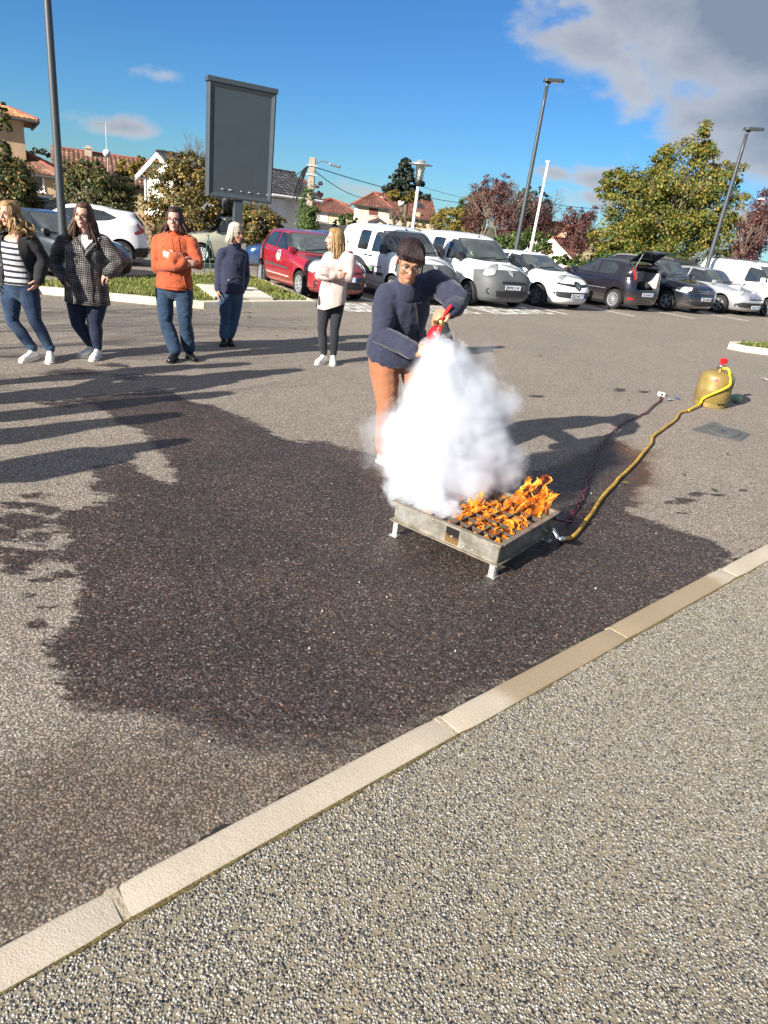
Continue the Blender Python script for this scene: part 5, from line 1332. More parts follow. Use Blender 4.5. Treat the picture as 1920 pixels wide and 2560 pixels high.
class Car:
 """local frame: x ahead, y to the car's left, z up"""
 def __init__(s, name, label, rings, paint, wb, wr, pos, heading, scale=0.93, track=None, group=None, cat='car', extra_cut=None, arch=0.06, sub=4):
  s.root = empty(name, label=label, cat=cat, group=group)
  s.paint = paint; s.wb = wb; s.wr = wr; s.hw = max(r[5] for r in rings)
  ax = heading.normalized(); n = Vector((-0.03, 0.01, 1)).normalized(); ax = (ax - n * ax.dot(n)).normalized(); ay = n.cross(ax)
  m = Matrix.Identity(4)
  for i in range(3): m[i][0], m[i][1], m[i][2] = ax[i] * scale, ay[i] * scale, n[i] * scale
  s.m3 = m.to_3x3()
  sx, sy, P = pos; off = m.to_3x3() @ Vector((sx * wb / 2, sy * (s.hw - 0.10), 0)); P = Vector((P[0], P[1], gz(P[0], P[1])))
  m.translation = P - off; s.root.matrix_world = m
  me = car_shell(rings, sub=sub)
  s.full = BVHTree.FromPolygons([v.co[:] for v in me.vertices], [p.vertices[:] for p in me.polygons])
  cuts = []
  for x in (wb / 2, -wb / 2):
   for y in (1, -1):
    mb = MB(); mb.lathe([(wr + arch, -0.17), (wr + arch, 0.20)], (x, y * (s.hw - 0.06), wr + 0.012), Matrix.Rotation(rad(90), 3, 'X'), 32); cuts.append(mb.mesh())
  if extra_cut: cuts += extra_cut
  me = boolean(me, cuts)
  s.body = link_mesh('body', me, [paint, M['black_plastic']], s.root)
  smooth_by_angle(s.body, 38)
  dark = []
  for p in me.polygons:
   c = p.center
   inarch = any((c.x - x) ** 2 + (c.z - wr - 0.012) ** 2 < (wr + arch - 0.004) ** 2 for x in (wb / 2, -wb / 2)) and abs(c.y) < s.hw + .1
   wall = any(abs(math.hypot(c.x - x, c.z - wr - 0.012) - (wr + arch)) < 0.012 for x in (wb / 2, -wb / 2)) and abs(p.normal.y) < 0.35
   dark.append(1 if (inarch or wall or c.z < 0.16) else 0)
  me.polygons.foreach_set('material_index', dark)
 def cast(s, o, d):
  h = s.full.ray_cast(Vector(o), Vector(d)); return h
 def project(s, pts, axis, off):
  """pts in the plane of the view -> points just outside the body"""
  out = []
  for (a, b) in pts:
   if axis == 'right': o, d = (a, -4, b), (0, 1, 0)
   elif axis == 'left': o, d = (a, 4, b), (0, -1, 0)
   elif axis == 'front': o, d = (5, a, b), (-1, 0, 0)
   elif axis == 'rear': o, d = (-5, a, b), (1, 0, 0)
   elif axis == 'top': o, d = (a, b, 4), (0, 0, -1)
   elif axis == 'cornerR': o, d = (3 + a * 0.707, -3 + a * 0.707, b), (-.7071, .7071, 0)
   elif axis == 'cornerL': o, d = (3 - a * 0.707 + 0, 3 + a * 0.707, b), (-.7071, -.7071, 0)
   elif axis == 'rcornerL': o, d = (-3 - a * 0.707, 3 - a * 0.707, b), (.7071, -.7071, 0)
   elif axis == 'rcornerR': o, d = (-3 - a * 0.707, -3 + a * 0.707, b), (.7071, .7071, 0)
   h = s.cast(o, d)
   if h[0] is None:
    p = None
   else: p = h[0] + h[1] * (off if h[1].dot(Vector(d)) < 0 else -off)
   out.append(p)
  return out
 def panel(s, name, poly, axis, mat, off=0.004, step=0.09, rnd=0.04, parent=None, thick=0.0):
  if rnd: poly = round_poly(poly, rnd)
  v, f = tri_fill(poly, step); P = s.project(v, axis, off)
  idx = {}; vs = []
  for i, p in enumerate(P):
   if p is not None: idx[i] = len(vs); vs.append(p)
  fs = [tuple(idx[k] for k in t) for t in f if all(k in idx for k in t)]
  mb = MB(); mb.add(vs, fs); o = mb.build(name, mat, parent or s.root, smooth=True)
  bm = bmesh.new(); bm.from_mesh(o.data); bmesh.ops.recalc_face_normals(bm, faces=bm.faces[:])
  c = sum((f.normal for f in bm.faces), Vector()); ctr = sum((v.co for v in bm.verts), Vector()) / max(1, len(bm.verts));
  if c.dot(Vector((ctr.x, ctr.y, ctr.z - 0.8))) < 0: bmesh.ops.reverse_faces(bm, faces=bm.faces[:])
  bm.to_mesh(o.data); bm.free()
  return o
 def strip(s, name, pts, axis, mat, w=0.010, off=0.003, parent=None):
  """a thin line that follows the surface (door gaps, trims)"""
  dense = []
  for a, b in zip(pts, pts[1:]):
   L = math.hypot(b[0] - a[0], b[1] - a[1]); k = max(1, int(L / 0.08))
   dense += [(a[0] + (b[0] - a[0]) * i / k, a[1] + (b[1] - a[1]) * i / k) for i in range(k)]
  dense.append(pts[-1])
  v, f = road_mesh([(p[0], p[1]) for p in dense], w); P = s.project(v, axis, off)
  if any(p is None for p in P):
   keep = {i: p for i, p in enumerate(P) if p is not None}; idx = {k: n for n, k in enumerate(keep)}
   f = [tuple(idx[k] for k in t) for t in f if all(k in idx for k in t)]; P = list(keep.values())
  mb = MB(); mb.add(P, f); return mb.build(name, mat, parent or s.root)
 def letters(s, name, text, c, w, axis, mat, off=0.007, bold=0.0, parent=None, flip=1, slope=0.0):
  v, f = text_mesh(text, 1.0, bold); xs = [p[0] for p in v]; k = w / (max(xs) - min(xs))
  v = [(c[0] + flip * p[0] * k, c[1] + p[1] * k + slope * p[0] * k) for p in v]; P = s.project(v, axis, off)
  if any(p is None for p in P): return None
  mb = MB(); mb.add(P, f); return mb.build(name, mat, parent or s.root)
 def split_off(s, name, planes, test, mat):
  """cuts the shell along planes and makes the chosen piece a part of its own"""
  bm = bmesh.new(); bm.from_mesh(s.body.data)
  for co, no in planes: bmesh.ops.bisect_plane(bm, geom=bm.verts[:] + bm.edges[:] + bm.faces[:], plane_co=co, plane_no=no)
  sel = [f for f in bm.faces if test(f.calc_center_median()) and f.material_index == 0]; keep = set(sel)
  b2 = bm.copy(); b2.faces.ensure_lookup_table(); idx = {f.index for f in sel} if False else None
  bm.faces.index_update(); ids = {f.index for f in sel}; b2.faces.ensure_lookup_table()
  bmesh.ops.delete(b2, geom=[f for i, f in enumerate(b2.faces) if i not in ids], context='FACES')
  bmesh.ops.delete(bm, geom=sel, context='FACES'); bm.to_mesh(s.body.data); bm.free()
  me = bpy.data.meshes.new(name); b2.to_mesh(me); b2.free(); o = link_mesh(name, me, mat, s.root); smooth_by_angle(o, 38); return o
 def wheels(s, style='alloy', mat=None, spokes=5, turn=0.0, sides=((1, 1), (1, -1), (-1, 1), (-1, -1))):
  mat = mat or M['alloy']
  tyre, rim = wheel_meshes(s.wr, spokes, style)
  for (sx, sy) in sides:
   w = bpy.data.objects.new('wheel', tyre); COL.objects.link(w); w.parent = s.root
   w.location = (sx * s.wb / 2, sy * (s.hw - 0.115), s.wr)
   w.rotation_euler = (0, 0, (0 if sy > 0 else math.pi) + (turn if sx > 0 else 0))
   r = bpy.data.objects.new('rim', rim); COL.objects.link(r); r.parent = w
   if rim.materials[0] is None: rim.materials[0] = mat
 def mirror(s, x, z, side, mat, size=(0.11, 0.20, 0.15)):
  sy = 1 if side == 'left' else -1
  h = s.cast((x, sy * 4, z), (0, -sy, 0)); y = h[0].y if h[0] else sy * s.hw * 0.85
  mb = MB(); mb.box((x, y + sy * (size[1] / 2 + 0.05), z), size, bevel=0.045); mb.tube([(x + 0.02, y - sy * 0.02, z - 0.05), (x, y + sy * 0.08, z - 0.03)], 0.025, 6)
  o = mb.build('mirror', mat, s.root); smooth_by_angle(o, 50)
  g = MB(); g.box((x - size[0] / 2 - 0.001, y + sy * (size[1] / 2 + 0.05), z), (0.006, size[1] * 0.78, size[2] * 0.74), bevel=0.002); g.build('mirror_glass', M['mirror_glass'], o)
 def handle(s, x, z, side, mat):
  sy = 1 if side == 'left' else -1
  h = s.cast((x, sy * 4, z), (0, -sy, 0)); mb = MB(); mb.box((x, h[0].y + sy * 0.016, z), (0.19, 0.03, 0.035), bevel=0.012); mb.build('door_handle', mat, s.root, smooth=True)
 def plate(s, text, x_hint, z, y=0.0, face='front', w=0.52, blue=(True, True), yflip=1):
  sx = 1 if face == 'front' else -1
  xs = [s.cast((sx * 5, y + dy, z + dz), (-sx, 0, 0))[0] for dy in (-.2, 0, .2) for dz in (-.04, .04)]
  x = max(sx * p.x for p in xs if p is not None) * sx + sx * 0.012
  mb = MB(); mb.box((x, y, z), (0.016, w, 0.112), bevel=0.004); o = mb.build('number_plate', M['plate_white'], s.root)
  for i, sd in enumerate((1, -1)):
   if blue[i]:
    b = MB(); b.box((x + sx * 0.0095, y + sd * (w / 2 - 0.024), z), (0.003, 0.044, 0.106)); b.build('country_band', M['plate_blue'], o)
  if text:
   v, f = text_mesh(text, 1.0, 0.02); xx = [p[0] for p in v]; yy = [p[1] for p in v]; k = min((w - 0.13) / (max(xx) - min(xx)), 0.085 / (max(yy) - min(yy))); ky = 0.075 / (max(yy) - min(yy)); cy = (max(yy) + min(yy)) / 2
   t = MB(); t.add([(x + sx * 0.0105, y + sx * p[0] * k, z + (p[1] - cy) * ky) for p in v], f); t.build('plate_lettering', M['ink'], o)
  return o
 def wiper(s, a, b):
  P = s.project([(a[0] + (b[0] - a[0]) * t, a[1] + (b[1] - a[1]) * t) for t in (0, .25, .5, .75, 1)], 'front', 0.022)
  if all(p is not None for p in P): mb = MB(); mb.tube(P, 0.011, 5); mb.build('wiper', M['black_plastic'], s.root)
 def antenna(s, x, tilt=0.22, L=0.4):
  h = s.cast((x, 0, 4), (0, 0, -1))[0]; mb = MB(); mb.tube([h, h + Vector((-0.03, 0, 0.03))], 0.022, 8); mb.tube([h + Vector((-.02, 0, .02)), h + Vector((-tilt, 0, L))], 0.007, 5); mb.build('antenna', M['black_plastic'], s.root)
 def rails(s, x0, x1, y, mat):
  for sy in (1, -1):
   P = [s.cast((x0 + (x1 - x0) * t, sy * y, 4), (0, 0, -1))[0] for t in (0, .1, .3, .5, .7, .9, 1)]
   mb = MB(); mb.tube([p + Vector((0, 0, 0.0 if i in (0, 6) else 0.05)) for i, p in enumerate(P)], 0.018, 6); mb.build('roof_rail', mat, s.root, smooth=True)

_WM = {}
def wheel_meshes(r, spokes, style):
 key = (r, spokes, style)
 if key in _WM: return _WM[key]
 rr = r * (0.68 if style != 'cover' else 0.70); w = 0.20
 R = Matrix.Rotation(rad(-90), 3, 'X')           # lathe axis z -> +y (outward)
 mb = MB()
 prof = [(rr, -w / 2), (r * 0.93, -w / 2), (r * 0.985, -w / 2 + 0.02), (r, -w / 2 + 0.04), (r, w / 2 - 0.04), (r * 0.985, w / 2 - 0.018), (r * 0.93, w / 2 + 0.004), (r * 0.80, w / 2 + 0.008), (rr * 1.01, w / 2 - 0.008), (rr, w / 2 - 0.02), (rr, -w / 2 + .03)]
 mb.lathe(prof, (0, 0, 0), R, 36, cap=False)
 ty = mb.mesh(); ty.name = 'wheel'; ty.materials.append(M['rubber'])
 ty.polygons.foreach_set('use_smooth', [True] * len(ty.polygons))
 m = MB(); m.cur = 0
 m.lathe([(rr * 1.0, w / 2 - 0.012), (rr * 0.985, w / 2 - 0.001), (rr * 0.90, w / 2 - 0.006), (rr * 0.87, w / 2 - 0.05)], (0, 0, 0), R, 36, cap=False)
 m.lathe([(0.0, w / 2 - 0.002), (rr * 0.13, w / 2 - 0.004), (rr * 0.24, w / 2 - 0.015), (rr * 0.25, w / 2 - 0.05)], (0, 0, 0), R, 16)
 for k in range(spokes):
  a = 2 * math.pi * k / spokes; wd = rr * (0.15 if spokes <= 6 else 0.9 / spokes)
  if style == 'twin': offs = (-rr * .11, rr * .11); wd = rr * 0.085
  else: offs = (0,)
  for of in offs:
   ca, sa = math.cos(a), math.sin(a)
   def P(x, y, z): return (x * ca - y * sa, z, x * sa + y * ca)
   i0, i1 = rr * 0.20, rr * 0.92; z0, z1 = w / 2 - 0.012, w / 2 - 0.006
   vs = [P(i0, of - wd * .75, z0), P(i0, of + wd * .75, z0), P(i1, of + wd * 1.15, z1), P(i1, of - wd * 1.15, z1), P(i0, of - wd, z0 - .03), P(i0, of + wd, z0 - .03), P(i1, of + wd * 1.3, z1 - .03), P(i1, of - wd * 1.3, z1 - .03)]
   m.add(vs, [(0, 1, 2, 3), (0, 4, 5, 1), (1, 5, 6, 2), (2, 6, 7, 3), (3, 7, 4, 0)])
 m.cur = 1
 m.lathe([(0.0, w / 2 - 0.055), (rr * 0.98, w / 2 - 0.05)], (0, 0, 0), R, 24)
 me = m.mesh(); me.materials.append(None); me.materials.append(M['black_plastic']); me.polygons.foreach_set('material_index', m.mi); me.name = 'rim'
 bm = bmesh.new(); bm.from_mesh(me); bmesh.ops.recalc_face_normals(bm, faces=bm.faces[:]); bm.to_mesh(me); bm.free()
 _WM[key] = (ty, me); return _WM[key]

def diamond_badge(car, y, z, h, mat, name='badge'):
 """open rhombus emblem lying on the nose"""
 mb = MB(); w = h * 0.72
 out = [(0, h / 2), (w / 2, 0), (0, -h / 2), (-w / 2, 0)]
 for i in range(4):
  a, b = out[i], out[(i + 1) % 4]; k = 0.50
  q = [a, b, (b[0] * k, b[1] * k), (a[0] * k, a[1] * k)]; mid = [(p[0] * .93, p[1] * .93) for p in q]
  P = car.project([(y + p[0], z + p[1]) for p in q], 'front', 0.006) + car.project([(y + p[0], z + p[1]) for p in mid], 'front', 0.030)
  if any(p is None for p in P): continue
  mb.add(P, [(0, 1, 2, 3), (7, 6, 5, 4), (0, 4, 5, 1), (1, 5, 6, 2), (2, 6, 7, 3), (3, 7, 4, 0)])
 o = mb.build(name, mat, car.root)
 bm = bmesh.new(); bm.from_mesh(o.data); bmesh.ops.recalc_face_normals(bm, faces=bm.faces[:]); bm.to_mesh(o.data); bm.free()
 return o

PAINT = {}
PAINT['red'] = make_paint('red_car_paint', (.26, .006, .018), 0.26, 0.0, 0.9, 0.02)
PAINT['white'] = make_paint('white_car_paint', (.78, .79, .80), 0.3, 0.0, 0.5, 0.02)
PAINT['aub'] = make_paint('dark_aubergine_paint', (.012, .010, .016), 0.2, 0.15, 1.0, 0.01)
PAINT['navy'] = make_paint('dark_blue_black_paint', (.010, .013, .022), 0.2, 0.15, 1.0, 0.01)
PAINT['silver'] = make_paint('silver_paint', (.56, .58, .61), 0.3, 0.65, 0.8, 0.02)
PAINT['blue'] = make_paint('blue_paint', (.012, .05, .14), 0.22, 0.2, 1.0, 0.02)
PAINT['black'] = make_paint('black_paint', (.012, .013, .015), 0.16, 0.1, 1.0, 0.02)
PAINT['cream'] = make_paint('cream_paint', (.34, .34, .27), 0.3, 0.0, 0.6, 0.08)
PAINT['greygreen'] = make_paint('grey_green_paint', (.018, .026, .030), 0.25, 0.2, 1.0, 0.02)

def hatch(L, W, H, fo, wb, hood=.80, belt=.97, cowl=1.0, xrf=.1, xrr=-1.35, tail=1.06, pf=4.2, pr=5.0, hoodx=None, bump=.62, xtail=None, drop=0.0, rake=1.0):
 """control rings of a hatchback or people carrier"""
 xf = wb / 2 + fo; xr = xf - L; hw = W / 2; xt = xr if xtail is None else xtail
 hz = hood; bz = belt
 c = cowl
 return [
  (xf - .16, .17, .17, .20, xr + .14, hw * .86, pf, pr),
  (xf - .07, .24, .22, .26, xr + .06, hw * .945, pf, pr),
  (xf - .02, .36, .36, .40, xr + .015, hw * .985, pf, pr),
  (xf, .50, .52, .55, xr, hw * 1.0, pf, pr),
  (xf - .02, bump, .66, .70, xr + .01, hw * 1.0, pf, pr),
  (xf - .09, bump + .10, .78, .84, xr + .04, hw * .998, pf, pr),
  (xf - .24, hz, .87, .94, xr + .07, hw * .985, pf * .93, pr),
  (xf - .48, hz + (bz - hz) * .45, bz - .03, tail - .05, xr + .09, hw * .965, pf * .9, pr),
  (c + .08, bz + .005, bz, tail, xr + .12, hw * .94, 3.9, pr),
  (c - .12, bz + .09, bz + .085, tail + .09, xr + .17, hw * .905, 3.9, 4.5),
  (xrf + (c - xrf) * .50, bz + (H - bz) * .47, bz + (H - bz) * .42, bz + (H - bz) * .45, xt + .26 * rake, hw * .83, 4.0, 4.2),
  (xrf + (c - xrf) * .22, bz + (H - bz) * .76, bz + (H - bz) * .72, bz + (H - bz) * .73 - drop * .6, xt + .40 * rake, hw * .76, 4.0, 4.0),
  (xrf, bz + (H - bz) * .91, H - .07, H - .08 - drop, xrr + .02, hw * .695, 4.0, 4.0),
  (xrf - .28, H - .015, H - .028, H - .03 - drop * .8, xrr + .25, hw * .58, 3.6, 3.6),
  (xrf - .60, H - .002, H - .006, H - .008 - drop * .4, xrr + .55, hw * .34, 3, 3),
  ((xrf - .60 + xrr + .55) / 2 + .06, H, H, H, (xrf - .60 + xrr + .55) / 2 - .06, hw * .05, 2.2, 2.2)]

def van_rings(L=4.21, W=1.83, H=1.82, fo=.86, wb=2.70):
 xf = wb / 2 + fo; xr = xf - L; hw = W / 2
 return [
  (xf - .15, .19, .19, .24, xr + .10, hw * .88, 4.6, 9), (xf - .06, .27, .26, .30, xr + .03, hw * .95, 4.6, 9),
  (xf - .01, .42, .42, .44, xr, hw * .985, 4.6, 9), (xf, .58, .60, .62, xr, hw, 4.6, 9),
  (xf - .02, .72, .76, .78, xr, hw, 4.4, 9), (xf - .09, .83, .90, .94, xr + .01, hw * .998, 4.2, 9),
  (xf - .23, .95, 1.0, 1.05, xr + .02, hw * .99, 4.0, 9), (xf - .50, 1.055, 1.06, 1.12, xr + .03, hw * .98, 3.8, 9),
  (xf - .80, 1.115, 1.10, 1.18, xr + .04, hw * .97, 3.8, 9), (xf - .98, 1.21, 1.20, 1.25, xr + .05, hw * .955, 3.9, 9),
  (xf - 1.28, 1.42, 1.40, 1.42, xr + .07, hw * .915, 4.2, 8.5), (xf - 1.54, 1.60, 1.57, 1.58, xr + .11, hw * .87, 4.4, 8),
  (xf - 1.74, 1.705, 1.68, 1.69, xr + .17, hw * .81, 4.4, 7), (xf - 1.98, 1.772, 1.75, 1.755, xr + .28, hw * .715, 4.2, 6),
  (xf - 2.25, 1.806, 1.795, 1.79, xr + .50, hw * .55, 3.6, 5), (xf - 2.6, H, H - .003, H - .004, xr + .9, hw * .28, 3, 3.5), ((xf - 2.6 + xr + .9) / 2 + .1, H + .004, H + .003, H + .003, (xf - 2.6 + xr + .9) / 2 - .1, hw * .04, 2.2, 2.2)]

def strut_gaps(car, sides, door_lines):
 for sd in sides:
  for ln in door_lines: car.strip('door_gap', ln, sd, M['ink'], 0.011, 0.0035)

def wind(car, pts, name='windscreen', axis='front', mat=None):
 """black sealed border with the glass on top"""
 c = (sum(p[0] for p in pts) / len(pts), sum(p[1] for p in pts) / len(pts))
 car.panel(name + '_seal', [(c[0] + (p[0] - c[0]) * 1.03, c[1] + (p[1] - c[1]) * 1.05) for p in pts], axis, M['ink'], 0.005, 0.06, 0.06)
 return car.panel(name, pts, axis, mat or M['screen'], 0.009, 0.06, 0.06)
def sidewin(car, pts, side, rnd=0.05, mat=None):
 c = (sum(p[0] for p in pts) / len(pts), sum(p[1] for p in pts) / len(pts))
 car.panel('window_seal', [(c[0] + (p[0] - c[0]) * 1.05, c[1] + (p[1] - c[1]) * 1.07) for p in pts], side, M['ink'], 0.005, 0.055, rnd)
 car.panel('window', pts, side, mat or M['glass'], 0.009, 0.055, rnd)
def grille_slats(car, y0, y1, z0, z1, n, mat=None, off=0.014):
 for k in range(n):
  z = z0 + (z1 - z0) * (k + 0.5) / n
  car.strip('grille_slat', [(y0, z), (0 if y0 < 0 < y1 else (y0 + y1) / 2, z - 0.006), (y1, z)], 'front', mat or M['dark_grey_plastic'], (z1 - z0) / n * 0.42, off)
def lamp_pair(car, poly, mat=None, corner=True, name='headlight', seal=True):
 for side, sg in (('R', 1), ('L', -1)):
  p = [(sg * a, b) for a, b in poly]
  if sg < 0: p = p[::-1]
  c = (sum(q[0] for q in p) / len(p), sum(q[1] for q in p) / len(p))
  car.panel(name + '_seal', [(c[0] + (q[0] - c[0]) * 1.10, c[1] + (q[1] - c[1]) * 1.12) for q in p], 'corner' + side if corner else 'front', M['dark_grey_plastic'], 0.007, 0.04, 0.03)
  car.panel(name, p, 'corner' + side if corner else 'front', mat or M['lens'], 0.012, 0.04, 0.03)
def fogs(car, y, z, r=0.05):
 for sg in (-1, 1):
  pt = car.cast((5, sg * y, z), (-1, 0, 0))[0]
  mb = MB(); mb.lathe([(r * 1.35, -0.02), (r * 1.35, 0.012), (r, 0.014), (r * 0.9, 0.004)], pt, Matrix.Rotation(rad(90), 3, 'Y'), 14); o = mb.build('fog_light', M['black_plastic'], car.root, smooth=True)
  l = MB(); l.lathe([(0.0, 0.008), (r * 0.9, 0.006)], pt, Matrix.Rotation(rad(90), 3, 'Y'), 14); l.build('fog_lens', M['lens'], o)

# -------------------- red hatchback
def red_car():
 c = Car('red_hatchback', 'red five door hatchback parked beside the grass island, white lettering along its sill', hatch(4.03, 1.72, 1.50, .84, 2.575, hood=.83, belt=.97, cowl=1.0, xrf=.12, xrr=-1.42, tail=1.08, rake=.8),
   PAINT['red'], 2.575, 0.305, (1, -1, G(752, 742)), HEAD, 0.93)
 wind(c, [(-.68, 1.03), (-.3, 1.015), (.3, 1.015), (.68, 1.03), (.56, 1.41), (-.56, 1.41)])
 for sd in ('right', 'left'):
  sidewin(c, [(.70, 1.02), (.10, 1.37), (-.30, 1.40), (-.33, 1.04)], sd)
  sidewin(c, [(-.43, 1.045), (-.40, 1.40), (-.92, 1.37), (-1.22, 1.17), (-1.16, 1.09)], sd)
  strut_gaps(c, [sd], [[(.80, 1.0), (.86, .80), (.80, .36)], [(-.38, 1.0), (-.38, .36), (.80, .33)], [(-.38, .33), (-.95, .36), (-1.02, .66), (-1.28, .86), (-1.28, 1.05)]])
  c.panel('side_trim', [(-.95, .60), (.66, .57), (.68, .62), (-.95, .655)], sd, M['dark_grey_plastic'], .012, .2, .015)
  c.handle(-.12, .92, sd, M['chrome']); c.handle(-1.02, .96, sd, M['chrome'])
  c.mirror(.72, 1.04, sd, PAINT['red'])
 lamp_pair(c, [(.60, .67), (.78, .62), (.98, .70), (.98, .78), (.84, .92), (.70, .90)])
 c.panel('bonnet_gap', [(-.50, .655), (.50, .655), (.46, .695), (-.46, .695)], 'front', M['ink'], .006, .1, .02)
 c.panel('lower_grille', [(-.52, .29), (.52, .29), (.56, .45), (-.56, .45)], 'front', M['black_plastic'], .006, .1, .03)
 grille_slats(c, -.5, .5, .30, .44, 3)
 c.panel('bumper_trim', [(-.60, .47), (.60, .47), (.62, .585), (-.62, .585)], 'front', M['dark_grey_plastic'], .007, .1, .03)
 for sg in (1, -1):
  p = [(sg * .66, .30), (sg * .76, .28), (sg * .77, .42), (sg * .70, .43)]
  c.panel('bumper_corner', p if sg > 0 else p[::-1], 'front', PAINT['red'], .02, .06, .02)
 fogs(c, .66, .40, .045)
 c.plate('7-BL', 0, .53, y=.05)
 diamond_badge(c, 0, .765, .15, M['chrome'])
 c.wiper((-.5, 1.04), (.12, 1.10)); c.wiper((.05, 1.04), (.55, 1.10))
 v = c.letters('sill_lettering', 'Communauté de Communes des Collines du Nord Dauphiné', (-.10, .41), 1.56, 'right', M['white_ink'], .006, .006)
 c.panel('round_emblem', [(-.02 + .15 * math.cos(a), .86 + .13 * math.sin(a)) for a in [k * math.pi / 8 for k in range(16)]], 'right', M['emblem_pink'], .006, .1, 0)
 for k, (x0, z0) in enumerate([(-.12, .72), (-.02, .70), (.08, .73), (.17, .71)]): c.strip('emblem_stroke', [(x0, z0), (x0 + .04, z0 + .06)], 'right', M['emblem_gold'], .014, .006)
 c.panel('inspection_sticker', [(-.60, 1.07), (-.52, 1.07), (-.51, 1.13), (-.59, 1.13)], 'front', M['sticker'], .008, .1, .01)
 c.panel('inspection_sticker', [(-.585, 1.15), (-.52, 1.15), (-.51, 1.22), (-.575, 1.22)], 'front', M['sticker'], .008, .1, .01)
 c.wheels('alloy', spokes=9); return c
M['emblem_pink'] = plain('round_door_emblem', (.62, .42, .36), .5, var=.35, scale=16)
M['emblem_gold'] = plain('gold_stroke', (.55, .30, .12), .5)
M['sticker'] = plain('windscreen_sticker', (.45, .62, .42), .5, var=.3, scale=30)
M['green_strip'] = plain('door_strip_green', (.13, .22, .15), .5, var=.2)
red_car()

def van(label, P, name='white_minivan', glazed=True, logo=False, plate=None, extras=True):
 c = Car(name, label, van_rings(), PAINT['white'], 2.70, 0.315, P, HEAD, 0.93, group='white vans parked in the front row', cat='van')
 wind(c, [(-.74, 1.19), (-.4, 1.165), (.4, 1.165), (.74, 1.19), (.66, 1.66), (-.66, 1.66)])
 for sd in ('right', 'left'):
  c_pts = [(.98, 1.17), (.92, 1.30), (.66, 1.53), (.42, 1.61), (.20, 1.62), (.17, 1.14)]
  sidewin(c, c_pts, sd, .07)
  sidewin(c, [(-.10, 1.16), (-.08, 1.62), (-.62, 1.62), (-.66, 1.16)], sd, .07)
  strut_gaps(c, [sd], [[(1.02, 1.1), (1.02, .75), (.88, .42)], [(.04, 1.70), (.05, .40), (.88, .38)], [(.05, .38), (-.68, .38), (-.80, .72), (-.80, 1.70)], [(-.80, 1.05), (-1.85, 1.05)]])
  c.panel('side_trim', [(-.70, .56), (.92, .56), (.92, .64), (-.70, .64)], sd, M['dark_grey_plastic'], .012, .2, .02)
  c.handle(.16, 1.02, sd, M['black_plastic']); c.handle(-.10, 1.02, sd, M['black_plastic'])
  c.mirror(.86, 1.23, sd, M['black_plastic'], (.12, .20, .23))
 lamp_pair(c, [(.72, .84), (.86, .82), (1.03, .86), (1.05, 1.0), (.99, 1.09), (.86, 1.06), (.75, .96)])
 c.split_off('bumper', [((0, 0, .805), (-.10, 0, 1)), ((1.70, 0, 0), (1, 0, .25))], lambda q: q.z + .10 * (2.2 - q.x) * 0 < .805 + .10 * q.x and q.x + .25 * q.z > 1.70, M['grey_plastic'])
 c.panel('grille', [(-.40, .67), (.40, .67), (.38, .725), (-.38, .725)], 'front', M['black_plastic'], .015, .06, .015)
 c.panel('lower_grille', [(-.50, .33), (.50, .33), (.55, .48), (-.55, .48)], 'front', M['black_plastic'], .015, .06, .03)
 grille_slats(c, -.46, .46, .335, .48, 3); grille_slats(c, -.36, .36, .675, .72, 1)
 fogs(c, .70, .46, .055)
 c.plate(plate, 0, .575, y=-.02, blue=(False, True) if plate else (True, True))
 diamond_badge(c, 0, .93, .17, M['alloy'])
 c.wiper((-.6, 1.20), (.05, 1.24)); c.wiper((.0, 1.20), (.6, 1.24)); c.antenna(.42, .18, .34)
 c.panel('inspection_sticker', [(-.63, 1.27), (-.56, 1.27), (-.555, 1.34), (-.625, 1.34)], 'front', M['sticker'], .008, .1, .02)
 if logo:
  c.panel('logo_panel', [(-1.55, 1.12), (-1.08, 1.12), (-1.08, 1.62), (-1.50, 1.62)], 'right', M['logo_white'], .005, .1, .02)
  arc = [(-1.30 + .14 * math.cos(a), 1.40 + .17 * math.sin(a)) for a in [rad(40 + k * 17) for k in range(17)]]
  c.strip('logo_arc', arc, 'right', M['ink'], .018, .009); c.strip('logo_line', [(-1.52, 1.17), (-1.14, 1.17)], 'right', M['dark_grey_plastic'], .012, .009)
  c.panel('logo_dot', [(-1.36, 1.25), (-1.25, 1.25), (-1.27, 1.31), (-1.34, 1.31)], 'right', M['grey_plastic'], .009, .1, .02)
  c.letters('door_lettering', 'dauphine.org', (.50, .78), .62, 'right', M['ink'], .007, .006)
  c.panel('door_strip', [(-.30, .66), (.35, .66), (.35, .75), (-.30, .75)], 'right', M['green_strip'], .007, .1, .01)
  c.panel('door_mark', [(-.08, .78), (.16, .78), (-.06, 1.0)], 'right', M['sticker'], .007, .1, .01)
  c.panel('door_mark', [(-.02, .52), (.2, .52), (.2, .555), (-.02, .555)], 'right', M['sticker'], .014, .1, .005)
 else:
  c.letters('sill_badge', 'dCi', (1.06, .80), .15, 'right', M['ink'], .006, .006)
 c.wheels('alloy', spokes=6); return c
M['logo_white'] = plain('logo_panel_white', (.60, .62, .62), .4, var=.04)
van('white van with a thin round logo on its flank, next to the red hatchback', (1, -1, G(980, 752)), logo=True)
van('white glazed van with a grey bumper and the number plate 8970 CG 38', (1, -1, G(1168, 762)), plate='8970CG 38')

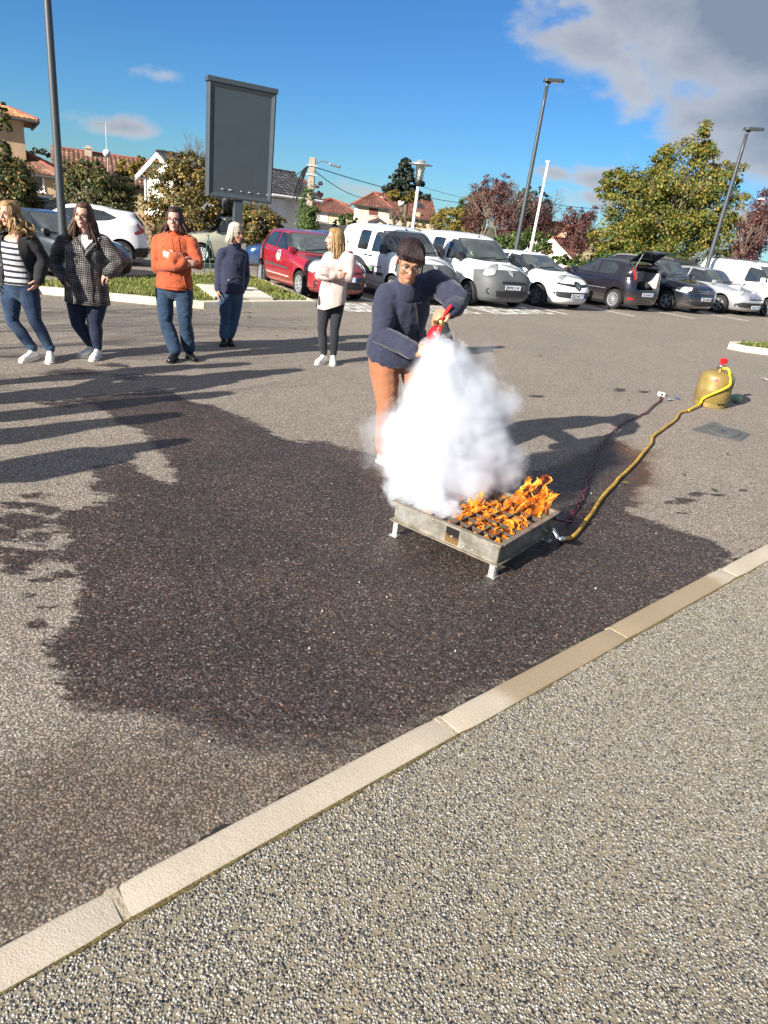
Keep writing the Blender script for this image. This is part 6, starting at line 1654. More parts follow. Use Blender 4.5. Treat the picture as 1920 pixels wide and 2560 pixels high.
def white_hatch():
 c = Car('white_hatchback', 'white hatchback with a big rhombus badge on its black grille band', hatch(4.06, 1.73, 1.46, .86, 2.59, hood=.84, belt=.97, cowl=1.06, xrf=.05, xrr=-1.40, tail=1.10, pf=3.4, bump=.60),
   PAINT['white'], 2.59, 0.315, (1, -1, G(1339, 766)), HEAD, 0.93)
 wind(c, [(-.69, 1.04), (-.3, 1.01), (.3, 1.01), (.69, 1.04), (.55, 1.37), (-.55, 1.37)])
 for sd in ('right', 'left'):
  sidewin(c, [(.84, 1.02), (.10, 1.33), (-.32, 1.36), (-.30, 1.02)], sd)
  sidewin(c, [(-.40, 1.03), (-.42, 1.36), (-.90, 1.33), (-1.24, 1.18), (-1.1, 1.10)], sd)
  strut_gaps(c, [sd], [[(.86, 1.0), (.88, .80), (.80, .36)], [(-.34, 1.0), (-.34, .36), (.80, .33)], [(-.34, .33), (-.95, .36), (-1.28, .86)]])
  c.handle(-.10, .90, sd, M['black_plastic']); c.mirror(.76, 1.06, sd, M['black_plastic'], (.12, .20, .15))
  c.panel('sill_trim', [(-.8, .26), (.8, .26), (.8, .33), (-.8, .33)], sd, M['black_plastic'], .01, .2, .02)
 lamp_pair(c, [(.52, .70), (.72, .67), (.95, .76), (1.06, .92), (.92, .90), (.66, .80)])
 c.panel('grille_band', [(-.62, .70), (-.2, .655), (.2, .655), (.62, .70), (.62, .745), (.2, .73), (-.2, .73), (-.62, .745)], 'front', M['black_plastic'], .007, .08, .02)
 c.panel('badge_shield', [(-.10, .62), (0, .56), (.10, .62), (.12, .76), (.06, .80), (-.06, .80), (-.12, .76)], 'front', M['black_plastic'], .010, .08, .02)
 diamond_badge(c, 0, .685, .19, M['chrome'])
 c.panel('lower_grille', [(-.58, .36), (.58, .36), (.70, .47), (.62, .52), (-.62, .52), (-.70, .47)], 'front', M['black_plastic'], .007, .08, .03)
 grille_slats(c, -.5, .5, .38, .50, 2); fogs(c, .60, .45, .04)
 c.plate('DZ-467-TT', 0, .42, y=.0, w=.50)
 c.wiper((-.5, 1.05), (.1, 1.09)); c.panel('inspection_sticker', [(-.60, 1.08), (-.55, 1.08), (-.545, 1.13), (-.595, 1.13)], 'front', M['sticker'], .008, .1, .01)
 c.wheels('alloy', M['dark_alloy'], spokes=7); return c
white_hatch()

def black_hatch():
 """stands nose in: we see its left flank and the open tail"""
 R = hatch(4.03, 1.69, 1.50, .86, 2.51, hood=.86, belt=.98, cowl=1.0, xrf=.05, xrr=-1.42, tail=1.02, rake=.55)
 cut = MB(); cut.box((-1.62, 0, .98), (1.0, 1.06, .66), bevel=.06)
 cm = cut.mesh()
 c = Car('black_hatchback', 'black hatchback standing with its tailgate wide open', R, PAINT['aub'], 2.51, 0.305, (-1, 1, G(1530, 772)), -HEAD, 0.93, extra_cut=[cm])
 me = c.body.data; mi = np.zeros(len(me.polygons), np.int32); me.polygons.foreach_get('material_index', mi)
 me.materials.append(M['boot_lining'])
 for p in me.polygons:
  q = p.center
  if -1.97 < q.x < -1.10 and abs(q.y) < .535 and .645 < q.z < 1.315 and (p.normal.x < -.5 or p.normal.z > .5 and q.z < .7 or abs(p.normal.y) > .5 or p.normal.z < -.5):
   if c.full.find_nearest(q)[3] > .015: mi[p.index] = 2
 me.polygons.foreach_set('material_index', mi)
 sidewin_pts = [[(.72, 1.03), (.10, 1.36), (-.30, 1.40), (-.34, 1.03)], [(-.42, 1.03), (-.40, 1.40), (-.90, 1.37), (-1.12, 1.24), (-1.08, 1.04)]]
 for sd in ('right', 'left'):
  for p in sidewin_pts: sidewin(c, p, sd)
  strut_gaps(c, [sd], [[(.84, 1.0), (.86, .80), (.80, .36)], [(-.38, 1.0), (-.38, .36), (.80, .33)], [(-.38, .33), (-.92, .36), (-1.24, .9)]])
  c.strip('side_moulding', [(-.9, .60), (.7, .58)], sd, M['alloy'], .012, .006)
  c.handle(-.12, .92, sd, PAINT['aub']); c.mirror(.70, 1.06, sd, PAINT['aub'])
  ax = 'rcornerL' if sd == 'left' else 'rcornerR'; g = 1 if sd == 'left' else -1
  p = [(g * .83, .93), (g * .93, .95), (g * .80, 1.30), (g * .70, 1.28)]
  c.panel('tail_light', p if g > 0 else p[::-1], ax, M['red_lens'], .012, .05, .03)
  q = [(g * .72, .34), (g * .94, .36), (g * .90, .41), (g * .74, .42)]
  c.panel('rear_fog_light', q if g > 0 else q[::-1], ax, M['red_lens'], .010, .05, .02)
 c.plate('CF-829-KL', 0, .53, face='rear')
 mb = MB(); mb.box((-1.45, .515, .95), (.60, .03, .46), bevel=.01); mb.build('boot_trim', M['boot_grey'], c.root); mb = MB(); mb.box((-1.45, -.515, .95), (.60, .03, .46), bevel=.01); mb.build('boot_trim', M['boot_grey'], c.root)
 mb = MB(); mb.box((-1.16, 0, .95), (.05, 1.0, .5), bevel=.02); mb.build('rear_seat_back', M['boot_grey'], c.root)
 mb = MB(); mb.ell((-1.45, -.22, .76), (.25, .24, .13)); mb.build('bag', M['boot_lining'], c.root, smooth=True)
 hinge = Vector((-1.36, 0, 1.475));
 def lid(u, w, d=0.0):       # u along the lid from the hinge, w across
  x = -u * 0.86; z = u * 0.62 - 0.75 * max(0, u - .42) ** 1.5 - 0.04 * (w / .55) ** 2
  return hinge + Vector((x, w, z + d))
 nu, nw = 14, 12; top = []; fr = MB()
 vs = []; fs = []
 for d in (0.045, 0.0):
  for i in range(nu + 1):
   for j in range(nw + 1):
    u = 1.02 * i / nu; hw = .56 - .05 * (i / nu) ** 2; vs.append(lid(u, -hw + 2 * hw * j / nw, d))
 def q(i, j, k): return k * (nu + 1) * (nw + 1) + i * (nw + 1) + j
 hole = lambda i, j: 2 <= i < 8 and 2 <= j < nw - 2
 for i in range(nu):
  for j in range(nw):
   if hole(i, j): continue
   fs.append((q(i, j, 0), q(i, j + 1, 0), q(i + 1, j + 1, 0), q(i + 1, j, 0))); fs.append((q(i, j, 1), q(i + 1, j, 1), q(i + 1, j + 1, 1), q(i, j + 1, 1)))
   for (a, b, ii, jj) in (((i, j), (i, j + 1), i - 1, j), ((i + 1, j + 1), (i + 1, j), i + 1, j), ((i + 1, j), (i, j), i, j - 1), ((i, j + 1), (i + 1, j + 1), i, j + 1)):
    if not (0 <= ii < nu and 0 <= jj < nw) or hole(ii, jj): fs.append((q(*a, 0), q(*a, 1), q(*b, 1), q(*b, 0)))
 fr.add(vs, fs); tg = fr.build('tailgate', PAINT['aub'], c.root); smooth_by_angle(tg, 40)
 gl = MB(); gv = [lid(1.02 * i / nu, (-.56 + .05 * (i / nu) ** 2) + 2 * (.56 - .05 * (i / nu) ** 2) * j / nw, .022) for i in range(2, 9) for j in range(2, nw - 1)]
 m = nw - 3; gl.add(gv, [(a * m + b, a * m + b + 1, (a + 1) * m + b + 1, (a + 1) * m + b) for a in range(6) for b in range(m - 1)]); gl.build('tailgate_window', M['house_glass'], tg, smooth=True)
 pl = MB(); pp = lid(.66, 0, -.03); pl.box(pp, (.06, .10, .03), bevel=.01); pl.build('tailgate_latch', M['alloy'], tg)
 for sg in (1, -1):
  mb = MB(); mb.tube([(-1.52, sg * .56, 1.0), lid(.5, sg * .50, -.01)], .013, 6); mb.build('gas_strut', M['alloy'], c.root)
  mb = MB(); mb.tube(catmull([(-1.84, sg * .56, .95), (-1.70, sg * .55, 1.2), (-1.5, sg * .54, 1.38), (-1.36, sg * .54, 1.45)], 4), .03, 6); mb.build('boot_seal', M['black_plastic'], c.root, smooth=True)
 c.wheels('cover', spokes=13); return c
M['boot_lining'] = plain('boot_lining', (.03, .03, .032), .9)
M['boot_grey'] = plain('boot_grey_trim', (.36, .35, .34), .9, var=.2, scale=9)
black_hatch()

def dark_mpv():
 c = Car('dark_people_carrier', 'dark blue people carrier with a chrome slat grille beside the open black hatchback', hatch(4.46, 1.80, 1.66, .92, 2.73, hood=.88, belt=1.04, cowl=1.18, xrf=.42, xrr=-1.80, tail=1.12, pf=4.6, bump=.66, rake=.5),
   PAINT['navy'], 2.73, 0.325, (1, -1, G(1662, 776)), HEAD, 0.92)
 wind(c, [(-.72, 1.11), (-.3, 1.09), (.3, 1.09), (.72, 1.11), (.60, 1.56), (-.60, 1.56)])
 for sd in ('right', 'left'):
  sidewin(c, [(.98, 1.10), (.42, 1.48), (-.05, 1.55), (-.05, 1.10)], sd); sidewin(c, [(-.14, 1.10), (-.14, 1.55), (-.95, 1.55), (-.98, 1.10)], sd); sidewin(c, [(-1.07, 1.11), (-1.05, 1.54), (-1.55, 1.46), (-1.75, 1.22), (-1.7, 1.14)], sd)
  strut_gaps(c, [sd], [[(-.09, 1.08), (-.09, .36), (.9, .36), (1.0, .9)], [(-.09, .36), (-.85, .36), (-1.02, 1.08)]])
  c.handle(.1, .98, sd, PAINT['navy']); c.mirror(.92, 1.14, sd, PAINT['navy'])
 lamp_pair(c, [(.55, .70), (.80, .66), (1.03, .74), (1.06, .84), (.85, .84), (.60, .80)])
 c.panel('grille', [(-.44, .665), (.44, .665), (.46, .765), (-.46, .765)], 'front', M['black_plastic'], .006, .1, .02)
 for z in (.685, .745): c.strip('chrome_slat', [(-.45, z), (0, z - .003), (.45, z)], 'front', M['chrome'], .018, .012)
 c.panel('lower_grille', [(-.55, .27), (.55, .27), (.66, .40), (-.66, .40)], 'front', M['black_plastic'], .006, .1, .03); grille_slats(c, -.5, .5, .28, .39, 3)
 c.strip('chrome_trim', [(-.82, .33), (-.4, .25), (.4, .25), (.82, .33)], 'front', M['chrome'], .016, .010)
 fogs(c, .66, .44, .05)
 c.plate('DZ-604-MC', 0, .50)
 x = c.cast((5, 0, .72), (-1, 0, 0))[0].x + .016; mb = MB(); ring = [(0, .07 * math.cos(a), .07 * math.sin(a)) for a in [k * math.pi / 10 for k in range(21)]]
 mb.tube([(x, p[1], .715 + p[2]) for p in ring], .009, 5, cap=False)
 for sg in (-1, 1):
  mb.tube([(x, sg * .030, .772), (x, 0, .725)], .007, 5); mb.tube([(x, sg * .058, .745), (x, sg * .026, .668), (x, 0, .712)], .007, 5)
 mb.build('badge', M['chrome'], c.root)
 c.rails(.25, -1.6, .62, M['alloy']); c.wiper((-.55, 1.13), (.1, 1.17)); c.wheels('twin', spokes=5); return c
dark_mpv()

def silver_saloon():
 c = Car('silver_hatchback', 'silver hatchback with chevron badge between the dark people carrier and the white panel van', hatch(4.27, 1.77, 1.47, .93, 2.61, hood=.78, belt=.95, cowl=1.15, xrf=.22, xrr=-1.2, tail=1.06, pf=3.6, bump=.58),
   PAINT['silver'], 2.61, 0.31, (1, -1, G(1792, 782)), HEAD, 0.92)
 wind(c, [(-.70, 1.0), (-.3, .985), (.3, .985), (.70, 1.0), (.55, 1.37), (-.55, 1.37)])
 for sd in ('right', 'left'):
  sidewin(c, [(.90, .99), (.25, 1.33), (-.25, 1.38), (-.28, 1.0)], sd); sidewin(c, [(-.37, 1.0), (-.36, 1.38), (-.9, 1.34), (-1.3, 1.12)], sd)
  strut_gaps(c, [sd], [[(-.32, .98), (-.32, .36), (.8, .36), (.95, .9)]]); c.handle(-.05, .88, sd, PAINT['silver']); c.mirror(.88, 1.02, sd, PAINT['silver'])
 lamp_pair(c, [(.52, .66), (.74, .64), (.98, .72), (1.06, .84), (.92, .84), (.66, .78)])
 for k, z in enumerate((.66, .61)):
  c.strip('chevron_trim', [(-.42, z), (-.10, z), (0, z + .045), (.10, z), (.42, z)], 'front', M['chrome'], .022, .012)
 c.panel('grille', [(-.42, .56), (.42, .56), (.44, .60), (-.44, .60)], 'front', M['black_plastic'], .006, .1, .01)
 c.panel('lower_grille', [(-.62, .30), (.62, .30), (.72, .40), (.60, .47), (-.60, .47), (-.72, .40)], 'front', M['black_plastic'], .012, .05, .03)
 fogs(c, .70, .36, .04); c.plate('FN-218-VB', 0, .33); c.wiper((-.5, 1.02), (.1, 1.06)); c.wheels('alloy', spokes=5); return c
silver_saloon()

def panel_van():
 c = Car('panel_van', 'white panel van with roof bars at the right end of the car row', van_rings(4.38, 1.81, 1.80, .93, 2.73), PAINT['white'], 2.73, 0.315, (1, -1, G(1915, 792)), HEAD, 0.93, group='white vans parked in the front row', cat='van')
 wind(c, [(-.72, 1.19), (-.3, 1.17), (.3, 1.17), (.72, 1.19), (.64, 1.65), (-.64, 1.65)])
 for sd in ('right', 'left'):
  sidewin(c, [(1.02, 1.15), (.9, 1.30), (.62, 1.54), (.20, 1.60), (.17, 1.12)], sd, .07)
  strut_gaps(c, [sd], [[(1.02, 1.1), (1.02, .75), (.88, .42)], [(.08, 1.68), (.08, .38), (.88, .36)], [(-.80, 1.66), (-.80, .38), (.08, .38)]])
  c.strip('side_rail', [(-1.9, 1.10), (.05, 1.10)], sd, M['dark_grey_plastic'], .02, .006); c.mirror(.92, 1.20, sd, PAINT['white'], (.12, .2, .2)); c.handle(.2, 1.0, sd, M['black_plastic'])
  c.panel('side_trim', [(-.7, .50), (.9, .50), (.9, .60), (-.7, .60)], sd, M['dark_grey_plastic'], .012, .2, .02)
 lamp_pair(c, [(.66, .80), (.84, .76), (1.03, .84), (1.03, 1.0), (.86, 1.02), (.70, .92)])
 c.panel('bumper', [(-.8, .24), (.8, .24), (.84, .55), (.8, .66), (-.8, .66), (-.84, .55)], 'front', M['grey_plastic'], .005, .1, .05)
 c.panel('lower_grille', [(-.5, .34), (.5, .34), (.52, .46), (-.52, .46)], 'front', M['black_plastic'], .015, .06, .03)
 c.plate('', 0, .55); c.rails(.3, -1.6, .56, M['dark_grey_plastic']); c.wheels('alloy', spokes=7); return c
panel_van()

def estate_behind():
 P = at(1598, 655, 30.5); P = Vector((P.x, P.y, 0))
 c = Car('dark_estate', 'dark car with silver roof rails standing behind the open black hatchback', hatch(4.5, 1.8, 1.66, .92, 2.7, hood=.9, belt=1.04, cowl=1.1, xrf=.35, xrr=-1.8, tail=1.12, rake=.5), PAINT['black'], 2.7, .33, (1, -1, P), -HEAD, 0.93, sub=3)
 wind(c, [(-.7, 1.12), (.7, 1.12), (.58, 1.55), (-.58, 1.55)])
 for sd in ('right', 'left'):
  sidewin(c, [(.9, 1.1), (.4, 1.46), (-.05, 1.54), (-.05, 1.1)], sd); sidewin(c, [(-.14, 1.1), (-.14, 1.54), (-.98, 1.54), (-.98, 1.1)], sd); sidewin(c, [(-1.07, 1.11), (-1.05, 1.53), (-1.6, 1.44), (-1.7, 1.16)], sd)
  c.mirror(.9, 1.14, sd, PAINT['black'])
 c.rails(.3, -1.7, .62, M['chrome']); lamp_pair(c, [(.55, .72), (1.0, .76), (.98, .84), (.6, .82)]); c.wheels('alloy', spokes=5)
estate_behind()

# -------------------- cars beyond the island on the left
def far_car(name, label, rings, paint, wb, wr, P, head, cat='car', rear=True, wsp=5, wmat=None, scale=.93):
 c = Car(name, label, rings, paint, wb, wr, P, head, scale, sub=3, cat=cat); return c
def white_suv():
 hd = Vector((-0.93, -0.35, 0))
 c = far_car('white_suv', 'white crossover with red boomerang tail lights parked behind the woman in the checked coat', hatch(4.13, 1.77, 1.57, .86, 2.53, hood=.98, belt=1.10, cowl=.95, xrf=.1, xrr=-1.15, tail=1.16, bump=.70, rake=.85), PAINT['white'], 2.53, .335, (-1, 1, G(306, 664)), hd)
 for sd in ('right', 'left'):
  sidewin(c, [(.72, 1.12), (.12, 1.42), (-.28, 1.47), (-.30, 1.14)], sd); sidewin(c, [(-.38, 1.14), (-.36, 1.47), (-.85, 1.42), (-1.18, 1.28), (-.95, 1.20)], sd)
  strut_gaps(c, [sd], [[(-.34, 1.1), (-.34, .4), (.8, .4)]]); c.mirror(.72, 1.14, sd, PAINT['white']); c.handle(-.1, 1.0, sd, PAINT['white'])
  g = 1 if sd == 'left' else -1; ax = 'rcornerL' if g > 0 else 'rcornerR'
  p = [(g * .62, .86), (g * .98, .94), (g * .99, 1.02), (g * .86, 1.06), (g * .74, 1.18), (g * .70, 1.15), (g * .76, 1.02), (g * .60, .92)]
  c.panel('tail_light', p if g > 0 else p[::-1], ax, M['red_lens'], .010, .05, .02)
  c.panel('sill_cladding', [(-.9, .26), (.9, .26), (.9, .42), (-.9, .42)], sd, M['black_plastic'], .01, .15, .03)
 c.panel('rear_window', [(-.58, 1.12), (.58, 1.12), (.50, 1.42), (-.50, 1.42)], 'rear', M['glass'], .006, .09, .06)
 c.panel('rear_bumper_cladding', [(-.8, .26), (.8, .26), (.8, .52), (-.8, .52)], 'rear', M['black_plastic'], .018, .05, .05)
 c.plate('', 0, .82, face='rear', w=.5); c.wheels('alloy', spokes=5)
 return c
white_suv()
def teal_car():
 hd = Vector((0.95, -0.30, 0))
 c = far_car('grey_green_car', 'dark grey green car behind the checked coat, its nose towards the grass island', hatch(4.2, 1.75, 1.50, .86, 2.55, hood=.84, belt=.98, cowl=1.0, xrf=.1, xrr=-1.4, tail=1.08), PAINT['greygreen'], 2.55, .31, (1, -1, G(172, 703)), hd, scale=.88)
 wind(c, [(-.68, 1.04), (.68, 1.04), (.56, 1.42), (-.56, 1.42)])
 for sd in ('right', 'left'):
  sidewin(c, [(.70, 1.03), (.10, 1.37), (-.30, 1.40), (-.33, 1.05)], sd); sidewin(c, [(-.43, 1.05), (-.40, 1.40), (-.92, 1.37), (-1.2, 1.14)], sd); c.mirror(.72, 1.05, sd, M['black_plastic'])
 c.panel('bumper', [(-.8, .24), (.8, .24), (.8, .5), (-.8, .5)], 'front', M['black_plastic'], .008, .1, .05)
 lamp_pair(c, [(.58, .68), (.80, .66), (1.0, .76), (.95, .84), (.66, .80)]); c.wheels('alloy', spokes=6)
teal_car()
def dark_far():
 hd = Vector((-0.93, -0.36, 0)); p = at(150, 640, 24.0)
 c = far_car('black_hatchback', 'black car with dark windows parked against the tan wall at the left', hatch(4.2, 1.78, 1.60, .86, 2.6, hood=.9, belt=1.02, cowl=1.0, xrf=.1, xrr=-1.5, tail=1.1), PAINT['black'], 2.6, .32, (-1, 1, Vector((p.x + .4, p.y, 0))), hd)
 wind(c, [(-.68, 1.07), (.68, 1.07), (.56, 1.50), (-.56, 1.50)])
 for sd in ('right', 'left'):
  sidewin(c, [(.70, 1.08), (.10, 1.45), (-.30, 1.49), (-.33, 1.10)], sd); sidewin(c, [(-.43, 1.10), (-.40, 1.49), (-1.0, 1.45), (-1.3, 1.2)], sd); c.mirror(.72, 1.1, sd, PAINT['black'])
 c.panel('rear_window', [(-.58, 1.14), (.58, 1.14), (.50, 1.46), (-.50, 1.46)], 'rear', M['glass'], .006, .09, .06)
 c.wheels('alloy', spokes=5)
dark_far()
def cream_car():
 hd = Vector((-0.86, -0.50, 0))
 R = hatch(3.83, 1.55, 1.56, .70, 2.40, hood=.86, belt=1.00, cowl=.85, xrf=.35, xrr=-.75, tail=.98, pf=3.2, pr=3.4, drop=.10, rake=2.0)
 c = far_car('cream_car', 'cream old car with rounded back and steel wheels parked behind the grey haired woman', R, PAINT['cream'], 2.40, .30, (1, 1, G(503, 657)), hd)
 wind(c, [(-.58, 1.07), (.58, 1.07), (.50, 1.44), (-.50, 1.44)])
 for sd in ('right', 'left'):
  sidewin(c, [(.62, 1.06), (.35, 1.40), (-.05, 1.44), (-.05, 1.06)], sd); sidewin(c, [(-.13, 1.06), (-.12, 1.44), (-.65, 1.38), (-.78, 1.06)], sd); c.mirror(.6, 1.08, sd, M['black_plastic'])
  g = 1 if sd == 'left' else -1; ax = 'rcornerL' if g > 0 else 'rcornerR'
  p = [(g * .66, .62), (g * .80, .62), (g * .80, .84), (g * .68, .84)]; c.panel('tail_light', p if g > 0 else p[::-1], ax, M['red_lens'], .015, .05, .03)
 c.panel('rear_window', [(-.42, 1.08), (.42, 1.08), (.36, 1.30), (-.36, 1.30)], 'rear', M['glass'], .006, .09, .06)
 c.wheels('cover', M['plate_white'], spokes=12)
cream_car()
def blue_car():
 hd = Vector((-0.95, -0.30, 0)); p = at(672, 690, 21.9)
 c = far_car('blue_car', 'bright blue car mostly hidden between the sign post and the red hatchback', hatch(4.0, 1.68, 1.42, .80, 2.5, hood=.78, belt=.92, cowl=.95, xrf=.1, xrr=-1.4, tail=1.02), PAINT['blue'], 2.5, .29, (1, 1, Vector((p.x, p.y, 0))), hd)
 wind(c, [(-.66, .98), (.66, .98), (.54, 1.34), (-.54, 1.34)])
 for sd in ('right', 'left'):
  sidewin(c, [(.70, .97), (.10, 1.30), (-.30, 1.33), (-.33, .99)], sd); sidewin(c, [(-.43, .99), (-.40, 1.33), (-.92, 1.30), (-1.2, 1.08)], sd); c.mirror(.7, .98, sd, PAINT['blue'])
 c.panel('rear_window', [(-.55, 1.06), (.55, 1.06), (.46, 1.30), (-.46, 1.30)], 'rear', M['glass'], .006, .09, .06)
 c.wheels('alloy', spokes=5)
blue_car()
# ------------------------------------------------------------------ people
def skin_mat(name, base):
 t = NT(name); c = t.co(); f = t.noise(9, 4, 0.6, c); g = t.noise(60, 3, .6, c)
 col = t.mix(f, tuple(v * .88 for v in base), (min(1, base[0] * 1.08), base[1] * .98, base[2] * .95))
 q = t.bsdf(col, .48, 0, t.bump(g, .12, .004)); q.inputs['Subsurface Weight'].default_value = .12; q.inputs['Subsurface Radius'].default_value = (.012, .005, .003); q.inputs['Subsurface Scale'].default_value = 1.0
 return t.m
def hair_mat(name, dark, mid, light):
 t = NT(name); r = t.rnd(); f = t.noise(30, 4, .7, t.map(t.co(), (1, 1, .25)))
 col = t.ramp(t.math('ADD', t.math('MULTIPLY', r, .6), t.math('MULTIPLY', f, .45)), [(.15, dark), (.5, mid), (.85, light)])
 q = t.bsdf(col, .58); q.inputs['Specular IOR Level'].default_value = .35; return t.m
SK = {'fair': skin_mat('fair_skin', (.54, .31, .23)), 'rosy': skin_mat('rosy_skin', (.56, .305, .24)), 'olive': skin_mat('olive_skin', (.42, .228, .142)), 'tan': skin_mat('tanned_skin', (.46, .245, .165))}
HR = {'blond': hair_mat('curly_blond_hair', (.11, .058, .024), (.28, .165, .068), (.45, .31, .15)), 'brown': hair_mat('long_brown_hair', (.022, .012, .009), (.055, .028, .018), (.13, .07, .04)), 'bob': hair_mat('dark_brown_hair', (.018, .008, .008), (.04, .018, .016), (.085, .04, .03)),
 'grey': hair_mat('grey_blond_hair', (.16, .14, .11), (.33, .295, .24), (.50, .465, .40)), 'dip': hair_mat('streaked_blond_hair', (.065, .036, .016), (.25, .148, .058), (.43, .29, .13)), 'black': hair_mat('black_hair', (.006, .004, .005), (.012, .007, .008), (.034, .014, .014))}
M['eye_white'] = plain('eye_white', (.70, .68, .66), .25); M['iris'] = plain('dark_iris', (.025, .016, .012), .15); M['lips'] = plain('lips', (.42, .14, .12), .4); M['brow'] = plain('eyebrow', (.05, .03, .02), .8); M['teeth'] = plain('teeth', (.72, .70, .64), .3)
def denim(name, base, fade):
 def ex(t, c, col):
  f = t.noise(2.2, 4, .6, t.map(c, (1.6, 1.6, .8))); return t.mix(t.sstep(f, .45, .75), col, fade)
 return cloth(name, base, .2, extra=ex, fold=.55)
FAB = {'jeans': denim('blue_jeans', (.012, .031, .072), (.034, .070, .13)), 'jeans_dark': denim('dark_jeans', (.007, .015, .042), (.012, .028, .07)), 'jeans_mid': denim('mid_blue_jeans', (.010, .032, .070), (.018, .050, .10)), 'jeans_light': denim('light_blue_jeans', (.022, .056, .112), (.055, .11, .19)),
 'black_jeans': denim('black_jeans', (.011, .012, .018), (.020, .022, .03)), 'rust': cloth('rust_trousers', (.270, .105, .050), .12, fold=.45), 'orange': cloth('orange_jacket_cloth', (.37, .068, .020), .10, fold=.5), 'navy': cloth('navy_sweatshirt', (.014, .018, .048), .12, fold=.45),
 'black': cloth('black_jacket_cloth', (.009, .009, .011), .15, fold=.4), 'beige': cloth('beige_sweater', (.46, .365, .33), .06, fold=.45), 'white': cloth('white_cloth', (.55, .54, .55), .05, fold=.35), 'plum': cloth('dark_plum_cloth', (.035, .012, .016), .1), 'fur': cloth('dark_hair_trim', (.02, .010, .007), .4, fold=.9)}
def _stripes(t, c, col):
 z = t.N('ShaderNodeSeparateXYZ'); t.l.new(c, z.inputs[0]); zz = t.math('ADD', z.outputs[2], t.math('MULTIPLY', t.noise(5, 2, .5, c), .012))
 w = t.math('FRACT', t.math('DIVIDE', zz, .058)); band = t.math('MULTIPLY', t.sstep(w, .56, .60), t.math('SUBTRACT', 1.0, t.sstep(w, .96, 1.0)))
 below = t.math('LESS_THAN', z.outputs[2], 1.285); return t.mix(t.math('MULTIPLY', band, below), col, (.012, .014, .035))
FAB['striped'] = cloth('navy_striped_jersey', (.55, .54, .55), .04, extra=_stripes, fold=.3)
def _check(t, c, col):
 z = t.N('ShaderNodeSeparateXYZ'); t.l.new(c, z.inputs[0])
 def grid(v, p): return t.math('ABSOLUTE', t.math('SUBTRACT', t.math('FRACT', t.math('DIVIDE', v, p)), .5))
 xx = t.math('ADD', z.outputs[0], t.math('MULTIPLY', z.outputs[1], .8)); zz = t.math('ADD', z.outputs[2], t.math('MULTIPLY', z.outputs[1], .15))
 dx, dz = grid(xx, .0205), grid(zz, .0225); big = t.math('ADD', t.math('MULTIPLY', grid(xx, .152), .5), t.math('MULTIPLY', grid(zz, .165), .5))
 d = t.math('SQRT', t.math('ADD', t.math('MULTIPLY', dx, dx), t.math('MULTIPLY', dz, dz))); r = t.math('ADD', t.math('MULTIPLY', big, .5), .12)
 dot = t.math('SUBTRACT', 1.0, t.sstep(d, t.math('SUBTRACT', r, .07), t.math('ADD', r, .07)))
 return t.mix(dot, col, (.33, .31, .29))
FAB['check'] = cloth('black_white_checked_wool', (.012, .010, .011), .2, extra=_check, fold=.4)
def _heather(t, c, col):
 f = t.noise(70, 3, .6, t.map(c, (.5, .5, 4))); return t.mix(t.sstep(f, .45, .75), col, (.027, .032, .070))
FAB['fleece'] = cloth('navy_fleece', (.015, .018, .042), .1, extra=_heather, fold=.5)
M['shoe_white'] = plain('white_leather', (.68, .67, .64), .45, var=.06); M['shoe_black'] = plain('black_leather', (.012, .012, .013), .35); M['sole_white'] = plain('white_rubber_sole', (.60, .58, .54), .6); M['sole_black'] = plain('black_rubber_sole', (.02, .02, .02), .7); M['shoe_cream'] = plain('cream_leather', (.62, .50, .38), .5)
M['spectacle'] = plain('spectacle_frame', (.02, .012, .012), .25)

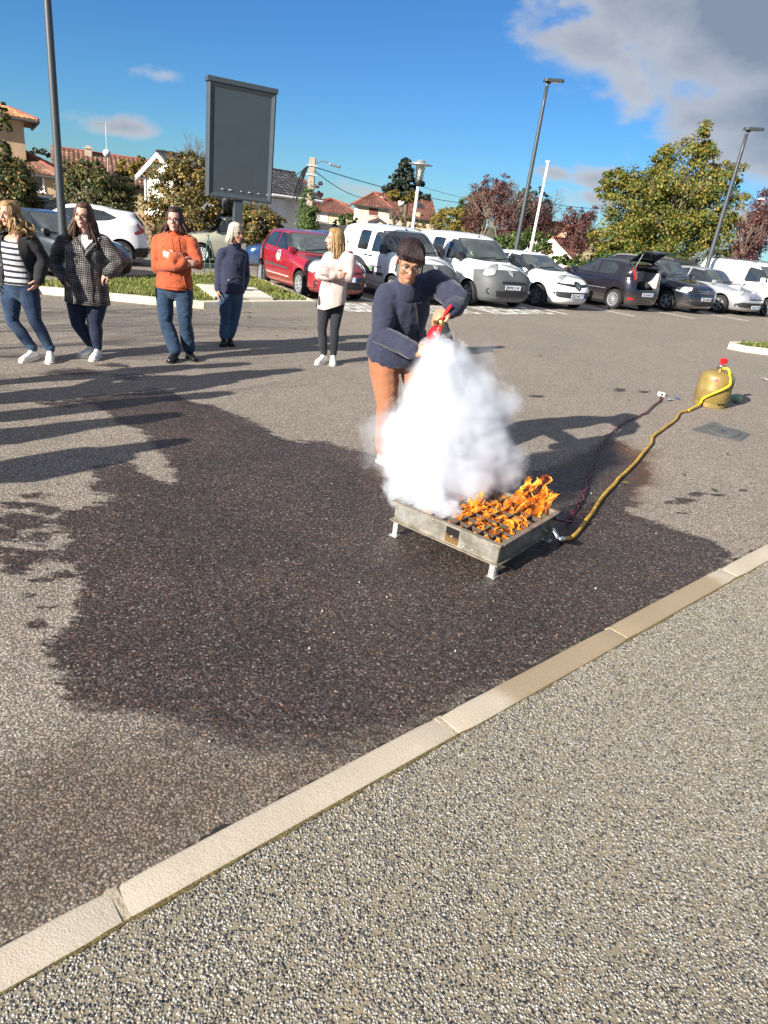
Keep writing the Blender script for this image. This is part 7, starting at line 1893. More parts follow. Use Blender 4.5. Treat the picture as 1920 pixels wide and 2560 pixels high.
def V3(*a): return Vector(a)
class Person:
 def __init__(s, label, feet, group='women watching the fire drill'):
  c = sum(feet, Vector()) / len(feet); c.z = float(gz(c.x, c.y)); s.o = c
  s.root = empty('person', c, 0, label, 'person', group); s.body = MB()
  s.top_bvh = None
 def link(s, name, me, mat, parent=None, smooth=True):
  me.transform(Matrix.Translation(-s.o)); o = link_mesh(name, me, mat, parent or s.root, smooth); return o
 def mb(s, name, mb, mat, parent=None, smooth=True): return s.link(name, mb.mesh(), mat, parent, smooth)
 # ---- head: R columns = (viewer's right, up-neck axis...) built from facing yaw, pitch, roll
 def head(s, c, yaw=0, pitch=0, roll=0, k=1.0, neck=None, smile=False, specs=None):
  """c: middle of the head; yaw 0 looks to -y (towards the camera), + turns to +x"""
  R = Matrix.Rotation(yaw, 3, 'Z') @ Matrix.Rotation(pitch, 3, 'X') @ Matrix.Rotation(roll, 3, 'Y'); s.hR, s.hc, s.hk = R, Vector(c), k
  P = lambda x, y, z: s.hc + R @ (Vector((x, y, z)) * k)
  b = s.body
  def E(x, y, z, rx, ry, rz, nu=16, nv=12): b.ell(P(x, y, z), (rx * k, ry * k, rz * k), R, nu, nv)
  E(0, .016, .035, .074, .092, .086); E(0, -.022, -.022, .063, .068, .085); E(0, -.028, -.070, .050, .052, .042); E(0, -.062, -.094, .024, .022, .020)
  E(.035, -.056, -.028, .027, .027, .030); E(-.035, -.056, -.028, .027, .027, .030)
  b.chain([P(0, -.083, .016), P(0, -.098, -.010), P(0, -.106, -.024)], [.0085 * k, .0105 * k, .0135 * k], R @ Vector((1, 0, 0)), 8, 2)
  E(.0125, -.092, -.027, .0095, .011, .008, 8, 6); E(-.0125, -.092, -.027, .0095, .011, .008, 8, 6)
  b.chain([P(-.046, -.070, .020), P(-.02, -.084, .024), P(.02, -.084, .024), P(.046, -.070, .020)], [.011 * k] * 4, (0, 0, 1), 8, 2)
  for sg in (1, -1): E(sg * .076, .014, -.008, .011, .022, .032, 10, 8)
  E(0, -.082, -.054, .023, .011, .008, 10, 6); E(0, -.078, -.064, .020, .011, .009, 10, 6)
  n0 = Vector(neck) if neck is not None else P(0, .03, -.19)
  b.chain([n0, n0.lerp(P(0, .02, -.07), .5), P(0, .016, -.05)], [.060 * k, .053 * k, .055 * k], R @ Vector((1, 0, 0)), 14)
  for sg in (1, -1):
   m = MB(); m.ell(P(sg * .031, -.0775, .003), (.0135 * k, .010 * k, .0075 * k), R, 12, 8); e = s.mb('eye', m, M['eye_white'])
   m = MB(); m.ell(P(sg * .031, -.086, .003), (.0058 * k, .0035 * k, .0062 * k), R, 10, 6); s.mb('iris', m, M['iris'], e)
   m = MB(); m.chain([P(sg * .014, -.092, .023), P(sg * .030, -.092, .029), P(sg * .049, -.080, .023)], [.0032 * k, .0042 * k, .0025 * k], (0, 0, 1), 6, 1); s.mb('eyebrow', m, M['brow'])
   m = MB(); m.chain([P(sg * .018, -.0865, .009), P(sg * .031, -.0885, .0115), P(sg * .045, -.081, .008)], [.0022 * k] * 3, (0, 0, 1), 5, 1); s.mb('eyelid', m, M['brow'])
  m = MB(); w = .025 if not smile else .030; up = .006 if smile else -.001
  m.chain([P(-w, -.080, -.056 + up), P(-.008, -.0925, -.0535), P(0, -.0915, -.0545), P(.008, -.0925, -.0535), P(w, -.080, -.056 + up)], [.0025 * k, .0048 * k, .004 * k, .0048 * k, .0025 * k], (0, 0, 1), 6, 1)
  m.chain([P(-w * .9, -.079, -.060 + up), P(0, -.0905, -.0655), P(w * .9, -.079, -.060 + up)], [.0025 * k, .0058 * k, .0025 * k], (0, 0, 1), 6, 1); s.mb('lips', m, M['lips'])
  if smile:
   m = MB(); m.chain([P(-.018, -.0865, -.056), P(0, -.0945, -.0595), P(.018, -.0865, -.056)], [.0022 * k, .0036 * k, .0022 * k], (0, 0, 1), 6, 1); s.mb('teeth', m, M['teeth'])
  if specs:
   m = MB(); kind, wd, ht = specs
   for sg in (1, -1):
    pts = []
    for i in range(15):
     a = 2 * math.pi * i / 14; x = wd * math.copysign(abs(math.cos(a)) ** .8, math.cos(a)); z = ht * math.copysign(abs(math.sin(a)) ** .8, math.sin(a)); pts.append(P(sg * .033 + x, -.103 + abs(sg * .033 + x) ** 2 * 4.0, .001 + z))
    m.tube(pts, .0016 * k, 5, False)
    m.tube([P(sg * (.033 + wd), -.085, .006), P(sg * .078, -.03, .008), P(sg * .080, .02, .004)], .0015 * k, 5)
   m.tube([P(-.033 + wd, -.103, .004), P(0, -.106, .008), P(.033 - wd, -.103, .004)], .0015 * k, 5); s.mb('glasses', m, M['spectacle'])
  s.P = P; return P
 # ---- arms, hands, legs
 def limb(s, pts, r, side=(1, 0, 0)): s.body.chain(pts, r, side, 12)
 def hand(s, w, d, n, lat, curl=.35, k=1.0, thumb=.6, spread=.10, grip=None):
  """w wrist, d finger direction, n palm facing direction, lat towards the thumb"""
  w = Vector(w); d = Vector(d).normalized(); n = (Vector(n) - d * Vector(n).dot(d)).normalized(); l = d.cross(n); l = l if l.dot(Vector(lat)) > 0 else -l
  b = s.body
  b.chain([w - d * .03, w + d * .02 * k, w + d * .05 * k, w + d * .082 * k], [(.026 * k, .020 * k), (.032 * k, .017 * k), (.039 * k, .0145 * k), (.039 * k, .0125 * k)], l, 12, 2)
  L = [(.028, .041, .024, .019), (.0095, .045, .028, .021), (-.0095, .042, .026, .020), (-.027, .033, .019, .017)]
  for i, (o, a, b1, c1) in enumerate(L):
   p = w + d * .080 * k + l * o * k; q = [p - d * .02 * k]; dd = (d + l * (o * spread * 20 * .4)).normalized(); cu = curl * (1 + .1 * i)
   q.append(p)
   for seg, f in ((a, .8), (b1, 1.15), (c1, .9)):
    dd = (dd * math.cos(cu * f) + n * math.sin(cu * f)).normalized(); nn = n; p = p + dd * seg * k; q.append(p)
    n2 = (nn - dd * nn.dot(dd)); n_ = n2.normalized() if n2.length > .05 else nn
   r = (.0088 if i < 3 else .0078) * k
   b.chain(q, [r * 1.05, r * 1.05, r, r * .95, r * .82], l, 8, 2)
  t0 = w + d * .022 * k + l * .024 * k; td = (d * .55 + l * .75 + n * .25).normalized(); t1 = t0 + td * .042 * k
  td2 = (d * .9 + l * (.35 - thumb * .5) + n * (.2 + thumb * .5)).normalized(); t2 = t1 + td2 * .032 * k; td3 = (td2 + n * .25 * thumb - l * .15 * thumb).normalized()
  b.chain([t0 - td * .01, t1, t2, t2 + td3 * .024 * k], [.014 * k, .0125 * k, .0105 * k, .009 * k], n, 8, 2)
 def collar(s, a, b, r0, r1, mat, cutn=(0, -.35, 1), side=(1, 0, 0), parent=None, up=.012):
  m = MB(); m.chain([a, b], [r0, r1], side, 18); me = remesh(m, .008, 3); cut_mesh(me, Vector(b) + Vector((0, 0, up)), Vector(cutn).normalized()); return s.link('collar', me, mat, parent)
 def finish_body(s, mat, voxel=.0055):
  me = remesh(s.body, voxel, 3, .5); s.link('body', me, mat)
 def garment(s, name, mb, mat, voxel=.011, wr=None, cuts=(), it=5, parent=None, keep=False):
  me = remesh(mb, voxel, it, .5)
  if wr:
   for w in wr: wrinkle(me, *w)
  for co, no in cuts: cut_mesh(me, Vector(co), Vector(no).normalized())
  bv = None
  if keep: bv = BVHTree.FromPolygons([v.co[:] for v in me.vertices], [p.vertices[:] for p in me.polygons])
  o = s.link(name, me, mat, parent);
  if keep: s.top_bvh = bv
  return o
 def shoe(s, heel, toe, kind, mat, sole, k=1.0, shaft=None):
  heel, toe = Vector(heel), Vector(toe); d = (toe - heel); d.z = 0; L = d.length; d.normalize(); l = Vector((-d.y, d.x, 0)); z0 = float(gz(heel.x, heel.y)); up = Vector((0, 0, 1))
  base = Vector((heel.x, heel.y, z0)); th = .022 if kind == 'sneaker' else .016
  m = MB(); A = lambda a, h: base + d * (a * L) + up * h
  m.chain([A(.10, .050), A(.35, .050), A(.62, .040), A(.86, .034)], [(.034 * k, .036), (.036 * k, .034), (.043 * k, .026), (.036 * k, .018)], l, 14)
  m.chain([A(.12, .05), A(.14, .095)] if shaft is None else [A(.12, .05), A(.14, .10), A(.13, shaft)], [(.033 * k, .037)] * 2 if shaft is None else [(.034 * k, .038), (.036 * k, .042), (.044 * k, .048)], l, 14)
  m.chain([A(.30, .075), A(.16, .085)], [(.03 * k, .03), (.034 * k, .036)], l, 10)
  me = remesh(m, .006, 3); cut_mesh(me, base + up * th, -up)
  me.transform(Matrix.Translation(base) @ Matrix.Diagonal((1.10, 1.10, 1.12, 1)) @ Matrix.Translation(-base)); o = s.link('shoe', me, mat)
  out = [(0, -.030), (.10, -.036), (.35, -.034), (.65, -.047), (.85, -.042), (.97, -.022), (1.0, 0), (.97, .022), (.85, .042), (.65, .047), (.35, .034), (.10, .036), (0, .030), (-.025, 0)]
  m = MB(); R = Matrix((d, l, up)).transposed(); m.prism([(a * L * 1.10, b * k * 1.12) for a, b in out], .0, th + .004, R, base); so = s.mb('sole', m, sole, o, False)
  if kind == 'sneaker':
   m = MB()
   for a in (.45, .54, .63):
    m.tube([A(a, .066 - (a - .45) * .12) + l * .022 * k, A(a + .01, .074 - (a - .45) * .13), A(a, .066 - (a - .45) * .12) - l * .022 * k], .0035, 5)
   s.mb('laces', m, M['plate_white'], o)
  return o
 def legs(s, mat, hips, knees, ankles, pel, r=(.098, .066, .050), seat=.165, depth=.125, cuts=None, flare=1.0, wrk=.0045, hemz=None, name='trousers', cuff=False):
  m = MB(); side = (hips[1] - hips[0]).normalized()
  for h, kn, an in zip(hips, knees, ankles):
   calf = kn.lerp(an, .35); fwd = Vector((0, .012, 0))
   m.chain([h, h.lerp(kn, .35), h.lerp(kn, .75), kn, calf + fwd, kn.lerp(an, .75), an], [r[0], r[0] * .96, r[1] * 1.16, r[1], r[1] * .97 * flare, r[2] * 1.12 * flare, r[2] * flare], side, 14)
  p = Vector(pel); m.chain([p + Vector((0, 0, .13)), p + Vector((0, .0, .05)), p + Vector((0, .008, -.04))], [(seat * .88, depth * .82), (seat, depth * .96), (seat * .98, depth)], side, 18)
  wr = [(wrk, 9, (1, 1, 1.6), 3.0, True), (wrk * .5, 22, (1, 1, 2.0), 9.0, True)]
  return s.garment(name, m, mat, .011, wr, cuts or [])
 def project(s, pts, d=(0, 1, 0), off=.006, ref=None):
  """points given as world (x, z) seen from the front, laid on the top garment"""
  out = []; y0 = (ref if ref is not None else s.o.y) - 3
  for x, z in pts:
   h = s.top_bvh.ray_cast(Vector((x, y0, z)), Vector(d)); out.append(h[0] - Vector(d) * off if h[0] is not None else None)
  return out
 def patch(s, name, poly, mat, off=.006, step=.03, parent=None):
  v, f = tri_fill(poly, step); P = s.project(v, off=off); idx = {}; vs = []
  for i, p in enumerate(P):
   if p is not None: idx[i] = len(vs); vs.append(p)
  m = MB(); m.add(vs, [tuple(idx[k] for k in t) for t in f if all(k in idx for k in t)]); return s.mb(name, m, mat, parent)
 def line(s, name, pts, mat, r=.004, off=.003, parent=None, n=10):
  dense = []
  for a, b in zip(pts, pts[1:]): dense += [(a[0] + (b[0] - a[0]) * i / n, a[1] + (b[1] - a[1]) * i / n) for i in range(n)]
  dense.append(pts[-1]); P = [p for p in s.project(dense, off=off) if p is not None]
  if len(P) > 1: m = MB(); m.tube(P, r, 5); return s.mb(name, m, mat, parent)
 # ---- hair
 def hair(s, mat, caps, strands=None, voxel=.008, curls=None, wr=.006, front=True):
  P, R, k = s.P, s.hR, s.hk; m = MB(); caps = list(caps) + ([(0, .0, .092, .064, .068, .040)] if front else [])
  for (x, y, z, rx, ry, rz) in caps: m.ell(P(x, y, z), (rx * k, ry * k, rz * k), R, 18, 14)
  me = remesh(m, voxel, 2)
  wrinkle(me, wr, 30, (1, 1, .35), 2.0, False); vs = [v.co.copy() for v in me.vertices]; fs = [tuple(p.vertices) for p in me.polygons]; bpy.data.meshes.remove(me)
  a = MB(); a.add(vs, fs)
  for (pts, r) in (strands or []):
   q = [P(*p) for p in pts]; n = len(q); a.tube(q, [r * k * (1.0 - .55 * (i / (n - 1)) ** 2) for i in range(n)], 5)
  return s.mb('hair', a, mat)
def hang_strands(rng, n, az, length, r=.007, part=0.0, wave=.008, curl=0.0, out=.012, top=.118, jitter=.2, gather=0.0, start=None):
 """strands that leave the parting, follow the skull and hang down; az range in radians from the face (0) to the back (pi), both signs"""
 S = []
 for i in range(n):
  a = rng.uniform(*az) * rng.choice((-1, 1)); L = length * rng.uniform(1 - jitter, 1 + jitter * .3); ph = rng.uniform(0, 6.28); fr = rng.uniform(18, 34)
  sx, cy = math.sin(a), -math.cos(a)
  pts = [(part + sx * .012, .015 + cy * .03, top + rng.uniform(-.004, .004)), (sx * .055 + part * .4, .02 + cy * .072, .098), (sx * .083, .02 + cy * .098, .045), (sx * .092, .022 + cy * .104, -.02)]
  if curl:
   pts[2:4] = [(x + curl * .5 * math.sin(ph + i * 2), y + curl * .4 * math.cos(ph * 2 + i), z) for i, (x, y, z) in enumerate(pts[2:4])]
  m = 7; o = out * rng.uniform(.2, 1.4)
  for j in range(1, m + 1):
   t = j / m; zz = -.02 - L * t; w = wave * math.sin(fr * L * t + ph); cx = curl * math.sin(fr * 1.6 * L * t + ph) * min(1, t * 2); cc = curl * math.cos(fr * 1.6 * L * t + ph) * min(1, t * 2)
   pts.append((sx * (.092 + o * t * 2 - gather * t) + w + cx, .022 + cy * (.104 + o * t) + cc + w * .5, zz))
  S.append((pts, r * rng.uniform(.7, 1.25)))
 return S
def flesh(p, torso, sh, el, wr, hips, knees, ankles, side, k=1.0):
 """the continuous figure under the clothes"""
 p.body.chain([t[0] for t in torso], [(t[1] * .9, t[2] * .88) for t in torso], side, 16)
 for a, b, c in zip(sh, el, wr): p.limb([a, a.lerp(b, .5), b, b.lerp(c, .4), c], [.048 * k, .043 * k, .037 * k, .036 * k, .026 * k])
 for h, kn, an in zip(hips, knees, ankles): p.limb([h, h.lerp(kn, .4), kn, kn.lerp(an, .35), an, an + Vector((0, -.01, -.05))], [.085 * k, .078 * k, .052 * k, .05 * k, .034 * k, .034 * k])
def top_mb(torso, sh, el, wr, side, ra=(.062, .054, .046, .040), infl=1.0):
 m = MB(); m.chain([t[0] for t in torso], [(t[1] * infl, t[2] * infl) for t in torso], side, 20)
 nk = Vector(torso[4][0]); sh3 = Vector(torso[3][0])
 for a in sh: m.chain([nk + Vector((0, .005, -.02)), nk.lerp(a, .55) + Vector((0, .005, -.012)), Vector(a) + Vector((0, .004, -.012))], [ra[0] * .72, ra[0] * .86, ra[0] * .98], (0, 1, 0), 14)
 for a, b, c in zip(sh, el, wr):
  m.chain([Vector(a) + Vector((0, 0, -.012)), a.lerp(b, .5), b, b.lerp(c, .5), c], [ra[0], ra[1] * 1.06, ra[1], ra[2], ra[3]], (0, 1, 0), 14)
 return m
def foot(u, v, ang, L=.27):
 t = G(u, v); f = Vector((math.sin(rad(ang)), -math.cos(rad(ang)), 0)); h = t - f * L; h.z = float(gz(h.x, h.y)); a = h + f * .055; a.z = h.z + .125; return h, t, a
def torso_pts(pel, chest, neck, ra, rb):
 """ra, rb: half widths and depths at pelvis, waist, chest, shoulders, neck"""
 pel, chest, neck = Vector(pel), Vector(chest), Vector(neck)
 return [(pel, ra[0], rb[0]), (pel.lerp(chest, .55), ra[1], rb[1]), (chest, ra[2], rb[2]), (chest.lerp(neck, .62), ra[3], rb[3]), (chest.lerp(neck, .93), ra[4], rb[4])]
DN = (0, 0, -1)
PEOPLE = {}

def striped_woman():
 fr, fl = foot(54, 907, -4), foot(124, 910, 24); Y = (fr[0].y + fl[0].y) / 2
 p = Person('woman with curly blond hair, open black jacket and striped top at the left edge', [fr[0], fl[0]])
 J = lambda u, v, dy=0: at(u, v, Y + dy)
 hips = [J(26, 728), J(71, 728)]; kn = [J(31, 806, -.03), J(88, 803, -.04)]; an = [fr[2], fl[2]]; side = (hips[1] - hips[0]).normalized()
 neck = J(38, 583, .02); pel = J(47, 716); chest = J(40, 628, -.01)
 T = torso_pts(pel, chest, neck, (.165, .135, .150, .165, .06), (.115, .10, .115, .085, .06))
 sh = [J(2, 598, .02), J(80, 600, .02)]; el = [J(-26, 652, .07), J(107, 650, .07)]; wr = [J(-16, 700, -.06), J(98, 699, -.06)]
 flesh(p, T, sh, el, wr, hips, kn, an, side)
 for w, sg in zip(wr, (-1, 1)): p.hand(w, (-sg * .5, -.3, -1), (-sg, 0, 0), (0, -1, 0), .3)
 p.head(J(22, 535, -.03), yaw=-.22, pitch=.05, neck=neck)
 p.finish_body(SK['fair'])
 p.legs(FAB['jeans'], hips, kn, an, pel, (.104, .066, .050), .165, .115)
 for (h, t, a) in (fr, fl):
  m = MB(); m.lathe([(.046, -.03), (.050, -.026), (.051, .02), (.048, .024), (.042, .0)], a + Vector((0, 0, .012)), None, 16, True); p.mb('turned_up_cuff', m, FAB['jeans_light'])
  p.shoe(h, t, 'sneaker', M['shoe_white'], M['sole_white'])
 m = top_mb(T, [], [], [], side, infl=1.06); m.chain([pel + Vector((0, 0, .05)), pel + Vector((0, 0, -.02))], [(.172, .125), (.172, .125)], side, 18)
 for a, b in zip(sh, el): m.chain([a, a.lerp(b, .5)], [.062, .055], (0, 1, 0), 12)
 p.garment('striped_top', m, FAB['striped'], .010, [(.005, 7, (1, 1, .6), 1.0, True)], [(pel + Vector((0, 0, .025)), DN), (neck + Vector((0, 0, -.035)), (0, -.5, 1))])
 m = top_mb([(q[0] + Vector((0, .012, 0)), q[1], q[2]) for q in T], sh, el, wr, side, (.073, .066, .060, .053), 1.20); m.chain([pel + Vector((0, .012, .10)), pel + Vector((0, .012, .02))], [(.20, .14), (.20, .14)], side, 18)
 me = remesh(m, .011, 5); wrinkle(me, .012, 8, (1, 1, 1), 4.0); cut_mesh(me, pel + Vector((0, 0, .015)), Vector(DN)); cut_mesh(me, neck + Vector((0, 0, .0)), Vector((0, -.2, 1)))
 bm = bmesh.new(); bm.from_mesh(me); kill = []
 zt, zb = neck.z, pel.z
 for f in bm.faces:
  c = f.calc_center_median(); t = (zt - c.z) / (zt - zb); l, r = at(16 - 2 * t, 620, Y).x, at(54 + 26 * t ** 1.1, 620, Y).x
  if c.y < neck.y + .0 and l < c.x < r and zb - .1 < c.z < zt + .1: kill.append(f)
 bmesh.ops.delete(bm, geom=kill, context='FACES'); bm.to_mesh(me); bm.free()
 o = p.link('jacket', me, FAB['black']); so = o.modifiers.new('thick', 'SOLIDIFY'); so.thickness = .012; so.offset = -1
 rng = random.Random(1)
 S = hang_strands(rng, 240, (.75, math.pi), .17, .0075, -.01, .008, .028, .060, .120, .4) + hang_strands(rng, 26, (.45, .8), .16, .010, .0, .004, .016, .02, .120, .3)
 p.hair(HR['blond'], [(0, .045, .045, .092, .085, .085), (0, .07, -.03, .085, .06, .10), (.072, .05, -.05, .04, .05, .09), (-.072, .05, -.05, .04, .05, .09)], S)
 PEOPLE['striped'] = p
striped_woman()

def checked_woman():
 fr, fl = foot(200, 895, -12), foot(231, 903, 8); Y = (fr[0].y + fl[0].y) / 2
 p = Person('smiling woman with long brown hair in a black and white checked coat', [fr[0], fl[0]])
 J = lambda u, v, dy=0: at(u, v, Y + dy)
 hips = [J(191, 738), J(245, 738)]; kn = [J(196, 812, -.03), J(236, 810, -.03)]; an = [fr[2], fl[2]]; side = (hips[1] - hips[0]).normalized()
 neck = J(210, 585, .02); pel = J(217, 725); chest = J(212, 632, -.02)
 T = torso_pts(pel, chest, neck, (.20, .185, .185, .17, .06), (.155, .15, .15, .10, .065))
 sh = [J(160, 604, .02), J(258, 604, .02)]; el = [J(136, 662, .06), J(300, 660, .06)]; wr = [J(166, 700, -.10), J(272, 682, -.10)]
 flesh(p, T, sh, el, wr, hips, kn, an, side, 1.1)
 p.hand(wr[0], (.5, -.2, -1), (1, 0, 0), (0, -1, 0), .3); p.hand(wr[1], (-.75, -.2, -.7), (-.2, .3, -.9), (0, -1, .3), .55)
 p.head(J(208, 540, -.04), yaw=.06, pitch=.02, roll=.04, k=1.06, neck=neck, smile=True, specs=('round', .028, .022))
 p.finish_body(SK['rosy'])
 p.legs(FAB['jeans_dark'], hips, kn, an, pel, (.112, .078, .052), .185, .14)
 for (h, t, a) in (fr, fl): p.shoe(h, t, 'sneaker', M['shoe_white'], M['sole_white'])
 hem = at(217, 757, Y).z
 m = top_mb(T, sh, el, wr, side, (.088, .082, .074, .064), 1.12); m.chain([pel + Vector((0, 0, .06)), Vector((pel.x, pel.y, hem + .05)), Vector((pel.x, pel.y, hem - .05))], [(.230, .18), (.245, .192), (.250, .198)], side, 20)
 o = p.garment('checked_coat', m, FAB['check'], .011, [(.010, 6, (1, 1, .7), 2.0, True)], [((0, 0, hem), DN)], keep=True)
 X = lambda u, v: (at(u, v, Y - .15).x, at(u, v, Y - .15).z)
 p.patch('shirt_front', [X(196, 588), X(222, 588), X(226, 602), X(214, 622), X(203, 606)], FAB['white'], .008, parent=o)
 for (a, b, c_) in ((X(184, 596), X(206, 622), X(228, 668)), (X(240, 596), X(226, 622), X(216, 640))): p.line('lapel', [a, b, c_], FAB['check'], .016, .004, o)
 p.line('coat_edge', [X(216, 640), X(226, 668), X(234, 755)], FAB['black'], .005, .002, o)
 for u0, u1, v in ((168, 196, 690), (252, 274, 686)): p.line('pocket_welt', [X(u0, v), X(u1, v - 2)], FAB['check'], .011, .003, o)
 rng = random.Random(2)
 S = hang_strands(rng, 190, (.95, math.pi), .30, .0085, .0, .010, .002, .04, .122, .25) + hang_strands(rng, 40, (.75, 1.0), .33, .008, .0, .006, 0, .01, .122, .2)
 p.hair(HR['brown'], [(0, .035, .046, .086, .088, .085), (0, .07, -.08, .09, .05, .12), (.078, .045, -.08, .028, .045, .11), (-.078, .045, -.08, .028, .045, .11), (.095, .02, -.20, .035, .04, .09), (-.095, .02, -.20, .035, .04, .09)], S)
 PEOPLE['checked'] = p
checked_woman()

def orange_woman():
 fr, fl = foot(424, 909, 2, .27), foot(489, 905, 38, .28); Y = (fr[0].y + fl[0].y) / 2
 p = Person('woman with dark bobbed hair and glasses in an orange jacket with folded arms', [fr[0], fl[0]])
 J = lambda u, v, dy=0: at(u, v, Y + dy)
 hips = [J(411, 722), J(460, 722)]; kn = [J(415, 808, -.03), J(462, 808, -.03)]; an = [fr[2], fl[2]]; side = (hips[1] - hips[0]).normalized()
 neck = J(436, 583, .02); pel = J(436, 712); chest = J(436, 630, -.01)
 T = torso_pts(pel, chest, neck, (.175, .165, .17, .17, .06), (.135, .13, .13, .09, .06))
 sh = [J(398, 603, .03), J(476, 605, .03)]; el = [J(394, 668, -.06), J(494, 662, -.06)]; wr = [J(455, 657, -.24), J(436, 645, -.26)]
 flesh(p, T, sh, el, wr, hips, kn, an, side, 1.03)
 p.hand(wr[0], (1, .15, .05), (0, 1, 0), (0, 0, 1), .3); p.hand(wr[1], (-1, .1, .25), (0, 1, -.2), (0, 0, 1), .3)
 p.head(J(436, 550, -.03), yaw=.10, pitch=.0, roll=-.03, k=1.05, neck=neck, smile=True, specs=('square', .027, .017))
 p.finish_body(SK['rosy'])
 p.legs(FAB['jeans_mid'], hips, kn, an, pel, (.100, .074, .064), .175, .135, flare=1.12, wrk=.008)
 for (h, t, a) in (fr, fl): p.shoe(h, t, 'boot', M['shoe_black'], M['sole_black'], shaft=.155)
 hem = at(436, 724, Y - .1).z
 m = MB(); m.chain([pel + Vector((0, 0, .02)), pel + Vector((0, 0, -.02))], [(.182, .142)] * 2, side, 16); p.garment('shirt_hem', m, FAB['plum'], .012, None, [((0, 0, hem - .025), DN)])
 m = top_mb(T, sh, el, wr, side, (.080, .076, .068, .060), 1.14); m.chain([pel + Vector((0, 0, .06)), Vector((pel.x, pel.y, hem - .05))], [(.205, .158), (.212, .165)], side, 20)
 m.chain([J(405, 596, .08), J(436, 588, .13), J(468, 596, .08)], [.045, .055, .045], (0, 0, 1), 12)
 o = p.garment('orange_jacket', m, FAB['orange'], .0105, [(.013, 7, (1, 1, 1.3), 3.0, True), (.005, 19, (1, 1, 1.5), 1.0, True)], [((0, 0, hem), DN)], keep=True); p.collar(neck + Vector((0, -.01, -.035)), neck + Vector((0, -.015, .02)), (.105, .092), (.082, .078), FAB['orange'], (0, -.3, 1), side, o)
 X = lambda u, v: (at(u, v, Y - .15).x, at(u, v, Y - .15).z)
 p.line('zip', [X(440, 592), X(450, 632)], FAB['orange'], .006, .003, o); p.line('zip', [X(452, 672), X(462, 722)], FAB['orange'], .006, .002, o)
 p.line('seam', [X(425, 596), X(436, 630)], FAB['orange'], .006, .002, o); p.line('pocket_zip', [X(430, 676), X(426, 688)], FAB['plum'], .003, .001, o)
 p.line('sleeve_toggle', [X(407, 616), X(408, 622)], FAB['plum'], .005, .001, o); p.line('snap', [X(471, 700), X(472, 702)], FAB['plum'], .007, .003, o); p.line('hem_seam', [X(392, 714), X(430, 718), X(480, 720)], FAB['orange'], .004, .001, o)
 rng = random.Random(3)
 S = hang_strands(rng, 170, (1.0, math.pi), .095, .009, .012, .004, .002, .03, .122, .12) + hang_strands(rng, 24, (.75, 1.0), .10, .008, .012, .003, 0, .012, .122, .1)
 p.hair(HR['bob'], [(0, .035, .046, .086, .088, .084), (0, .06, -.05, .088, .06, .085), (.074, .045, -.035, .028, .045, .06), (-.074, .045, -.035, .028, .045, .06)], S)
 PEOPLE['orange'] = p
orange_woman()

def grey_woman():
 fr, fl = foot(556, 868, 10, .26), foot(580, 867, 24, .26); Y = (fr[0].y + fl[0].y) / 2
 p = Person('grey haired woman in a navy sweatshirt looking to the right beside the sign post', [fr[0], fl[0]])
 J = lambda u, v, dy=0: at(u, v, Y + dy)
 hips = [J(562, 735, -.05), J(592, 735, .08)]; kn = [J(563, 795, -.06), J(588, 790, .04)]; an = [fr[2], fl[2]]; side = Vector((.82, .57, 0))
 neck = J(585, 618, .02); pel = J(578, 722); chest = J(582, 655, 0)
 T = torso_pts(pel, chest, neck, (.165, .15, .155, .155, .06), (.135, .125, .125, .09, .06))
 sh = [J(557, 632, -.08), J(608, 636, .14)]; el = [J(549, 682, -.05), J(612, 690, .20)]; wr = [J(546, 722, -.12), J(609, 716, .06)]
 flesh(p, T, sh, el, wr, hips, kn, an, side, .85)
 p.hand(wr[0], (.02, -.12, -1), (1, .2, 0), (.3, -1, 0), .4, .95); p.hand(wr[1], (-.3, -.6, -.6), (-.5, .6, 0), (0, 0, 1), .4)
 p.head(J(591, 583, -.02), yaw=.95, pitch=.05, k=1.0, neck=neck, specs=('round', .026, .019))
 p.finish_body(SK['tan'])
 p.legs(FAB['jeans_light'], hips, kn, an, pel, (.086, .062, .056), .155, .125, flare=1.08, wrk=.008)
 for (h, t, a) in (fr, fl): p.shoe(h, t, 'boot', M['shoe_black'], M['sole_black'], shaft=.185, k=.96)
 hem = at(580, 731, Y).z
 m = top_mb(T, sh, el, wr, side, (.072, .068, .060, .050), 1.12); m.chain([pel + Vector((0, 0, .07)), Vector((pel.x, pel.y, hem + .03)), Vector((pel.x, pel.y, hem - .04))], [(.178, .15), (.182, .155), (.165, .14)], side, 20)
 o = p.garment('navy_sweatshirt', m, FAB['navy'], .0105, [(.011, 6, (1, 1, .8), 5.0, True)], [((0, 0, hem), DN)], keep=True); p.collar(neck + Vector((0, 0, -.03)), neck + Vector((.015, -.01, .03)), (.095, .085), (.085, .080), FAB['navy'], (-.15, 0, 1), side, o)
 X = lambda u, v: (at(u, v, Y - .1).x, at(u, v, Y - .1).z)
 p.line('pouch_edge', [X(568, 716), X(576, 700), X(590, 692), X(604, 694)], FAB['black'], .006, .002, o); p.line('toggle', [X(574, 698), X(575, 700)], M['plate_white'], .006, .004, o)
 rng = random.Random(4)
 S = hang_strands(rng, 150, (1.05, math.pi), .11, .008, .0, .005, .002, .012, .120, .3) + hang_strands(rng, 30, (.1, .9), .02, .006, .0, .003, 0, .004, .122, .3)
 p.hair(HR['grey'], [(0, .035, .048, .086, .088, .086), (0, .055, -.03, .084, .065, .075), (0, .125, -.015, .038, .034, .036)], S)
 c = wr[0] + Vector((.015, -.05, -.13)); m = MB(); m.tube([(0, 0, 0), (.012, -.02, -.07)], .005, 6); g = m.build('cigarette', M['plate_white']); g.location = c; tag(g, 'white cigarette held low by the grey haired woman', 'cigarette')
 PEOPLE['grey'] = p
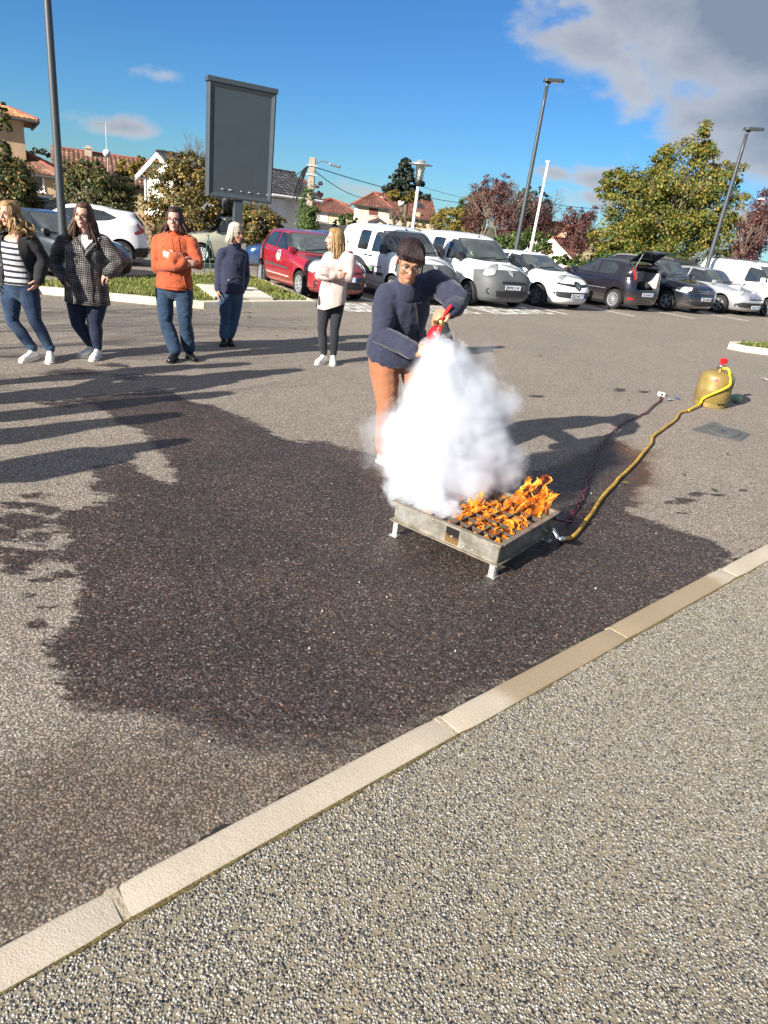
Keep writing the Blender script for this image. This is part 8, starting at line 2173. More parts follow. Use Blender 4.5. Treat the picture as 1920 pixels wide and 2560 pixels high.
grey_woman()

def blond_woman():
 fr, fl = foot(792, 912, -18, .24), foot(832, 915, 8, .24); Y = (fr[0].y + fl[0].y) / 2
 p = Person('woman with streaked blond hair and a beige sweater, in profile with folded arms', [fr[0], fl[0]])
 J = lambda u, v, dy=0: at(u, v, Y + dy)
 hips = [J(813, 745, 0), J(847, 745, .05)]; kn = [J(805, 825, -.03), J(836, 825, .0)]; an = [fr[2], fl[2]]; side = Vector((.93, .36, 0)); side = Vector((.9, -.43, 0))
 neck = J(850, 628, .02); pel = J(832, 735); chest = J(845, 668, 0)
 T = torso_pts(pel, chest, neck, (.155, .14, .15, .155, .055), (.12, .115, .12, .085, .055))
 sh = [J(822, 642, .10), J(876, 646, -.08)]; el = [J(800, 690, -.02), J(873, 694, -.16)]; wr = [J(834, 688, -.25), J(810, 678, -.26)]
 flesh(p, T, sh, el, wr, hips, kn, an, side, .8)
 p.hand(wr[0], (1, -.1, .1), (0, 1, 0), (0, 0, 1), .4); p.hand(wr[1], (-.6, .6, -.1), (.6, .7, 0), (0, 0, 1), .5)
 p.head(J(836, 598, .0), yaw=-1.25, pitch=.05, k=1.0, neck=neck)
 p.finish_body(SK['fair'])
 p.legs(FAB['black_jeans'], hips, kn, an, pel, (.086, .058, .044), .15, .12)
 for (h, t, a) in (fr, fl): p.shoe(h, t, 'sneaker', M['shoe_white'], M['sole_white'], .95)
 hl, hr_ = at(800, 768, Y).z, at(855, 768, Y).z
 m = top_mb(T, sh, el, wr, side, (.070, .066, .060, .050), 1.12); m.chain([pel + Vector((0, 0, .07)), Vector((pel.x, pel.y, hl + .08)), Vector((pel.x - .01, pel.y, hl - .06))], [(.172, .14), (.182, .148), (.188, .15)], side, 20)
 o = p.garment('beige_sweater', m, FAB['beige'], .0105, [(.010, 5, (1.6, 1.6, .5), 6.0, True)], [((pel.x, pel.y, hl + .02), (.42, 0, -1)), ((pel.x, pel.y, hl - .012), DN)], keep=True); p.collar(neck + Vector((0, 0, -.04)), neck, (.085, .078), (.070, .068), FAB['beige'], (-.1, -.1, 1), side, o)
 X = lambda u, v: (at(u, v, Y - .2).x, at(u, v, Y - .2).z)
 for r in (12, 8, 4): p.line('print_ring', [X(822 + r * math.cos(a), 660 + r * 1.25 * math.sin(a)) for a in [k * math.pi / 6 for k in range(13)]], M['print_grey'], .0025, .002, o, 2)
 for (u0, v0, u1, v1) in ((806, 700, 803, 720), (814, 702, 812, 722), (824, 702, 823, 712), (820, 706, 822, 720)): p.line('print_feather', [X(u0, v0), X(u1, v1)], M['print_grey'], .004, .002, o, 3)
 p.line('print_feather', [X(823, 710), X(822, 714)], M['print_grey'], .009, .002, o, 2)
 rng = random.Random(5)
 S = hang_strands(rng, 190, (1.15, math.pi), .20, .008, .0, .006, .003, .014, .122, .2) + hang_strands(rng, 30, (.85, 1.15), .15, .007, .0, .004, 0, .004, .122, .2)
 p.hair(HR['dip'], [(0, .035, .046, .084, .088, .084), (0, .065, -.06, .080, .055, .11), (.066, .05, -.06, .026, .045, .09), (-.066, .05, -.06, .026, .045, .09)], S)
 PEOPLE['blond'] = p
M['print_grey'] = plain('print_grey', (.22, .19, .19), .8)
blond_woman()

def main_woman():
 hr_ = G(946, 1153); f = Vector((.72, -.69, 0)); toe = hr_ + f * .25
 hl = G(1052, 1128); tl = hl + Vector((.80, -.60, 0)) * .25
 p = Person('woman in a navy fleece and rust trousers bending forward with a red fire extinguisher', [hr_, hl], group=None)
 J = lambda u, v, Y: at(u, v, Y)
 hips = [J(958, 885, 5.02), J(1030, 888, 5.12)]; kn = [J(968, 1012, 4.94), J(1052, 1008, 4.98)]
 an = []
 for h, t in ((hr_, toe), (hl, tl)): a = h + (t - h) * .2; a.z = float(gz(h.x, h.y)) + .13; an.append(a)
 side = Vector((.86, .50, 0)).normalized()
 neck = J(1016, 712, 4.80); pel = J(992, 872, 5.06); chest = J(1002, 772, 4.90)
 T = torso_pts(pel, chest, neck, (.185, .175, .185, .165, .065), (.145, .145, .145, .105, .065))
 sh = [J(968, 738, 4.80), J(1086, 706, 4.90)]; el = [J(955, 838, 4.70), J(1149, 752, 4.68)]; wr = [J(1040, 882, 4.50), J(1127, 776, 4.49)]
 flesh(p, T, sh, el, wr, hips, kn, an, side, 1.08)
 EXT['top'] = J(1103, 812, 4.47); EXT['bot'] = J(1064, 945, 4.58)
 p.hand(wr[0], (.85, -.28, .42), (.55, .75, -.2), (-.3, -.3, 1), .55, 1.02, .8)
 p.hand(wr[1], (-.9, -.25, -.35), (-.1, .55, -.8), (-.3, -1, .2), .75, 1.0, .8)
 p.head(J(1024, 654, 4.66), yaw=.18, pitch=.42, roll=.02, k=1.03, neck=neck, specs=('round', .027, .021))
 p.finish_body(SK['olive'], .005)
 p.legs(FAB['rust'], hips, kn, an, pel, (.115, .078, .066), .178, .138, flare=1.08, wrk=.004)
 for h, t in ((hr_, toe), (hl, tl)): p.shoe(h, t, 'sneaker', M['shoe_cream'], M['sole_white'])
 hem_c = J(990, 868, 5.06)
 m = top_mb(T, [], [], [], side, (.088, .082, .074, .06), 1.10)
 for a in sh: m.chain([neck + Vector((0, .01, -.03)), neck.lerp(a, .55) + Vector((0, .01, -.02)), a + Vector((0, 0, -.012))], [.075, .078, .082], (0, 1, 0), 14)
 for a, b, c in zip(sh, el, wr): m.chain([a, a.lerp(b, .5), b, b.lerp(c, .5), b.lerp(c, .88)], [.082, .078, .072, .064, .054], (0, 1, 0), 14)
 d = (J(985, 905, 5.06) - chest).normalized()
 m.chain([pel + Vector((0, -.01, .06)), pel + d * .02, pel + d * .10], [(.222, .182), (.230, .190), (.222, .182)], side, 20)
 o = p.garment('navy_fleece', m, FAB['fleece'], .010, [(.014, 5.5, (1, 1, .9), 7.0, True), (.005, 15, (1, 1, 1.2), 2.0, True)], [(pel + d * .045, d)], keep=True); p.collar(neck + Vector((0, .01, -.05)), neck + Vector((.006, -.015, .02)), (.108, .102), (.090, .088), FAB['fleece'], (.05, -.35, 1), side, o)
 X = lambda u, v: (at(u, v, 4.7).x, at(u, v, 4.7).z)
 m = top_mb(T, [], [], [], side, infl=1.12); m.chain([pel + Vector((0, -.01, .06)), pel + d * .02, pel + d * .10], [(.228, .188), (.236, .196), (.228, .188)], side, 20)
 me = remesh(m, .012, 4); p.top_bvh = BVHTree.FromPolygons([v.co[:] for v in me.vertices], [q.vertices[:] for q in me.polygons])
 p.line('zip', [X(1032, 708), X(1036, 735), X(1043, 785), X(1046, 835), X(1046, 880)], FAB['black'], .006, .008, o); p.line('zip_pull', [X(1034, 712), X(1037, 726)], M['galv'], .005, .006, o)
 for a, c in zip(el, wr):
  q = a.lerp(c, .90); dd = (c - a).normalized(); R = dd.to_track_quat('Z', 'Y').to_matrix(); m = MB(); m.lathe([(.045, -.02), (.053, -.02), (.052, .012), (.044, .014)], q, R, 16, True); p.mb('cuff', m, FAB['fleece'], o)
 rng = random.Random(6); S = []
 for i in range(95):        # fringe swept across the forehead
  x = rng.uniform(-.066, .066); e = rng.uniform(-.012, .012); S.append(([(x * .25, .0, .134), (x * .7 + e * .3, -.045, .114), (x + e, -.080, .072), (x * 1.04 + e * 1.6, -.093, .060 - .30 * x + rng.uniform(-.022, .014))], .0042 * rng.uniform(.7, 1.2)))
 for i in range(330):       # combed from the forehead over the skull to the back
  a = rng.uniform(-1.75, 1.75); e = rng.uniform(.985, 1.03); f0 = rng.uniform(.30, 1.2); pts = []
  for q in range(7):
   ph = f0 + (2.95 - f0) * q / 6; aa = a * (1 - .25 * (q / 6) ** 2); pts.append((.088 * e * math.sin(ph) * math.sin(aa), .022 - .098 * e * math.cos(ph), .046 + .089 * e * math.sin(ph) * math.cos(aa)))
  S.append((pts, .0042 * rng.uniform(.6, 1.3)))
 for sg in (-1, 1):
  for i in range(7): S.append(([(sg * .072, -.03, .06), (sg * .082, -.035, .02), (sg * (.080 + rng.uniform(0, .01)), -.03 + rng.uniform(-.01, .01), -.04 - rng.random() * .03)], .004))
 p.hair(HR['black'], [(0, .028, .046, .086, .094, .086), (0, .055, .01, .083, .07, .07), (0, .118, .03, .045, .04, .045)], S, wr=.001, front=False)
 m = MB(); m.ell(p.P(-.085, .012, -.038), (.006, .006, .006)); p.mb('ear_stud', m, M['chrome'])
 PEOPLE['main'] = p
EXT = {}
main_woman()

def bystanders():
 """people standing left of the picture whose long shadows fall across the asphalt"""
 L = 1.60 / math.tan(SUN_EL)
 ends = [(640, 905, 'grey', .5, 'person left of the picture casting the thinnest shadow'), (755, 925, 'orange', .4, 'person left of the picture whose shadow ends nearest the blond woman'), (690, 937, 'checked', -.3, 'person left of the picture, shadow broad and second in the group'),
   (600, 975, 'grey', .2, 'person left of the picture, shadow crossing the tip of the wet patch'), (470, 1032, 'checked', .6, 'person left of the picture casting the broadest shadow'), (500, 1098, 'blond', .1, 'person left of the picture casting the nearest lone shadow')]
 for (u, v, k, rz, lab) in ends:
  e = G(u, v); q = e - Vector((math.sin(SUN_AZ), math.cos(SUN_AZ), 0)) * L; q.z = float(gz(q.x, q.y))
  c = copy_tree(PEOPLE[k].root); c.location = q; c.rotation_euler = (0, 0, rz); tag(c, lab, 'person', 'people standing left of the picture')
bystanders()
# ------------------------------------------------------------------ things on the ground
def _steel():
 t = NT('sooty_steel'); c = t.co(); f = t.noise(7, 6, .7, c); sp = t.vor(70, c, 'Distance'); g = t.noise(3, 5, .65, t.map(c, (1, 1, 3)))
 col = t.ramp(f, [(.3, (.10, .088, .070)), (.5, (.22, .205, .175)), (.7, (.34, .33, .295))])
 col = t.mix(t.math('MULTIPLY', t.sstep(g, .5, .7), .7), col, (.12, .085, .05))
 col = t.mix(t.math('MULTIPLY', t.sstep(sp, .16, .06), .7), col, (.70, .69, .66))
 t.bsdf(col, t.fmix(f, .38, .6), .45, t.bump(f, .25, .004)); return t.m
M['steel'] = _steel()
M['soot'] = plain('burnt_steel', (.022, .018, .016), .75, .2, var=.5, scale=18, bump=.4)
M['rim_steel'] = plain('worn_rim_steel', (.27, .235, .18), .5, .5, var=.35, scale=14)
def burner():
 pn, pl, pr = G(1232, 1443), G(994, 1343), G(1386, 1380)
 a = (pl - pn); b = (pr - pn); a.z = b.z = 0; La, Lb = a.length + .02, b.length + .02; a.normalize(); b = Vector((-a.y, a.x, 0)) * (1 if Vector((-a.y, a.x, 0)).dot(b) > 0 else -1)
 ang = math.atan2(a.y, a.x); base = pn.copy(); base.z = float(gz(pn.x, pn.y))
 root = empty('fire_tray', base, ang, 'low steel fire tray on short legs with a barred grid, flames coming through', 'fire tray')
 sy = 1 if Vector((-math.sin(ang), math.cos(ang), 0)).dot(b) > 0 else -1
 zl, zt = .088, .203; o = .02
 x0, x1, y0, y1 = -.005, La + .02, -.005, Lb + .10
 def B(name, c, s, mat, parent=root, rot=None):
  m = MB(); m.box((c[0], c[1] * sy, c[2]), s, rot); return m.build(name, mat, parent)
 cx, cy = (x0 + x1) / 2, (y0 + y1) / 2; W, D = x1 - x0, y1 - y0; zm = (zl + zt) / 2
 wall = [B('side_plate', (cx, y0, zm), (W, .006, zt - zl), M['steel']), B('side_plate', (cx, y1, zm), (W, .006, zt - zl), M['steel']), B('side_plate', (x0, cy, zm), (.006, D, zt - zl), M['steel']), B('side_plate', (x1, cy, zm), (.006, D, zt - zl), M['steel'])]
 B('bottom_plate', (cx, cy, zl + .006), (W - .008, D - .008, .006), M['soot'])
 lip = .018
 for (c, s) in (((cx, y0 - lip / 2, zt + .004), (W + 2 * lip, lip + .012, .008)), ((cx, y1 + lip / 2, zt + .004), (W + 2 * lip, lip + .012, .008)), ((x0 - lip / 2, cy, zt + .0045), (lip + .012, D - .014, .007)), ((x1 + lip / 2, cy, zt + .0045), (lip + .012, D - .014, .007))): B('rim', c, s, M['rim_steel'])
 for (c, s) in (((cx, y0 - .010, zl - .002), (W + .04, .024, .006)), ((x0 - .010, cy, zl - .0025), (.024, D - .02, .005)), ((cx, y1 + .010, zl - .002), (W + .04, .024, .006)), ((x1 + .010, cy, zl - .0025), (.024, D - .02, .005))): B('lower_flange', c, s, M['rim_steel'])
 for (x, y) in ((x0 + .012, y0 + .012), (x1 - .012, y0 + .012), (x0 + .012, y1 - .012), (x1 - .012, y1 - .012)):
  m = MB(); zg = -.012 + float(gz(*(base + Matrix.Rotation(ang, 3, 'Z') @ Vector((x, y * sy, 0)))[:2])) - base.z + .012
  sx_ = 1 if x < cx else -1; s_y = 1 if y < cy else -1
  m.box((x - sx_ * .012, y * sy + sy * s_y * .012, (zl + zg) / 2), (.005, .034, zl - zg)); m.box((x + sx_ * .006, y * sy - sy * s_y * .012, (zl + zg) / 2), (.034, .005, zl - zg)); m.box((x, y * sy, zg + .003), (.055, .055, .005)); m.build('leg', M['galv'], root)
 m = MB(); m.box((x0 + W * .42 + .0, (y0 - .0045) * sy, zm - .004), (.085, .006, .092)); pl_ = m.build('inspection_plate', M['soot_fade'], root); m = MB(); m.lathe([(0, .006), (.006, .005), (.006, 0)], (x0 + W * .42, (y0 - .008) * sy, zm - .005), Matrix.Rotation(rad(90 * sy), 3, 'X'), 8); m.build('bolt', M['galv'], pl_)
 for k, t in enumerate((.06, .22, .30, .62, .70, .90)):
  m = MB(); m.lathe([(0, .006), (.005, .005), (.006, 0)], (x0 + W * t, (y0 - .003) * sy, zl + .022 + .05 * (k % 3 == 0) * 1.6), Matrix.Rotation(rad(90 * sy), 3, 'X'), 8); m.build('rivet', M['galv'], root)
 nx, ny = 9, 8
 for k in range(1, nx): B('grid_bar', (x0 + W * k / nx, cy, zt - .012), (.005, D - .012, .026), M['grid'])
 for k in range(1, ny): B('grid_bar', (cx, y0 + D * k / ny, zt - .0125), (W - .012, .005, .025), M['grid'])
 m = MB()
 m.tube([(cx - .2, (y0 + .12) * sy, zl + .05), (cx + .2, (y0 + .12) * sy, zl + .05)], .012, 8); m.tube([(cx - .2, (y1 - .12) * sy, zl + .05), (cx + .2, (y1 - .12) * sy, zl + .05)], .012, 8); m.build('burner_pipe', M['soot'], root)
 hx = x0 - .004
 m = MB(); m.tube(catmull([(hx, (y0 + D * .70) * sy, zt - .035), (hx - .03, (y0 + D * .71) * sy, zt - .04), (hx - .035, (y0 + D * .74) * sy, zt - .065), (hx - .01, (y0 + D * .76) * sy, zt - .075)], 4), .005, 6); m.build('handle', M['rim_steel'], root, True)
 m = MB(); m.tube([(hx, (y0 + D * .86) * sy, zl + .045), (hx - .035, (y0 + D * .87) * sy, zl + .04), (hx - .10, (y0 + D * .80) * sy, zl + .02)], [.012, .014, .012], 10); m.build('gas_inlet', M['chrome'], root, True)
 Mw = Matrix.Translation(base) @ Matrix.Rotation(ang, 4, 'Z')
 return dict(root=root, M=Mw, x0=x0, x1=x1, y0=y0, y1=y1, sy=sy, zt=zt, zl=zl, W=W, D=D, inlet=Mw @ Vector((hx - .10, (y0 + D * .80) * sy, zl + .02)), cord=Mw @ Vector((hx - .01, (y0 + D * .96) * sy, zl + .08)))
M['grid'] = plain('grid_bar_steel', (.075, .062, .050), .6, .4, var=.5, scale=22)
def _fade():
 t = NT('heat_tinted_plate'); z = t.N('ShaderNodeSeparateXYZ'); t.l.new(t.co(), z.inputs[0]); f = t.noise(18, 4, .6, t.co())
 t.bsdf(t.ramp(t.math('ADD', t.math('MULTIPLY', z.outputs[2], 6), t.math('MULTIPLY', f, .25)), [(.85, (.20, .11, .035)), (1.15, (.06, .035, .02)), (1.4, (.015, .012, .012))]), .5, .5); return t.m
M['soot_fade'] = _fade()
TRAY = burner()

def _flame():
 t = NT('gas_flame'); c = t.co(); lw = t.N('ShaderNodeLayerWeight', {'Blend': .35})
 f = t.noise(13, 3, .5, t.map(c, (1, 1, .7)), dist=1.2)
 body = t.math('ADD', t.math('MULTIPLY', lw.outputs['Facing'], 1.0), t.math('MULTIPLY', t.math('SUBTRACT', f, .5), 1.7))
 col = t.ramp(body, [(.12, (.70, .08, .004)), (.42, (1.0, .22, .015)), (.75, (1.0, .42, .04)), (.98, (1.0, .68, .16))])
 em = t.N('ShaderNodeEmission', {'Color': col, 'Strength': 0.72}); tr = t.N('ShaderNodeBsdfTransparent', {'Color': (1, .93, .85)})
 al = t.math('MULTIPLY', t.sstep(body, -.05, 1.05), .90)
 mx = t.N('ShaderNodeMixShader', {0: al}); t.l.new(tr.outputs[0], mx.inputs[1]); t.l.new(em.outputs[0], mx.inputs[2]); t.l.new(mx.outputs[0], t.out.inputs[0]); return t.m
M['flame'] = _flame()
def flames():
 T = TRAY; c0 = T['M'] @ Vector(((T['x0'] + T['x1']) / 2, (T['y0'] + T['y1']) / 2 * T['sy'], T['zt']))
 root = empty('fire', c0, 0, 'orange flames licking up through the bars of the steel tray', 'fire'); rng = random.Random(9)
 wind_ = Vector((.80, .45, 0))
 def sheet(name, p, w, h, az, lean, curl, seed):
  """a curling ragged sheet of flame, thin but closed round its rolled edges"""
  nu, nv = 16, 14; vs = []; p = Vector(p); ux = Vector((math.cos(az), math.sin(az), 0)); un = Vector((-ux.y, ux.x, 0))
  for j in range(nv + 1):
   t = j / nv
   for i in range(nu + 1):
    s = i / nu * 2 - 1; a = s * (2.5 - .6 * t) ; q3 = Vector((s * 2.1 + seed, t * 2.4, seed * 1.7)); n1, n2, n3 = mnoise.noise(q3), mnoise.noise(q3 * 2.1 + Vector((5, 0, 0))), mnoise.noise(q3 * 1.3 + Vector((0, 9, 0)))
    ww = w * (1 - .80 * t ** 1.4) * (1 + .35 * n3); x = math.sin(a) * ww * .5; y = -math.cos(a) * ww * .5 * curl
    z = h * (t + .14 * n1 * t + .10 * n2 * t) * (1 - .20 * s * s)
    q = p + ux * (x + w * .30 * n1 * t) + un * (y + w * .40 * n2 * t) + Vector((0, 0, z)) + wind_ * (lean * h * t ** 1.3 * (1 + .5 * n3)); vs.append(q - c0)
  fs = [(j * (nu + 1) + i, j * (nu + 1) + i + 1, (j + 1) * (nu + 1) + i + 1, (j + 1) * (nu + 1) + i) for j in range(nv) for i in range(nu)]
  m = MB(); m.add(vs, fs); return m.build(name, M['flame'], root, True)
 def on(u, v, dz=.0): return G(u, v, T['zt'] - .03 + dz)
 k = 0
 for (u, v, w, h, lean) in [(1290, 1285, .19, .17, .25), (1318, 1272, .19, .22, .30), (1315, 1288, .16, .14, .5), (1340, 1272, .15, .13, .7), (1280, 1275, .14, .13, .3), (1330, 1290, .12, .10, .8), (1305, 1265, .14, .20, .15), (1350, 1280, .11, .12, .9),
       (1175, 1288, .13, .11, .2), (1195, 1298, .14, .08, .4), (1160, 1302, .12, .07, .3), (1225, 1282, .09, .08, .3), (1190, 1268, .10, .10, .2), (1215, 1308, .12, .06, .3), (1245, 1312, .13, .05, .4),
       (1262, 1330, .14, .07, .3), (1292, 1322, .13, .07, .4), (1275, 1318, .12, .06, .3), (1240, 1338, .10, .045, .2), (1225, 1325, .10, .045, .3), (1110, 1290, .10, .08, .3), (1140, 1308, .10, .05, .2), (1085, 1290, .08, .06, .2), (1195, 1325, .08, .05, .3),
       (1165, 1280, .10, .09, .2), (1060, 1288, .08, .05, .1), (1260, 1290, .10, .07, .3)]:
  sheet('flame', on(u, v), w, h, rng.uniform(0, 6.28), lean, rng.uniform(.5, 1.0), k * 3.7 + 1.3); k += 1
 W, D, x0, y0, sy = T['W'], T['D'], T['x0'], T['y0'], T['sy']
 for i in range(9):
  for j in range(8):
   if (i, j) in ((0, 7), (0, 6), (8, 0), (0, 5), (1, 7), (0, 4)) or rng.random() < .36 or i > 7: continue
   cx, cy = x0 + W * (i + .5) / 9, y0 + D * (j + .5) / 8; m = MB(); n = 7; rw, rd = W / 9 * .46, D / 8 * .46; vs = []
   for a in range(n):
    for b in range(n):
     px, py = (a / (n - 1) * 2 - 1), (b / (n - 1) * 2 - 1); e = (1 - px * px) * (1 - py * py)
     z = T['zt'] - .060 + .075 * e * (0.7 + .8 * mnoise.noise(Vector((i * 2.1 + px, j * 1.7 + py, 3)))); vs.append(T['M'] @ Vector((cx + px * rw, (cy + py * rd) * sy, z)) - c0)
   m.add(vs, [(a * n + b, a * n + b + 1, (a + 1) * n + b + 1, (a + 1) * n + b) for a in range(n - 1) for b in range(n - 1)]); m.build('grid_flame', M['flame'], root, True)
flames()

# ---- gas bottle, hose, igniter
def _gold():
 t = NT('gold_bottle_paint'); c = t.co(); f = t.noise(5, 6, .7, c); sc = t.noise(24, 5, .75, t.map(c, (1, 1, .5)))
 col = t.ramp(f, [(.3, (.20, .140, .038)), (.7, (.285, .205, .068))]); col = t.mix(t.math('MULTIPLY', t.sstep(sc, .60, .70), .7), col, (.46, .42, .33))
 t.bsdf(col, .42, .20, t.bump(sc, .1, .003)); return t.m
M['gold'] = _gold()
M['hose_yellow'] = plain('yellow_hose', (.70, .47, .015), .5, var=.2, scale=14); M['hose_dirty'] = plain('dirty_yellow_hose', (.46, .27, .035), .65, var=.4, scale=16, bump=.3)
M['red_plastic'] = plain('red_plastic', (.60, .012, .012), .35); M['brass'] = plain('brass', (.50, .34, .12), .3, .9)
def bottle():
 b = G(1772, 1013); b.z = float(gz(b.x, b.y)); H = at(1787, 925, b.y - .1).z - b.z
 r = .205; sc = H / .56
 root = empty('gas_bottle', b, 0, 'gold coloured gas bottle with a red regulator and a yellow hose', 'gas bottle')
 m = MB(); m.lathe([(.02, .05), (r * .88, .05), (r, .085), (r, .20), (r * 1.012, .212), (r, .224), (r, .41 * sc), (r * .985, .445 * sc), (r * .92, .485 * sc), (r * .74, .52 * sc), (r * .45, .54 * sc), (.06, .546 * sc), (.0, .548 * sc)], seg=36); o = m.build('body', M['gold'], root); smooth_by_angle(o, 45)
 m = MB(); m.lathe([(r * .90, .0), (r * .93, .004), (r * .93, .06), (r * .90, .06)], seg=36); fr = m.build('foot_ring', M['gold'], root); smooth_by_angle(fr, 40)
 for a in (-70, 20): m = MB(); m.box((r * .93 * math.cos(rad(a)), r * .93 * math.sin(rad(a)), .062), (.02, .11, .012), Matrix.Rotation(rad(a), 3, 'Z')); m.build('foot_slot', M['ink'], fr)
 z = .54 * sc
 m = MB(); m.tube([(0, 0, z - .01), (0, 0, z + .05)], .028, 10); m.tube([(-.05, -.01, z + .035), (.05, .0, z + .03)], .015, 8); m.build('valve', M['brass'], root)
 m = MB(); m.lathe([(.0, .0), (.045, .0), (.05, .012), (.05, .022), (.03, .032), (.0, .032)], (0, 0, z + .045), None, 16); m.build('regulator', M['dark_alloy'], root, True)
 m = MB(); m.box((.01, 0, z + .125), (.070, .068, .062), Matrix.Rotation(rad(20), 3, 'Z'), bevel=.016); m.tube([(0, 0, z + .07), (0, 0, z + .1)], .02, 8); m.build('red_knob', M['red_plastic'], root)
 m = MB(); m.add([(-.085, -r * .80, .40 * sc), (-.05, -r * .80 - .01, .425 * sc), (-.085, -r * .75, .45 * sc), (-.12, -r * .76 + .012, .425 * sc)], [(0, 1, 2, 3)]); lab = m.build('hazard_label', M['red_plastic'], root)
 bvh = BVHTree.FromPolygons([v.co[:] for v in o.data.vertices], [p.vertices[:] for p in o.data.polygons])
 for v in lab.data.vertices:
  h = bvh.find_nearest(v.co); v.co = h[0] + h[1] * .003
 top = b + Vector((.03, -.03, z + .05)); pts = [top + Vector((-.03, -.02, -.01)), top + Vector((.02, -.07, -.005))]
 for (u, v) in ((1800, 912), (1793, 930), (1770, 955), (1742, 975), (1732, 995)):
  pass
 for (x, y, zz) in ((.075, -.17, .47 * sc), (.06, -r - .035, .40 * sc), (.0, -r - .045, .33 * sc), (-.10, -r - .03, .24 * sc), (-.175, -r * .75 - .02, .13 * sc), (-.20, -.19, .04)): pts.append(b + Vector((x, y, zz)))
 cl = pts[:]
 path = [(1718, 1028), (1700, 1032), (1690, 1048), (1672, 1062), (1650, 1078), (1632, 1092), (1628, 1108), (1610, 1130), (1590, 1155), (1570, 1175), (1548, 1195), (1535, 1212), (1512, 1235), (1495, 1258), (1480, 1282), (1462, 1305), (1445, 1328), (1432, 1342), (1420, 1346), (1404, 1348)]
 g = [G(u, v, .017) for (u, v) in path]
 a = catmull(cl + [g[0]], 6); c = catmull([g[0]] + g[1:] + [TRAY['inlet'] + Vector((.03, 0, 0))], 5)
 c = [q + Vector((0, 0, .002 * math.sin(i * .9))) for i, q in enumerate(c)]
 hr = empty('gas_hose', g[8], 0, 'yellow gas hose running from the gold bottle to the fire tray', 'hose')
 m = MB(); m.tube([q - g[8] for q in a], .0145, 10); m.build('clean_hose', M['hose_yellow'], hr, True)
 m = MB(); m.tube([q - g[8] for q in c], .0150, 10); m.build('dirty_hose', M['hose_dirty'], hr, True)
 m = MB(); d = (TRAY['inlet'] - g[-1]); m.tube([c[-4] - g[8], c[-1] - g[8], TRAY['inlet'] - g[8]], [.017, .016, .012], 10); m.build('hose_coupling', M['chrome'], hr, True)
 q = G(1832, 1005); q.z = float(gz(q.x, q.y)); cpr = empty('plastic_cap', q, rad(25), 'pale green plastic valve cap lying beside the gas bottle', 'cap')
 m = MB(); m.lathe([(.055, .0), (.06, .005), (.05, .085), (.035, .10), (0, .10)], (0, 0, .05), Matrix.Rotation(rad(70), 3, 'X'), 16); m.build('cap_shell', M['cap_green'], cpr, True); m = MB(); m.tube(catmull([(.05, -.03, .09), (.10, -.03, .08), (.11, -.02, .04), (.06, -.02, .02)], 4), .009, 6); m.build('cap_loop', M['cap_green'], cpr, True); m = MB(); m.box((-.01, -.078, .085), (.04, .008, .03)); m.build('cap_mark', M['red_plastic'], cpr)
M['cap_green'] = plain('pale_green_plastic', (.22, .34, .22), .5)
bottle()
def igniter():
 q = G(1652, 990); q.z = float(gz(q.x, q.y)); r = empty('igniter_box', q, rad(-10), 'small white push button box lying on the asphalt', 'control box')
 m = MB(); m.box((0, 0, .026), (.088, .06, .048), bevel=.008); m.build('casing', M['plate_white'], r); m = MB(); m.lathe([(.015, 0), (.015, .010), (0, .012)], (0, -.031, .028), Matrix.Rotation(rad(90), 3, 'X'), 12); m.build('button', M['black_plastic'], r)
 path = [(1653, 992), (1650, 1003), (1640, 1010), (1628, 1020), (1615, 1033), (1605, 1036), (1590, 1045), (1570, 1052), (1555, 1062), (1535, 1078), (1515, 1098), (1500, 1120), (1490, 1145), (1480, 1170), (1470, 1200), (1462, 1225), (1455, 1245), (1445, 1265), (1435, 1280), (1428, 1295), (1422, 1305)]
 for k in range(2):
  g = [G(u, v, .010) for u, v in path] + [TRAY['cord']]; c = catmull(g, 6); c = [p + Vector((.012 * math.sin(i * .8 + k * math.pi), .012 * math.cos(i * .8 + k * math.pi), .004 + .004 * math.sin(i + k * 3))) for i, p in enumerate(c)]
  o = g[8]; m = MB(); m.tube([p - o for p in c], .0062, 6); w = m.build('ignition_cord', M['cord'] if k == 0 else M['cord_dark'], None, True); w.location = o; tag(w, ['thin dark red cord twisted along the asphalt from the white box to the tray', 'thin black violet cord twisted together with the dark red one'][k], 'cord')
M['cord'] = plain('dark_red_cord', (.16, .022, .045), .5); M['cord_dark'] = plain('violet_black_cord', (.045, .018, .035), .5)
igniter()
